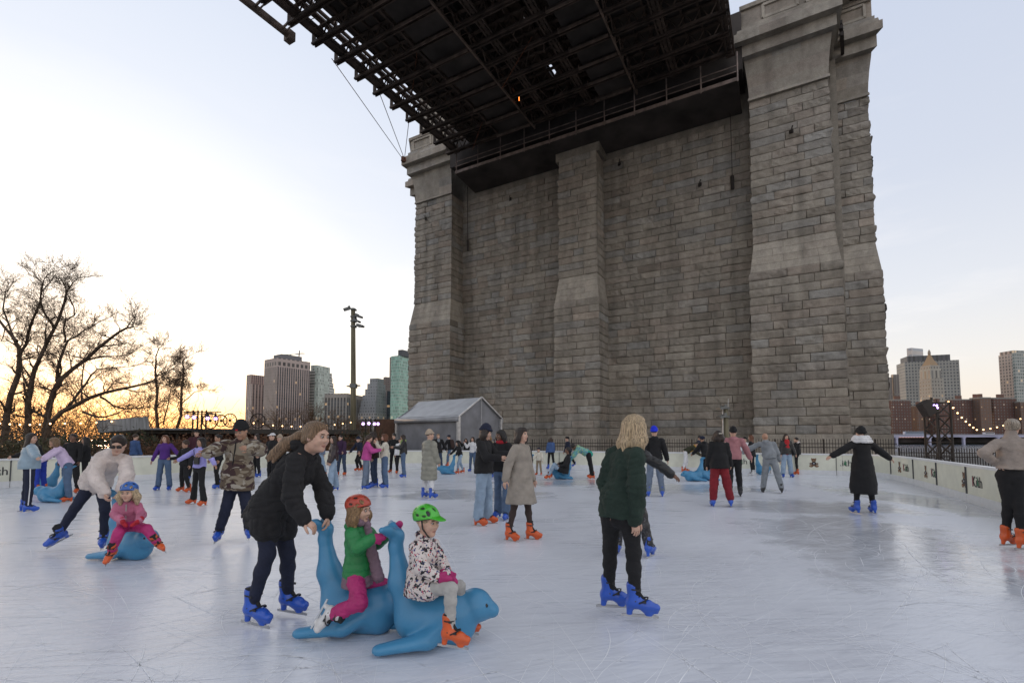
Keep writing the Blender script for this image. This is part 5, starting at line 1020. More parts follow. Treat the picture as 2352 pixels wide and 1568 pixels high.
def fingers(mb, wr, d, pn, s, curl, sgn, m=0):
    # wr wrist, d hand direction, pn palm normal (towards the palm side), sgn thumb side
    d = nrm(d); pn = nrm(pn-d*(pn@d)); sd_ = np.cross(d, pn)*sgn
    for i, (o_, l) in enumerate(((-.026, .060), (-.009, .070), (.009, .066), (.026, .050))):
        p = wr+d*(.085 if 0 < i < 3 else .078)*s-sd_*o_*s; a = R(curl*(.75+.15*i)); pts = [p-d*.02*s, p]; q = p; ang = a*.35
        for k in range(3): q = q+(d*math.cos(ang)+pn*math.sin(ang))*l*s*(.42, .33, .25)[k]; pts.append(q); ang += a*.6
        mb.tube(pts, [.0092*s, .0088*s, .0080*s, .0072*s, .0048*s], 6, m=m)
    p = wr+d*.028*s+sd_*.026*s; q1 = p+(d*.65+sd_*.65+pn*.3)*.035*s; q2 = q1+(d*.9+sd_*.25+pn*.45)*.030*s; q3 = q2+(d*.95+pn*.4)*.022*s; mb.tube([p-sd_*.01*s, q1, q2, q3], [.013*s, .011*s, .0095*s, .006*s], 6, m=m)
def wrinkle(amp, sc, seed):
    def f(P):
        a = vnoise(P*np.array([1, 1, 1.8]), sc, seed)-.5; q = P+.05*(vnoise(P, sc, seed+9)-.5)[:, None]; b = 1-np.abs(2*vnoise(q*np.array([1, 1, 2.4]), sc*1.5, seed+3)-1); c = 1-np.abs(2*vnoise(q*np.array([2, 2, .8]), sc*1.1, seed+5)-1)
        return amp*(a*.9-.75*b**4-.55*c**5+.25)
    return f
def puff(J, amp, period):
    ax = [('sh', 'el', 'L'), ('el', 'wr', 'L'), ('sh', 'el', 'R'), ('el', 'wr', 'R')]
    def f(P):
        best = None; tt = None
        segs = [(J['nek'], J['pel']-J['bu']*.5*J['s'])]+[(J[a+k], J[b+k]) for a, b, k in ax]
        for a, b in segs:
            ba = b-a; L_ = np.linalg.norm(ba); t = np.clip(((P-a)@ba)/L_**2, 0, 1.0); dd = np.linalg.norm(P-a-t[:, None]*ba, axis=1)-(.10*J['s'] if best is None else 0)
            if best is None: best = dd; tt = t*L_
            else: m = dd < best; best = np.where(m, dd, best); tt = np.where(m, t*L_, tt)
        w_ = np.abs(np.sin(math.pi*tt/period)); return amp*(np.power(w_, .5)-.75)+(vnoise(P, 14, 2)-.5)*amp*.6
    return f
def person(label, J, top=None, bot=None, hair=('short', 'brown'), sk='fair', skate=sk_blue, hat=None, fem=True, gloves=None, kid=0.0, curl=(35, 35), pn=None, near=None, extras=None, group='skaters on the ice', mid=None, name='person', sleeves=True, sock=None, glasses=None):
    s = J['s']; root = empty(name, label, 'person', J['base'], group=group); Y = J['base'][1]; near = Y < 7.5 if near is None else near
    vb = min(.022, max(.0085, Y/480*1.05))*(1 if not kid else .85); vh = vb*(.8 if near else .75)
    H, hf, hu = J['hed'], J['hf'], J['hu']; hr = np.cross(hf, hu); A = np.array([hr, hf, hu]); hs = s*(1+kid); SKm = SK[sk]
    nk = J['nek']; che, pel, bf, rt, bu = J['che'], J['pel'], J['bf'], J['rt'], J['bu']
    def hp(r, f_, u): return H+hr*r*hs+hf*f_*hs+hu*u*hs
    # ---- body: head, neck, trunk, limbs and palms in one skin
    hd = [ell(hp(0, -.012, .022), A, (.073*hs, .092*hs, .092*hs), .02), ell(hp(0, .022, -.045), A, (.055*hs, .062*hs, .068*hs), .03*hs), cap(hp(0, .060, -.088), hp(0, .066, -.090), .020*hs, .018*hs, .025*hs), cap(hp(0, .082, .010), hp(0, .096, -.020), .009*hs, .0125*hs, .014*hs), cap(hp(-.009, .088, -.024), hp(.009, .088, -.024), .009*hs, .009*hs, .008*hs), cap(hp(-.03, .074, .030), hp(.03, .074, .030), .014*hs, .014*hs, .015*hs), cap(hp(-.035, .065, -.022), hp(-.04, .05, -.04), .022*hs, .02*hs, .02*hs), cap(hp(.035, .065, -.022), hp(.04, .05, -.04), .022*hs, .02*hs, .02*hs),
          neg(ell(hp(-.030, .098, .010), A, (.017*hs, .016*hs, .012*hs), .012*hs)), neg(ell(hp(.030, .098, .010), A, (.017*hs, .016*hs, .012*hs), .012*hs)), ell(hp(-.074, -.005, -.005), A, (.010*hs, .020*hs, .030*hs), .008), ell(hp(.074, -.005, -.005), A, (.010*hs, .020*hs, .030*hs), .008), cap(hp(0, -.012, -.07), nk, .050*s*(1+kid*.3), .056*s, .03*s)]
    tr = [cap(nk, che, .055*s, .105*s, .04*s, bf, 1.25), cap(J['shL'], J['shR'], .045*s, .045*s, .05*s), cap(che, pel, .115*s, .120*s, .05*s, bf, 1.25), cap(J['hiL'], J['hiR'], .085*s, .085*s, .05*s)]
    lb = []
    for k in 'LR':
        lb += [cap(J['sh'+k], J['el'+k], .045*s, .036*s, .03*s), cap(J['el'+k], J['wr'+k], .037*s, .025*s, .015*s), cap(J['hi'+k], J['kn'+k], .068*s, .040*s, .04*s), cap(J['kn'+k], lerp(J['kn'+k], J['an'+k], .4), .040*s, .040*s, .02*s), cap(lerp(J['kn'+k], J['an'+k], .4), J['an'+k], .038*s, .030*s, .02*s)]
    ex = MB(); hand_dirs = {}
    for i, k in enumerate('LR'):
        d = J.get('hd'+k); d = nrm(J['wr'+k]-J['el'+k]) if d is None else nrm(d); sg = -1 if k == 'L' else 1; n0 = (pn or {}).get(k); n0 = -sg*rt+.2*J['fw'] if n0 is None else np.asarray(n0, float); n0 = nrm(n0-d*(n0@d)); hand_dirs[k] = (d, n0)
        lb += [cap(J['wr'+k], J['wr'+k]+d*.066*s, .025*s, .034*s, .015*s, n0, 1.8)]
        thumb = sg if k == 'R' else sg
        if gloves is None: fingers(ex, J['wr'+k], d, n0, s*(1+kid*.2), curl[i], 1 if (np.cross(d, n0)@J['fw']) > 0 else -1)
    dk = J.get('eyes', True)
    for sg in (-1, 1):
        ex.ball(hp(sg*.030, .0845, .009), (.0108*hs,)*3, 8 if near else 6, m=1); ex.ball(hp(sg*.030, .0885, .009), (.0080*hs,)*3, 8 if near else 6, m=2)
        ex.bar(hp(sg*.018, .092, .030), hp(sg*.043, .083, .031), .006*hs, .006*hs, m=3)
    if near: ex.bar(hp(-.028, .087, .0165), hp(-.040, .077, .013), .004*hs, .004*hs, m=3); ex.bar(hp(.028, .087, .0165), hp(.040, .077, .013), .004*hs, .004*hs, m=3)
    ex.tube([hp(-.022, .076, -.062), hp(-.008, .087, -.057), hp(.008, .087, -.057), hp(.022, .076, -.062)], [.002*hs, .0055*hs, .0055*hs, .002*hs], 6, m=4); ex.tube([hp(-.019, .076, -.064), hp(0, .087, -.066), hp(.019, .076, -.064)], [.002*hs, .0065*hs, .002*hs], 6, m=4)
    sdf_obj('body', [(hd, []), (tr+lb, [])], vh if near else vb*.85, [SKm, eyew, eyem, browm, lipm], root, extra=ex, kg=.03*s)
    # ---- trousers
    if bot is not None:
        m, wd, fl = bot[0], bot[1], bot[2]; ankf = bot[3] if len(bot) > 3 else 1.0; gr = []; T1 = [cap(J['hiL'], J['hiR'], (.092+wd*.3)*s, (.092+wd*.3)*s, .05*s, bf, 1.12), cap(lerp(J['hiL'], J['hiR'], .5)+bu*.02*s, pel+bu*.09*s, .122*s, .118*s, .05*s, bf, 1.15)]
        for k in 'LR':
            e_ = lerp(J['kn'+k], J['an'+k], ankf); T1 += [cap(J['hi'+k]+(J['kn'+k]-J['hi'+k])*.02, J['kn'+k], (.090+wd*.5)*s, (.058+wd)*s, .03*s), cap(J['kn'+k], e_, (.058+wd)*s, (.046+wd+fl)*s, .03*s)]
            ca_ = lerp(J['kn'+k], J['an'+k], .35); T1.append(cap(ca_, ca_-J['fw']*.01*s, (.054+wd*.8)*s, (.054+wd*.8)*s, .03*s)) if wd < .02 else None
        cu = []
        dsp = wrinkle((.007+wd*.22)*s, 9/s, 5) if wd > .002 else wrinkle(.004*s, 9/s, 5)
        sdf_obj('trousers' if wd > .004 else 'leggings', [(T1, [])], vb, m, root, disp=dsp)
    # ---- upper garment
    if top is not None:
        m, th, hem = top['m'], top.get('th', .012), top.get('hem', .06); kind = top.get('kind', ''); fls = top.get('flare', 0.0); slv = top.get('slv', 1.0)
        upz = J.get('coatdir', -bu*.6-np.array([0, 0, .4]) if hem > .2 else -bu); upz = nrm(upz); he = pel+upz*(hem+.02)*s
        tt = [cap(nk-bu*.035*s, che, (.078+th*.6)*s, (.118+th)*s, .05*s, bf, 1.22), cap(J['shL']-bu*.012*s, J['shR']-bu*.012*s, (.045+th*.7)*s, (.045+th*.7)*s, .06*s), cap(che, pel+bu*.10*s, (.120+th)*s, (.112+th*1.15+top.get('boxy', 0))*s, .05*s, bf, 1.18), cap(pel+bu*.10*s, he+upz*.06*s, (.118+th*1.15+top.get('boxy', 0))*s, (.138+th*1.1+fls+top.get('boxy', 0)*.5)*s, .06*s, bf, 1.02)]
        for k in 'LR':
            hk = lerp(J['hi'+k], J['kn'+k], min(1.0, hem*2.2+.15)); tt.append(cap(J['hi'+k], hk, (.104+th*.7)*s, (.100+th*.7+fls*.3)*s, .05*s)) if hem > .03 else None
        if fem and hem < .5: tt += [cap(che+rt*.055*s+bf*.055*s-bu*.03*s, che-rt*.055*s+bf*.055*s-bu*.03*s, (.060+th*.4)*s, (.060+th*.4)*s, .05*s)]
        gT = (tt, [(he, upz)]); aa = []
        for k in 'LR':
            w2 = lerp(J['el'+k], J['wr'+k], slv*.97); aa += [cap(lerp(J['sh'+k], J['el'+k], .05), J['el'+k], (.049+th*.85)*s, (.043+th)*s, .05*s), cap(J['el'+k], w2, (.045+th)*s, (.034+th*.9)*s, .02*s)]
            if top.get('cuff'): aa.append(cap(w2, w2-nrm(J['wr'+k]-J['el'+k])*.03*s, (.034+th*.6)*s, (.034+th*.6)*s, .01*s))
        grp = [gT, (aa, [])]; cl = []
        if kind in ('hood', 'hoodie', 'coat', 'puffer'): cl += [cap(nk+bu*.015*s+bf*.035*s+rt*.04*s, nk+bu*.03*s-bf*.04*s+rt*.035*s, .034*s, .042*s, .02*s), cap(nk+bu*.015*s+bf*.035*s-rt*.04*s, nk+bu*.03*s-bf*.04*s-rt*.035*s, .034*s, .042*s, .02*s)]
        if kind in ('hood', 'hoodie'): cl += [cap(nk-bf*.085*s-rt*.055*s+bu*.0*s, nk-bf*.085*s+rt*.055*s, .045*s, .045*s, .04*s), cap(nk-bf*.10*s-bu*.03*s, nk-bf*.105*s-bu*.085*s, .058*s, .035*s, .04*s)]
        if kind == 'turtle': cl += [cap(nk, nk+bu*.07*s+hf*.01*s, .075*s, .066*s, .02*s)]
        if kind == 'crew': cl += [cap(nk-bu*.01*s, nk+bu*.02*s, .062*s, .058*s, .02*s)]
        if cl: grp.append((cl, []))
        d_ = puff(J, top.get('pamp', .012)*s, top.get('per', .075)*s) if kind == 'puffer' or top.get('puff') else wrinkle(top.get('wr', .010)*s, 7/s, 3)
        sdf_obj(top.get('name', 'jacket'), grp, vb, m, root, disp=d_, kg=.014*s)
    # ---- hair
    if hair is not None and hair[0] != 'bald':
        st, hm = hair[0], HR[hair[1]]; fsub = neg(ell(hp(0, .115, -.035), A, (.060*hs, .068*hs, .092*hs), .015)); g = [ell(hp(0, -.022, .030), A, (.084*hs, .100*hs, .096*hs), .02), ell(hp(0, .03, .075), A, (.068*hs, .062*hs, .042*hs), .02)]
        ext = []
        if st in ('pony', 'bun', 'longer', 'long'): fsub = neg(ell(hp(0, .120, .0), A, (.064*hs, .066*hs, .098*hs), .015))
        if st == 'short': g = [ell(hp(0, -.018, .036), A, (.080*hs, .097*hs, .086*hs), .02)]
        if st == 'curly': g = [ell(hp(0, -.018, .045), A, (.095*hs, .105*hs, .10*hs), .02)]
        ln = {'long': .33, 'longer': .48, 'bob': .13, 'mid': .22}.get(st, 0)
        if ln:
            bk = J.get('hairdir', -hu*.55-np.array([0, 0, .5])); bk = nrm(bk)
            for r_, f_, l_ in ((-.055, -.045, 1), (0, -.075, 1.05), (.055, -.045, 1), (-.074, .005, .8 if st != 'bob' else 1), (.074, .005, .8 if st != 'bob' else 1)):
                a = hp(r_, f_, .02); b_ = a+bk*ln*l_*hs+hr*r_*.35*hs-hf*.01*hs; mid_ = lerp(a, b_, .45)+hr*r_*.25*hs; ext += [cap(a, mid_, .036*hs, .040*hs, .03), cap(mid_, b_, .040*hs, .018*hs if st != 'bob' else .034*hs, .03)]
        if st == 'pony':
            bk = J.get('hairdir', -hf*.6-np.array([0, 0, 1.])); bk = nrm(bk); a = hp(0, -.10, .03); ext += [cap(a, a+bk*.08*hs, .022*hs, .030*hs, .02)]+[q_ for dz_, l_ in ((.025, .33), (-.005, .37), (-.035, .35), (-.065, .30)) for q_ in (cap(a+bk*.07*hs, a+bk*(l_*.6)*hs+hu*dz_*.6*hs, .028*hs, .026*hs, .02), cap(a+bk*(l_*.6)*hs+hu*dz_*.6*hs, a+bk*l_*hs+hu*dz_*1.1*hs-np.array([0, 0, .035*hs]), .026*hs, .008*hs, .02))]; g = [ell(hp(0, -.024, .027), A, (.080*hs, .098*hs, .094*hs), .02), ell(hp(0, .018, .072), A, (.064*hs, .060*hs, .042*hs), .02), cap(hp(-.062, .0, .0), hp(-.05, -.06, -.03), .022*hs, .03*hs, .02), cap(hp(.062, .0, .0), hp(.05, -.06, -.03), .022*hs, .03*hs, .02)]
        if st == 'bun': ext += [cap(hp(0, -.11, .05), hp(0, -.125, .06), .036*hs, .034*hs, .01)]
        if st == 'fullbeard': pass
        def hdisp(P):
            q = (P-H)@np.array([hr, hf, hu]).T; a_ = np.arctan2(q[:, 0], -q[:, 1]+.02); return (.0028*np.sin(a_*26+vnoise(P, 7, 1)*5)+.006*(vnoise(P*np.array([1, 1, .3]), 22/hs if near else 16, 4)-.5))*hs if st != 'curly' else .02*(vnoise(P, 34, 4)-.5)
        cuts = []
        sdf_obj('hair', [(g+[fsub], [(hp(0, 0, -.075), -hu)] if not ln else []), ]+([(ext, [])] if ext else []), vb*.85, hm, root, disp=hdisp, kg=.035*hs)
    # ---- hats
    if hat is not None:
        ht, hm = hat
        if ht == 'beanie':
            sdf_obj('beanie', [([ell(hp(0, -.02, .062), A, (.090*hs, .105*hs, .092*hs), .02), cap(hp(0, -.02, .105), hp(0, -.03, .115), .062*hs, .058*hs, .04)], [(hp(0, 0, .045), -hu+hf*.18)]), ([cap(hp(0, .022, .058), hp(0, -.055, .035), .091*hs, .089*hs, .01, hu, 2.6)], [])], vb*.8, hm, root, disp=lambda P: .004*np.sin(np.arctan2((P-H)@hr, (P-H)@hf)*26))
        if ht == 'cap':
            sdf_obj('cap', [([ell(hp(0, -.018, .052), A, (.086*hs, .103*hs, .082*hs), .02)], [(hp(0, 0, .045), -hu+hf*.05)]), ([cap(hp(0, .09, .052), hp(0, .150, .042), .062*hs, .050*hs, .01, hu, 7)], [])], vb*.8, hm, root)
        if ht == 'helmet':
            grooves = []
            for r_ in (-.05, 0, .05):
                for f_ in (.055, -.01, -.08): grooves.append(neg(ell(hp(r_*1.15, f_, .135-abs(f_)*.35-abs(r_)*.45), A, (.014*hs, .026*hs, .03*hs), .004)))
            for sg in (-1, 1):
                for f_ in (.035, -.035): grooves.append(neg(ell(hp(sg*.098, f_, .065), A, (.03*hs, .024*hs, .010*hs), .004)))
            sdf_obj('helmet', [([ell(hp(0, -.022, .052), A, (.100*hs, .125*hs, .098*hs), .02)]+(grooves if near else []), [(hp(0, 0, .028), -hu+hf*.28)])]+([([cap(hp(0, .09, .055), hp(0, .145, .045), .058*hs, .045*hs, .01, hu, 5)], [])] if J.get('visor') else []), vb*.8, hm, root)
            if near: sdf_obj('helmet_padding', [([ell(hp(0, -.02, .048), A, (.091*hs, .114*hs, .088*hs), .02)], [(hp(0, 0, .022), -hu+hf*.28)])], vb*.8, strap_m, root)
            mb = MB(); pts = [hp(-.085, .01, .04), hp(-.074, .02, -.04), hp(-.03, .05, -.108), hp(.03, .05, -.108), hp(.074, .02, -.04), hp(.085, .01, .04)]; mb.tube(pts, .0065*hs, 5); mb.build('chin_strap', strap_m, root)
    if glasses:
        mb = MB()
        for sg in (-1, 1): 
            if glasses == 'sun': mb.box(hp(sg*.033, .098, .009), .050*hs, .008*hs, .036*hs, (hr, hf, hu))
            else: mb.tube([hp(sg*.031+.02*math.cos(t), .102, .009+.016*math.sin(t)) for t in np.linspace(0, 6.28, 9)], .002*hs, 4)
            mb.bar(hp(sg*.058, .09, .012), hp(sg*.078, .0, .01), .006*hs)
        mb.bar(hp(-.012, .102, .014), hp(.012, .102, .014), .006*hs); mb.build('sunglasses' if glasses == 'sun' else 'glasses', eyem, root)
    if gloves is not None:
        for k in 'LR':
            d, n0 = hand_dirs[k]; w_ = J['wr'+k]; sd_ = np.cross(d, n0); tg = sd_ if sd_@J['fw'] > 0 else -sd_; gs = s*(1+kid*.5)
            sdf_obj('mitten', [([cap(w_-d*.03*gs, w_+d*.01*gs, .040*gs, .034*gs, .02), cap(w_+d*.03*gs, w_+d*.10*gs+n0*.02*gs, .043*gs, .036*gs, .02, n0, 1.35), cap(w_+d*.03*gs+tg*.03*gs, w_+d*.065*gs+tg*.055*gs+n0*.01*gs, .019*gs, .015*gs, .02)], [])], vb*.8, gloves, root, disp=lambda P: .004*(vnoise(P, 40, 3)-.5))
    # ---- skates
    if skate is not None:
        for k in 'LR':
            t = J['toe'+k]; sh_up = nrm(J['kn'+k]-J['an'+k]) if 'up'+k not in J else J['up'+k]; sh_up = nrm(sh_up*.35+np.array([0, 0, .65])) if J.get('flat', True) else sh_up
            put_skate(root, J['an'+k], t, sh_up, s*(1+kid*.35), (skate[k] if isinstance(skate, dict) else skate), near)
    J['root'] = root; J['hp'] = hp; J['vb'] = vb
    if extras: extras(J, root)
    return root
# =================================================================== seals
seal_m = mat('seal_blue_plastic', (.055, .235, .42), .36, noise=.07, nscale=4, bump=.06, bscale=90); eye_b = mat('seal_eye', (.01, .01, .012), .15, noise=0)
def seal_groups():
    X = np.array([1., 0, 0]); Yx = np.array([0, 1., 0]); A = np.eye(3)
    g = [cap((.33, 0, .17), (.60, 0, .20), .165, .165, .06), cap((.40, 0, .10), (.62, 0, .11), .115, .125, .06), cap((.60, 0, .22), (.68, 0, .24), .150, .118, .04), ell((.745, 0, .268), A, (.125, .125, .118), .012), cap((.78, 0, .245), (.875, 0, .225), .090, .052, .05), ell((.87, 0, .232), A, (.038, .058, .042), .02),
         cap((.30, 0, .24), (.20, 0, .44), .135, .088, .08), cap((.20, 0, .44), (.155, 0, .70), .088, .046, .05, Yx, 1.0), cap((.155, 0, .70), (.165, 0, .78), .048, .045, .04)]
    for sy in (-1, 1):
        g += [cap((.165, 0, .77), (.115, sy*.075, .825), .046, .036, .03), cap((.115, sy*.075, .825), (.085, sy*.155, .845), .034, .022, .03), cap((.52, sy*.13, .15), (.42, sy*.19, .095), .080, .075, .04, (0, 0, 1.), 1.15), cap((.42, sy*.19, .090), (.10, sy*.235, .048), .074, .050, .03, (0, 0, 1.), 1.35)]
    return [(g, [((0, 0, .004), (0, 0, -1))])]
def mk_seal(vox):
    o = sdf_obj('seal_body', seal_groups(), vox, seal_m, zero); me = o.data; bpy.data.objects.remove(o); return me
sealN = mk_seal(.013); sealF = mk_seal(.024)
def mk_ball(name, c, r, m):
    mb = MB(); mb.ball(c, r, 8); o = mb.build(name, m, None, True); me = o.data; bpy.data.objects.remove(o); return me
eyeM = [mk_ball('eye', (.822, sy*.082, .285), (.024, .014, .020), eye_b) for sy in (-1, 1)]; noseM = mk_ball('nose', (.905, 0, .238), (.012, .018, .012), eye_b)
def seal(label, px, head_deg, near=False, sc=1.0, ref=.45):
    # px: pixel of the contact point under the belly (local x = ref); head_deg: heading, 0 = towards image right, 90 = away
    p = gp(*px); a = R(head_deg); d = np.array([math.cos(a), math.sin(a), 0]); o = empty('seal_skating_aid', label, 'skating aid', p-d*ref*sc, a, group='blue seal shaped skating aids'); o.scale = (sc,)*3
    for nm, me in (('seal_body', sealN if near else sealF), ('eye', eyeM[0]), ('eye', eyeM[1]), ('nose', noseM)):
        c = bpy.data.objects.new(nm, me); COL.objects.link(c); c.parent = o
    return o, lambda x, y, z: np.array(o.location)+sc*(d*x+np.array([-d[1], d[0], 0])*y+np.array([0, 0, z]))
K_ = 1.2423
def sx(x, y): return (x/K_, y/K_)
s1, q1 = seal('blue seal pushed by the woman in black coat, ridden by the green jacket child', (822, 1447), -9, True)
s2, q2 = seal('front blue seal ridden by the child in green helmet and spotted jacket', (998, 1474), 2, True)
s3, q3 = seal('blue seal ridden by the small girl in pink with blue helmet', (298, 1281), -20, True)
s4, q4 = seal('blue seal held by the woman in lavender sweater, facing left', sx(150, 1431), 183)
s5, q5 = seal('blue seal half hidden behind the royal blue trousers at far left', sx(125, 1398), 200)
s6, q6 = seal('blue seal pushed by the helmeted child near the tent', sx(1276, 1352), 180)
s7, q7 = seal('blue seal mostly hidden behind the long beige coat', sx(1498, 1353), 185)
s8, q8 = seal('blue seal carrying the reclining rider in black coat', sx(1604, 1366), 178)
s9, q9 = seal('left one of two blue seals side by side before the red trousers', sx(1980, 1372), 178)
s10, q10 = seal('right one of two blue seals side by side, behind the red trousers', sx(2018, 1370), 172)
s11, q11 = seal('blue seal hidden behind the legs of the grey tracksuit skater', sx(2176, 1353), 20)
# =================================================================== accessories
def phone(c, d, label):
    mb = MB(); d = nrm(d); mb.box(c, .075, .009, .15, (np.cross(d, Zd), d, Zd)); tag(mb.build('phone', mat('phone_black', (.02, .02, .022), .25)), label, 'phone')
def scarf(J, root, m, hang=.3, th=.04):
    s = J['s']; n, bf, rt, bu = J['nek'], J['bf'], J['rt'], J['bu']; pr = []
    ring = [n+bu*.03*s+(bf*math.cos(t)*.075+rt*math.sin(t)*.085)*s for t in np.linspace(0, 2*math.pi, 9)]
    for a, b in zip(ring[:-1], ring[1:]): pr.append(cap(a, b, th*s, th*s, .02))
    if hang: a = n+bf*.10*s+rt*.03*s; pr.append(cap(a, a-bu*hang*s+bf*.04*s, .05*s, .045*s, .03, bf, 1.8)); a = n+bf*.10*s-rt*.03*s; pr.append(cap(a, a-bu*hang*.7*s+bf*.04*s, .05*s, .045*s, .03, bf, 1.8))
    sdf_obj('scarf', [(pr, [])], J['vb'], m, root, disp=wrinkle(.014*s, 22, 9))
def inner(J, root, m, w=.05):
    s = J['s']; a = J['nek']+J['bf']*.075*s-J['bu']*.03*s; sdf_obj('shirt_front', [([cap(a, J['pel']+J['bf']*.075*s+J['bu']*.02*s, (w+.03)*s, (w+.045)*s, .02, J['bf'], 1.5)], [])], J['vb'], m, root)
# =================================================================== foreground people placed joint by joint
blackc = C['softblack']
J = pxpose(3.9, 1.02, (.93, -.36), dict(pel=(622, 1165, .08), nek=(706, 1036, -.06), hed=(727, 1003, -.12), shR=(679, 1055, -.22), shL=(716, 1052, .13), elR=(671, 1138, -.28), wrR=(698, 1192, -.28), elL=(742, 1122, .10), wrL=(753, 1181, .0), hiR=(612, 1176, -.02), hiL=(640, 1180, .16), knR=(614, 1272, -.06), anR=(581, 1383, .03), knL=(661, 1272, .12), anL=(661, 1360, .27)), (.93, -.36, -.12), toes={'R': (.92, -.35, -.05), 'L': (.93, -.3, -.02)})
J['hdR'] = q1(.088, .150, .845)*0+np.array([.75, .05, -.55]); J['hdL'] = np.array([.05, -.2, -1.]); J['hairdir'] = np.array([-1., .12, -.5])
person('woman in black hooded coat and navy leggings bending over to push a blue seal', J, top=dict(m=blackc, th=.027, hem=.12, kind='hood', name='coat', wr=.018, boxy=.012), bot=(C['navy'], .0, .0), hair=('pony', 'ltbrown'), skate=sk_blue, curl=(70, 70), pn={'R': (.3, .2, -.9), 'L': (-.9, -.3, -.1)})
J = pxpose(3.72, .66, (.98, -.17), dict(pel=(820, 1325, .0), nek=(821, 1203, -.02), hed=(826, 1172, -.02), shR=(806, 1222, -.12), shL=(843, 1219, .10), elR=(822, 1256, -.17), wrR=(855, 1236, -.17), elL=(866, 1246, .12), wrL=(902, 1217, .0), hiR=(816, 1330, -.06), hiL=(830, 1330, .07), knR=(826, 1384, -.18), anR=(765, 1412, -.18), knL=(880, 1345, .14), anL=(872, 1410, .20)), (.93, -.30, -.05), toes={'R': (-.35, -.45, -.8), 'L': (.8, 0, -.5)}); J['hdR'] = np.array([1., 0, .1]); J['hdL'] = np.array([.7, 0, .6]); J['flat'] = False; J['hairdir'] = np.array([.15, -.1, -1])
K2 = J
def ex_k2(J, root):
    s = J['s']; nk, bf, bu, pel = J['nek'], J['bf'], J['bu'], J['pel']; 
    sdf_obj('tunic', [([cap(pel+bu*.08*s, pel-np.array([0, 0, .15*s]), .16*s, .20*s, .04, bf, 1.05)], [(pel-np.array([0, 0, .09*s]), (0, 0, -1))])], J['vb'], C['mauve'], root, disp=wrinkle(.01, 12, 3))
    scarf(J, root, C['mauve'], .0, .042); a = nk+bf*.12*s; sdf_obj('scarf_end', [([cap(a, lerp(a, pel, .5)+bf*.12*s, .05*s, .065*s, .03, J['rt'], 1.6), cap(lerp(a, pel, .5)+bf*.12*s, pel+bf*.26*s+bu*.02*s, .065*s, .075*s, .03, J['rt'], 1.6)], [])], J['vb'], C['mauve'], root, disp=wrinkle(.012, 18, 9))
person('child in green quilted jacket, magenta trousers and red helmet riding the rear seal', J, top=dict(m=C['green'], th=.034, hem=.03, kind='hood', puff=1, pamp=.010, per=.085, wr=.008), bot=(C['magenta'], .030, .005, .85), hair=('mid', 'sandy'), hat=('helmet', mat('helmet_red', (.42, .05, .025), .35, coat=.3)), kid=.26, gloves=C['magenta'], skate={'R': mat('skate_white', (.6, .6, .6), .4), 'L': FLOR}, extras=ex_k2)
J = pxpose(3.5, .68, (.93, -.36), dict(pel=(966, 1345, .0), nek=(974, 1234, -.02), hed=(982, 1199, -.04), shR=(957, 1254, -.11), shL=(994, 1249, .09), elR=(966, 1300, -.15), wrR=(1004, 1326, -.18), elL=(1012, 1290, .06), wrL=(1026, 1318, -.04), hiR=(964, 1350, -.06), hiL=(978, 1350, .07), knR=(1036, 1350, -.22), anR=(1033, 1440, -.24), knL=(1055, 1345, .12), anL=(1062, 1415, .16)), (.82, -.55, -.08), toes={'R': (.93, -.30, -.0), 'L': (.9, 0, -.1)}); J['hdR'] = np.array([.85, -.1, -.15]); J['hdL'] = np.array([.7, -.2, -.5]); J['visor'] = True; J['hairdir'] = np.array([-.3, .1, -1])
person('child in spotted jacket, grey leggings and bright green helmet riding the front seal', J, top=dict(m=LEOP, th=.034, hem=.07, kind='coat', wr=.016), bot=(C['ltgrey'], .006, .0), hair=('short', 'blond'), hat=('helmet', mat('helmet_green', (.06, .42, .03), .3, coat=.4)), kid=.26, gloves=C['magenta'], skate=sk_or)
J = pxpose(4.0, .97, (.94, .34), dict(pel=(1424, 1176, .02), nek=(1447, 1027, .02), hed=(1458, 984, .03), shR=(1462, 1046, -.12), shL=(1411, 1042, .12), elR=(1462, 1118, -.17), wrR=(1459, 1192, -.16), elL=(1392, 1108, .12), wrL=(1412, 1168, .16), hiR=(1446, 1184, -.05), hiL=(1404, 1182, .08), knR=(1455, 1268, -.03), anR=(1459, 1368, -.02), knL=(1402, 1262, .15), anL=(1399, 1350, .22)), (.80, .58, .0), toes={'R': (.97, -.22, 0), 'L': (.96, -.1, 0)}); J['hdR'] = np.array([.05, -.05, -1]); J['hairdir'] = np.array([-.16, -.05, -1]); J['coatdir'] = np.array([-.05, 0, -1.])
person('woman seen from behind in dark green sweater and black trousers with loose blond hair', J, top=dict(m=C['darkgreen'], th=.036, hem=.02, kind='crew', name='sweater', cuff=1, wr=.018, boxy=.028), bot=(C['black'], .004, .0), hair=('long', 'blond'), skate=sk_blue, curl=(30, 45))
J = pxpose(6.5, .99, (.55, -.83), dict(pel=(219, 1108, .12), nek=(259, 1040, -.22), hed=(272, 1021, -.34), shR=(233, 1050, -.22), shL=(286, 1054, -.12), elR=(220, 1096, -.36), wrR=(241, 1134, -.44), elL=(292, 1094, -.30), wrL=(278, 1124, -.36), hiR=(208, 1114, .06), hiL=(236, 1118, .16), knR=(174, 1164, -.05), anR=(136, 1222, -.05), knL=(241, 1168, .0), anL=(239, 1228, .06)), (.38, -.85, -.40), toes={'R': (-.5, -.72, -.48), 'L': (.5, -.83, 0)}); J['hdR'] = np.array([.5, -.3, -.7]); J['hdL'] = np.array([-.1, -.3, -.8]); J['flat'] = False; J['upL'] = np.array([0, 0, 1.])
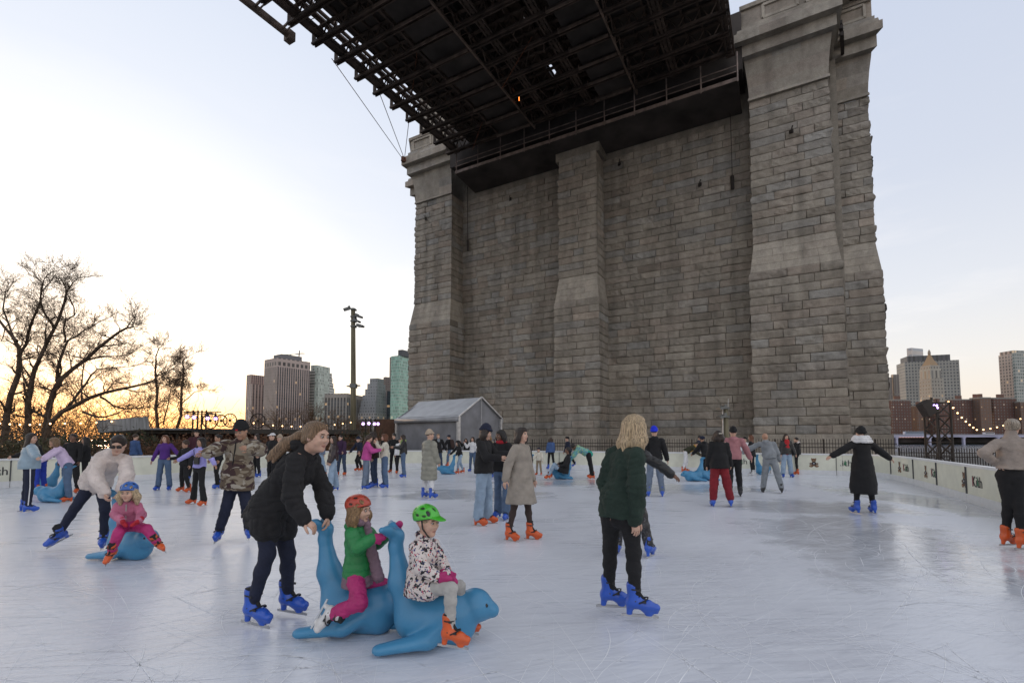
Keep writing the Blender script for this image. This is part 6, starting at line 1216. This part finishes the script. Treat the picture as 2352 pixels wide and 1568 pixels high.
person('woman in white fleece jacket and sunglasses leaning forward to push a child on a seal', J, top=dict(m=C['fleece'], th=.040, hem=.02, kind='turtle', wr=.020, boxy=.015), bot=(C['navy'], .0, .0), hair=('bun', 'dkbrown'), skate=sk_blue, glasses='sun', curl=(75, 75))
J = pxpose(5.85, .66, (.45, -.89), dict(pel=(294, 1203, .08), nek=(294, 1152, .0), hed=(295, 1131, -.04), shR=(271, 1160, .0), shL=(316, 1160, .04), elR=(264, 1182, -.07), wrR=(281, 1196, -.18), elL=(325, 1182, -.03), wrL=(320, 1194, -.16), hiR=(286, 1206, .02), hiL=(304, 1206, .06), knR=(273, 1222, -.20), anR=(257, 1262, -.24), knL=(336, 1214, -.08), anL=(360, 1243, -.1)), (.25, -.95, -.12), toes={'R': (.0, -.75, -.55), 'L': (.75, -.6, -.1)}); J['flat'] = False; J['hdR'] = np.array([.6, -.4, -.6]); J['hdL'] = np.array([-.3, -.5, -.6]); J['hairdir'] = np.array([.1, -.05, -1])
def ex_zip(J, root):
    mb = MB(); s = J['s']; mb.bar(J['nek']+J['bf']*.115*s, J['pel']+J['bf']*.165*s+J['bu']*.04*s, .012, .008); mb.build('zip', C['ltgrey'], root)
person('small girl in pink jacket, magenta trousers and blue helmet sitting on a seal', J, top=dict(m=C['pinkcoat'], th=.034, hem=.02, kind='coat', wr=.014), bot=(C['magenta'], .026, .0, .95), hair=('mid', 'blond'), hat=('helmet', mat('helmet_blue', (.03, .13, .45), .35, coat=.3)), kid=.34, gloves=C['red'], skate=sk_or, extras=ex_zip)
J = pxpose(7.0, 1.0, (.05, -1), dict(pel=(545, 1102, .0), nek=(554, 1012, -.05), hed=(554, 990, -.13), shR=(525, 1022, -.05), shL=(579, 1021, -.05), elR=(501, 1030, -.22), wrR=(477, 1040, -.38), elL=(597, 1032, -.18), wrL=(576, 1030, -.42), hiR=(534, 1110, .0), hiL=(558, 1110, .02), knR=(521, 1162, -.06), anR=(505, 1214, .0), knL=(566, 1160, -.02), anL=(570, 1208, .12)), (.03, -.93, -.36), toes={'R': (.25, -.95, 0), 'L': (.5, -.85, 0)}); J['hdR'] = np.array([-.8, -.4, -.2]); J['hdL'] = np.array([-.4, -.7, .1])
def ex_cam(J, root):
    mb = MB(); s = J['s']; mb.bar(J['nek']+J['bf']*.14*s, J['pel']+J['bf']*.185*s, .016, .01); mb.build('zip', C['black'], root); mb = MB(); mb.box(J['hp'](.0, .112, .06), .03, .006, .02, (J['rt'], J['bf'], J['bu'])); mb.build('cap_badge', C['red'], root)
person('young man in camouflage jacket and black beanie looking down while skating', J, top=dict(m=CAMO, th=.052, hem=.10, kind='coat', puff=1, pamp=.010, per=.14, boxy=.03), bot=(C['navy'], .016, .004), hair=('short', 'black'), sk='tan', hat=('beanie', C['black']), fem=False, skate=sk_blue, extras=ex_cam, curl=(30, 30))
J = pxpose(6.65, .98, (.55, .83), dict(pel=(2321, 1082, .0), nek=(2322, 1004, .0), hed=(2325, 981, .02), shL=(2294, 1016, .05), shR=(2350, 1015, -.06), elL=(2258, 1040, -.02), wrL=(2288, 1064, .08), elR=(2376, 1042, -.1), wrR=(2352, 1066, .0), hiL=(2307, 1092, .03), hiR=(2337, 1092, -.03), knL=(2315, 1157, .05), anL=(2311, 1224, .10), knR=(2340, 1159, -.05), anR=(2347, 1232, -.1)), (.75, .66, 0), toes={'L': (.95, .1, 0), 'R': (.95, -.1, 0)}); J['hdL'] = np.array([.9, .2, -.2]); J['hdR'] = np.array([-.8, .2, -.3])
person('woman at right edge with grey blond bun, ribbed beige sweater and hand on hip', J, top=dict(m=C['knit'], th=.022, hem=-.045, kind='turtle', name='sweater', cuff=1), bot=(C['black'], .002, .0), hair=('bun', 'grey'), skate=sk_or)
# =================================================================== people placed by stance
def PS(label, x, yf, yt, face, h=None, **k):
    pk = {a: k.pop(a) for a in ('lean', 'side', 'aL', 'aR', 'lL', 'lR', 'head', 'fem', 'dY') if a in k}
    Y = gp(x/K_, yf/K_)[1]; hh = h or (yf-yt)/K_/F*Y
    J = pose(x/K_, yf/K_, hh, face, **pk)
    if 'fem' in pk: k['fem'] = pk['fem']
    if 'hd' in k: J['hairdir'] = np.array(k.pop('hd'), float)
    if 'visor' in k: J['visor'] = k.pop('visor')
    root = person(label, J, **k); return J, root
def tp_(m, th=.02, hem=.05, **k): return dict(m=m, th=th, hem=hem, **k)
def stripe(J, root):
    mb = MB()
    for k in ('R',): mb.tube([J['hi'+k]+J['rt']*.115*J['s'], J['kn'+k]+J['rt']*.085*J['s'], J['an'+k]+J['rt']*.08*J['s']], .012, 4)
    mb.build('side_stripe', C['white'], root)
PS('girl in shiny pale blue puffer jacket with arms spread at far left', 73, 1459, 1237, 140, aL=(42, -5, 8), aR=(66, 10, 8), head=(-50, 0), top=tp_(C['puffblue'], .048, .02, kind='puffer', per=.10, boxy=.02), bot=(C['navy'], .018, .004), hair=('longer', 'dkbrown'), extras=stripe, lL=(0, 6, 4), lR=(2, 2, 4))
PS('woman in black top and royal blue trousers behind the pale blue puffer', 115, 1406, 1262, 280, h=1.62, lean=22, aL=(8, 45, 20), aR=(8, 45, 20), top=tp_(C['black'], .018), bot=(C['royal'], .02, .0), hair=('longer', 'dkbrown'), skate=sk_or)
JJ, _ = PS('woman with bangs in lavender sweater and jeans holding a seal', 192, 1430, 1262, -38, h=1.60, lean=26, aL=(8, 48, 8), aR=(10, 45, 8), top=tp_(C['pinklav'], .024, .03, kind='crew', name='sweater'), bot=(C['denim'], .022, .01), hair=('bob', 'ltbrown'), sk='tan', skate=sk_or)
PS('young man with cropped black hair in dark t-shirt behind the lavender sweater', 204, 1406, 1237, 10, fem=False, top=tp_(C['black'], .016, .06), bot=(C['black'], .02, .0), hair=('short', 'black'), sk='brown', skate=sk_or)
PS('dark haired woman in black jacket with white piping holding a hand to her mouth', 243, 1398, 1247, -50, aR=(15, 45, 125), aL=(15, 35, 60), top=tp_(C['black'], .03, .04, kind='coat'), bot=(C['black'], .0, .0), hair=('longer', 'black'), sk='tan')
PS('skater in denim shirt hidden behind the white fleece jacket', 377, 1364, 1238, 160, top=tp_(C['blueden'], .024, .06), bot=(C['denim'], .016, .0), hair=('short', 'brown'), fem=False)
PS('girl in purple sweater and blue jeans with long auburn hair', 467, 1398, 1241, 8, aR=(20, 2, 6), aL=(38, 2, 6), top=tp_(C['purple'], .020, .0, kind='crew', name='sweater', cuff=1), bot=(C['denim'], .022, .012), hair=('long', 'red'), lL=(0, 6, 3), lR=(0, 6, 3))
PS('curly haired boy dressed all in black with orange skates', 529, 1402, 1256, -18, fem=False, aR=(12, 15, 70), aL=(14, 0, 15), lL=(12, 12, 22), lR=(-4, 12, 10), top=tp_(C['black'], .024, .05, kind='hoodie'), bot=(C['black'], .014, .0), hair=('curly', 'brown'), sk='tan', skate=sk_or, kid=.10)
PS('bearded man with glasses in maroon hoodie behind the boy in black', 557, 1368, 1225, 18, fem=False, top=tp_(C['maroon'], .026, .05, kind='hoodie'), bot=(C['black'], .016, .0), hair=('short', 'dkbrown'), hat=('beanie', C['black']), glasses='clear', lL=(4, 8, 10), lR=(0, 8, 8))
def ex_bag(J, root):
    s = J['s']; mb = MB(); c = J['che']-J['bu']*.16*s+J['bf']*.16*s-J['rt']*.10*s; mb.box(c, .17*s, .05*s, .20*s, (J['rt'], J['bf'], J['bu'])); a = J['shR']+J['bf']*.09*s; mb.tube([c+J['bu']*.1*s, lerp(c, a, .5)+J['bf']*.02*s, a, J['shR']+J['bu']*.06*s], .008, 4); o = mb.build('shoulder_bag', C['bleather']); tag(o, 'small black crossbody bag on the lavender sweatshirt girl', 'bag')
PS('girl in lavender sweatshirt and flared black trousers reaching out an arm', 566, 1440, 1247, -22, side=-5, aR=(50, 35, 5), aL=(44, -8, 14), lL=(6, 12, 8), lR=(-4, 14, 2), top=tp_(C['lav'], .026, .0, kind='crew', name='sweatshirt', cuff=1), bot=(C['black'], .004, .032), hair=('long', 'black'), sk='tan', skate=sk_or, extras=ex_bag)
PS('woman in black with hair tied back behind the reaching arm of the lavender girl', 622, 1392, 1238, -25, lL=(16, 6, 20), lR=(-6, 6, 14), top=tp_(C['black'], .022), bot=(C['black'], .004, .02), hair=('bun', 'black'), sk='tan')
PS('woman with glasses in black hoodie right of the camouflage jacket', 733, 1360, 1238, -30, top=tp_(C['black'], .028, .06, kind='hoodie'), bot=(C['black'], .012, .0), hair=('long', 'dkbrown'), glasses='clear', aR=(8, 25, 60))
PS('young man in white cap and black jacket beside the ponytail of the bending woman', 777, 1386, 1236, -30, fem=False, aR=(10, 15, 35), top=tp_(C['black'], .036, .06, kind='coat'), bot=(C['black'], .02, .0), hair=('short', 'brown'), hat=('cap', C['white']))
PS('person in tan knitted hat half hidden behind the white cap', 797, 1376, 1242, -10, fem=False, top=tp_(C['black'], .03, .06), bot=(C['black'], .014, .0), hair=('short', 'brown'), hat=('beanie', C['beigehat']))
PS('skater in pale jeans and orange skates hidden behind the bending woman in black coat', 912, 1358, 1240, 20, top=tp_(C['greydenim'], .024), bot=(C['ltdenim'], .02, .0), hair=('short', 'brown'), skate=sk_or, lL=(10, 14, 10))
PS('laughing woman in dark leather jacket and wide pale jeans with long dark hair', 950, 1400, 1243, -62, head=(20, 0), top=tp_(C['leather'], .036, .02, kind='coat', wr=.02, boxy=.01), bot=(C['ltdenim'], .034, .014), hair=('longer', 'dkbrown'), lL=(10, 6, 4), lR=(-8, 4, 2))
PS('man in plum fleece leaning forward with orange skates', 974, 1355, 1240, -18, fem=False, lean=12, aR=(14, 20, 10), aL=(16, 20, 30), lL=(10, 9, 10), lR=(4, 9, 8), top=tp_(C['plum'], .030, .05, kind='turtle'), bot=(C['dkdenim'], .020, .0), hair=('short', 'black'), skate=sk_or)
PS('crouching person in navy jacket and knitted hat left of the pink sweater', 1026, 1343, 1243, -35, fem=False, lean=14, aR=(30, 20, 5), top=tp_(C['navy'], .03, .05), bot=(C['black'], .016, .0), hair=('short', 'brown'), hat=('beanie', C['navy']), skate=sk_or, lL=(30, 8, 50), lR=(20, 8, 40))
J, _ = PS('woman in bright pink fluffy sweater with a braid, bent over a phone', 1042, 1394, 1240, 105, lean=4, aR=(8, 35, 65), aL=(8, 40, 60), head=(0, -25), top=tp_(C['pink'], .030, .05, kind='crew', name='sweater', wr=.014), bot=(C['greydenim'], .024, .008), hair=('pony', 'brown'), hd=(-.3, -.25, -1), lL=(3, 4, 4), lR=(-3, 4, 2))
phone(J['wrR']+J['fw']*.10+Zd*.03, J['fw'], 'phone held by the woman in bright pink sweater')
PS('tall person in brown jacket standing face to face with the pink sweater', 1069, 1388, 1231, -60, head=(-10, -20), top=tp_(C['brown'], .036, .06, kind='coat'), bot=(C['dkdenim'], .016, .0), hair=('mid', 'dkbrown'), aR=(12, 25, 40), aL=(8, 5, 10))
PS('woman in cream sweater covering her mouth, striped scarf and blue jeans', 1100, 1391, 1238, -68, aR=(18, 48, 125), aL=(10, 40, 110), top=tp_(C['cream'], .028, .0, kind='crew', name='sweater', wr=.014), bot=(C['denim'], .028, .004), hair=('mid', 'red'), extras=lambda J, r: scarf(J, r, C['black'], .42, .035))
PS('short haired skater in black with orange skates left of the green scarf', 1124, 1348, 1237, -10, aR=(22, 5, 10), fem=False, top=tp_(C['black'], .024), bot=(C['black'], .012, .0), hair=('curly', 'black'), skate=sk_or)
PS('person in white top half hidden behind the green scarf', 1141, 1350, 1250, 10, top=tp_(C['white'], .026, .06), bot=(C['black'], .012, .0), hair=('short', 'brown'), skate=sk_or)
J, _ = PS('woman in black leather jacket and light green scarf looking at her phone', 1153, 1361, 1240, -75, aR=(6, 35, 60), aL=(10, 30, 70), head=(10, -15), top=tp_(C['bleather'], .034, .02, kind='coat', wr=.014), bot=(C['denim'], .020, .014), hair=('longer', 'dkbrown'), extras=lambda J, r: scarf(J, r, C['ltgreen'], .55, .04), sk='tan')
phone(J['wrR']+J['fw']*.12+Zd*.03, J['fw'], 'phone held by the woman in light green scarf')
PS('person in ankle length khaki puffer coat and beige beanie, seen from behind', 1220, 1420, 1229, 140, head=(-40, 0), top=tp_(C['khaki'], .050, .50, kind='puffer', name='long_coat', per=.13, pamp=.022, flare=.0), bot=(C['white'], .014, .0), hair=('short', 'brown'), hat=('beanie', C['beigehat']), extras=lambda J, r: None)
def ex_grey(J, r): inner(J, r, C['grey'])
PS('blond man in open black coat over a grey shirt, skating hand in hand', 1248, 1338, 1236, 25, fem=False, aR=(30, 0, 8), aL=(25, 5, 5), lL=(18, 4, 12), lR=(-12, 6, 10), top=tp_(C['black'], .034, .16, kind='coat', boxy=.02), bot=(C['dkdenim'], .012, .0), hair=('short', 'sandy'), extras=ex_grey)
def ex_pack(J, r): sdf_obj('backpack', [([cap(J['che']-J['bf']*.17*J['s']+J['bu']*.02, J['pel']-J['bf']*.18*J['s']+J['bu']*.10, .12*J['s'], .13*J['s'], .02, J['bf'], 1.3)], [])], J['vb'], C['brown'], r)
PS('man in navy cap with a backpack bending left near the tent', 1287, 1331, 1239, 235, fem=False, lean=14, aR=(16, 20, 10), aL=(20, 15, 10), lL=(14, 5, 14), lR=(-6, 6, 6), top=tp_(C['black'], .028, .06), bot=(C['denim'], .014, .0), hair=('short', 'dkbrown'), hat=('cap', C['navy']), extras=ex_pack, skate=sk_or)
PS('child in dark helmet and pale jeans pushing a seal near the tent', 1314, 1350, 1255, -62, lean=12, aR=(14, 40, 5), aL=(14, 30, 5), lL=(24, 8, 18), lR=(-10, 8, 18), top=tp_(C['black'], .022, .0), bot=(C['ltdenim'], .012, .0), hair=('mid', 'black'), hat=('helmet', C['black']), skate=sk_or, kid=.12)
PS('small distant woman holding a phone up behind the helmeted child', 1330, 1326, 1250, -15, aR=(14, 45, 110), top=tp_(C['black'], .02), bot=(C['black'], .01, .0), hair=('long', 'black'), skate=sk_or)
PS('distant woman in white top left of the navy beanie', 1349, 1345, 1246, -20, aR=(20, 40, 100), aL=(16, 10, 15), top=tp_(C['white'], .024, .02), bot=(C['denim'], .016, .0), hair=('long', 'dkbrown'), lL=(4, 4, 10))
J, _ = PS('man in navy beanie and black jacket reading a phone in pale ripped jeans', 1378, 1496, 1216, 72, fem=False, aR=(6, 28, 62), aL=(10, 34, 62), head=(10, -18), top=tp_(C['softblack'], .036, .06, kind='hood', wr=.016, boxy=.012), bot=(C['ltdenim'], .032, .012), hair=('mid', 'dkbrown'), hat=('beanie', C['navy']), skate=sk_or, lL=(4, 5, 6), lR=(-3, 3, 2), curl=(60, 60))
phone((J['wrR']+J['wrL'])/2+J['fw']*.13+Zd*.05, np.array([.8, -.1, .5]), 'phone held up between two skaters in black jackets')
PS('woman with braided hair in black jacket over a red hood and flared jeans', 1434, 1479, 1227, -28, aR=(12, 12, 75), aL=(8, 5, 25), head=(-20, -8), top=tp_(C['black'], .036, .05, kind='coat', wr=.016, boxy=.015), bot=(C['denim'], .012, .040), hair=('bob', 'black'), sk='brown', lL=(6, 5, 2), lR=(-6, 3, 2), extras=lambda J, r: scarf(J, r, C['red'], .0, .036))
PS('woman in beige coat behind the two phone readers', 1396, 1361, 1240, -20, top=tp_(C['tan'], .03, .3, kind='coat'), bot=(C['black'], .0, .0), hair=('mid', 'sandy'))
PS('woman with a dark bob in long beige wool coat and sheer tights', 1484, 1540, 1222, 60, aR=(14, -22, 18), aL=(8, 5, 10), head=(-5, 5), top=tp_(C['beige'], .030, .40, kind='', name='long_coat', flare=.075, wr=.010, boxy=.01), bot=(C['tights'], -.004, -.004), hair=('mid', 'dkbrown'), skate=sk_or, lL=(8, 4, 3), lR=(-8, 3, 3), curl=(40, 40))
PS('person in black hooded jacket hidden behind the beige wool coat', 1494, 1400, 1249, 175, top=tp_(C['black'], .036, .08, kind='hood'), bot=(C['black'], .01, .0), hair=('short', 'black'), fem=False)
PS('toddler in cream jacket and dark helmet beside a seal tail', 1538, 1354, 1279, -20, aR=(16, 25, 20), aL=(14, 5, 10), top=tp_(C['cream'], .046, .03, kind='coat'), bot=(C['tan'], .014, .0), hair=('short', 'blond'), hat=('helmet', C['navy']), kid=.3, skate=sk_or)
PS('woman in blue denim jacket seen from behind near the far board', 1573, 1338, 1248, 200, top=tp_(C['blueden'], .032, .04, kind='coat'), bot=(C['black'], .008, .0), hair=('mid', 'brown'), lL=(4, 5, 6), lR=(-4, 5, 6))
PS('skater in navy top and dark helmet gliding with one leg back', 1634, 1337, 1245, -75, lean=10, fem=False, lL=(10, 4, 20), lR=(-28, 6, 6), top=tp_(C['navy'], .024), bot=(C['black'], .010, .0), hair=('short', 'black'), hat=('helmet', C['black']))
def ex_hem(J, r): scarf(J, r, TIED, .0, .03); sdf_obj('shirt_tail', [([cap(J['pel']+J['bu']*.12*J['s'], J['pel']-J['bu']*.05*J['s'], .145*J['s'], .15*J['s'], .03, J['bf'], 1.1)], [])], J['vb'], C['teal'], r, disp=wrinkle(.012, 12, 4))
PS('person in tie dye top bending far down to push the reclining rider', 1690, 1364, 1253, 272, h=1.72, lean=66, aR=(6, 28, 10), aL=(6, 36, 10), lL=(-10, 6, 0), lR=(-14, 8, -4), head=(0, -30), top=tp_(TIED, .040, -.08, kind='hoodie', wr=.02), bot=(C['black'], .020, .006), hair=('curly', 'black'), sk='brown', skate=sk_or, fem=False, extras=ex_hem)
Yr = 18.0; D2 = lambda x, y, d=0: (x/K_, y/K_, d)
J = pxpose(Yr, .93, (-.98, -.15), dict(pel=D2(1612, 1342), nek=D2(1622, 1298), hed=D2(1619, 1284, -.02), shR=D2(1622, 1304, .15), shL=D2(1622, 1306, -.16), elR=D2(1610, 1320, .2), wrR=D2(1597, 1322, .1), elL=D2(1613, 1326, -.24), wrL=D2(1600, 1329, -.2), hiR=D2(1609, 1344, .08), hiL=D2(1609, 1344, -.1), knR=D2(1582, 1324, .12), anR=D2(1571, 1350, .1), knL=D2(1580, 1328, -.16), anL=D2(1566, 1354, -.14)), (-.9, -.2, .35), toes={'L': (-.95, -.2, 0), 'R': (-.95, -.2, 0)})
person('rider in black coat and pale jeans leaning back on a seal', J, top=tp_(C['black'], .034, .10, kind='coat'), bot=(C['ltdenim'], .014, .0), hair=('curly', 'black'), sk='brown', skate=sk_or)
PS('woman in black leather jacket stretching an arm out behind the green sweater', 1806, 1585, 1225, 150, aR=(54, 6, 4), aL=(20, 5, 10), head=(-20, 0), top=tp_(C['bleather'], .034, .03, kind='coat', wr=.02), bot=(SPARK, .018, .004), hair=('long', 'black'), sk='brown', lL=(2, 6, 4), lR=(6, 12, 4), hd=(-.1, 0, -1))
PS('man in bright blue beanie and black hoodie seen from behind', 1870, 1416, 1220, 172, fem=False, aR=(16, 2, 10), aL=(14, 0, 12), head=(-20, 0), top=tp_(C['black'], .032, .04, kind='hoodie', wr=.014, boxy=.01), bot=(C['greydenim'], .028, .0), hair=('short', 'brown'), hat=('beanie', C['blueneon']), lL=(0, 6, 2), lR=(0, 6, 2))
PS('person in olive jacket bending forward with hands on white trousers', 1953, 1346, 1262, 70, h=1.66, lean=58, aR=(6, 25, 30), aL=(6, 25, 30), lL=(6, 5, 14), lR=(-4, 5, 12), top=tp_(C['olive'], .034, .02, kind='coat'), bot=(C['white'], .014, .0), hair=('short', 'black'), skate=sk_or, fem=False, extras=lambda J, r: scarf(J, r, C['mustard'], .5, .03))
PS('dark haired young man in black just beyond the bending olive jacket', 1987, 1343, 1241, 55, fem=False, lean=14, aR=(10, 25, 50), top=tp_(C['navy'], .028), bot=(C['black'], .012, .0), hair=('short', 'black'), skate=sk_or)
PS('skater in dark helmet and black jacket leaning over two seals', 2019, 1366, 1243, 205, lean=18, aL=(10, 30, 15), aR=(10, 30, 15), top=tp_(C['black'], .036, .06, kind='hood'), bot=(C['black'], .014, .0), hair=('short', 'black'), hat=('helmet', C['navy']), fem=False, sk='tan')
def ex_clip(J, r): mb = MB(); mb.box(J['hp'](.03, -.125, .05), .07*J['s'], .02, .02, (J['rt'], J['bf'], J['bu'])); mb.build('hair_clip', C['cream'], r)
PS('woman in baggy dark red trousers and black top with a hair clip', 2060, 1445, 1229, 165, aL=(10, 5, 14), aR=(12, 12, 14), top=tp_(C['black'], .036, .10, kind='', wr=.016, boxy=.03), bot=(C['dkred'], .040, .0, .90), hair=('mid', 'dkbrown'), extras=ex_clip, lL=(0, 5, 2), lR=(4, 10, 6))
PS('person in dusty pink hoodie and black beanie holding hands with the grey tracksuit', 2098, 1417, 1221, 165, fem=False, aR=(26, 10, 12), aL=(8, 0, 10), top=tp_(C['rose'], .036, .02, kind='hoodie', boxy=.015, wr=.016), bot=(C['black'], .018, .0), hair=('short', 'dkbrown'), hat=('beanie', C['black']), skate=sk_bk, lL=(0, 3, 10), lR=(10, 4, 8))
PS('child in white jacket and helmet left of the long auburn hair', 2128, 1348, 1248, -25, top=tp_(C['white'], .036, .03, kind='coat'), bot=(C['white'], .014, .0), hair=('short', 'brown'), hat=('helmet', C['black']), skate=sk_or, kid=.1)
PS('woman with very long auburn hair in black with white skates', 2150, 1357, 1241, 230, top=tp_(C['black'], .024, .16, kind='coat', flare=.02), bot=(C['black'], .004, .0), hair=('longer', 'red'), skate=sk_wh, aR=(20, 10, 10))
PS('bald man in grey tracksuit reaching left, seen from behind', 2204, 1406, 1233, 158, fem=False, lean=10, side=-10, aL=(58, 16, 6), aR=(18, 5, 12), lL=(4, 8, 8), lR=(-6, 12, 4), top=tp_(C['grey'], .038, .0, kind='hoodie', wr=.018, boxy=.015), bot=(C['grey'], .030, .0), hair=('bald', 'brown'), sk='tan', skate=sk_bk)
def ex_red(J, r): inner(J, r, C['redtop'], .07)
PS('woman in red top under an open black leather jacket with wide jeans', 2246, 1361, 1238, -8, aR=(10, 3, 12), aL=(16, 5, 10), top=tp_(C['bleather'], .034, .04, kind='', wr=.012, boxy=.015), bot=(C['ltdenim'], .034, .010), hair=('long', 'dkbrown'), extras=ex_red, lL=(0, 5, 2), lR=(0, 5, 2))
def ex_fur(J, r): sdf_obj('fur_trim', [([cap(J['nek']-J['bf']*.07*J['s']-J['rt']*.09*J['s']+J['bu']*.02, J['nek']-J['bf']*.07*J['s']+J['rt']*.09*J['s']+J['bu']*.02, .055*J['s'], .055*J['s'], .02)], [])], J['vb'], C['fleece'], r, disp=wrinkle(.03, 30, 2))
PS('woman in black jacket with a white fur trimmed hood by the far board', 2279, 1353, 1247, -140, top=tp_(C['black'], .036, .03, kind='hood'), bot=(C['black'], .0, .0), hair=('short', 'black'), extras=ex_fur, skate=sk_or, aR=(10, 10, 30))
def ex_wscarf(J, r):
    s = J['s']; n = J['nek']; pr = []
    for q, (r_, z) in enumerate(((.12, .095), (.155, .05), (.18, .0))):
        ring = [n+J['bu']*z*s+(J['bf']*math.cos(t)*r_*.8+J['rt']*math.sin(t)*r_)*s for t in np.linspace(0, 2*math.pi, 11)]
        for a, b in zip(ring[:-1], ring[1:]): pr.append(cap(a, b, 0.036*s, .036*s, .006))
    sdf_obj('scarf', [(pr, [])], .012, C['white'], r, disp=wrinkle(.014, 22, 9))
PS('person in long black coat and thick white scarf with both arms spread, from behind', 2469, 1463, 1223, 178, aL=(60, 2, 4), aR=(54, 2, 4), top=tp_(C['black'], .032, .58, kind='', name='long_coat', flare=.06, wr=.012, boxy=.02), bot=(C['black'], .004, .0), hair=('short', 'black'), extras=ex_wscarf, hat=('beanie', C['black']), lL=(0, 6, 3), lR=(0, 6, 3))
bpy.data.objects.remove(zero); bpy.data.objects.remove(hold)
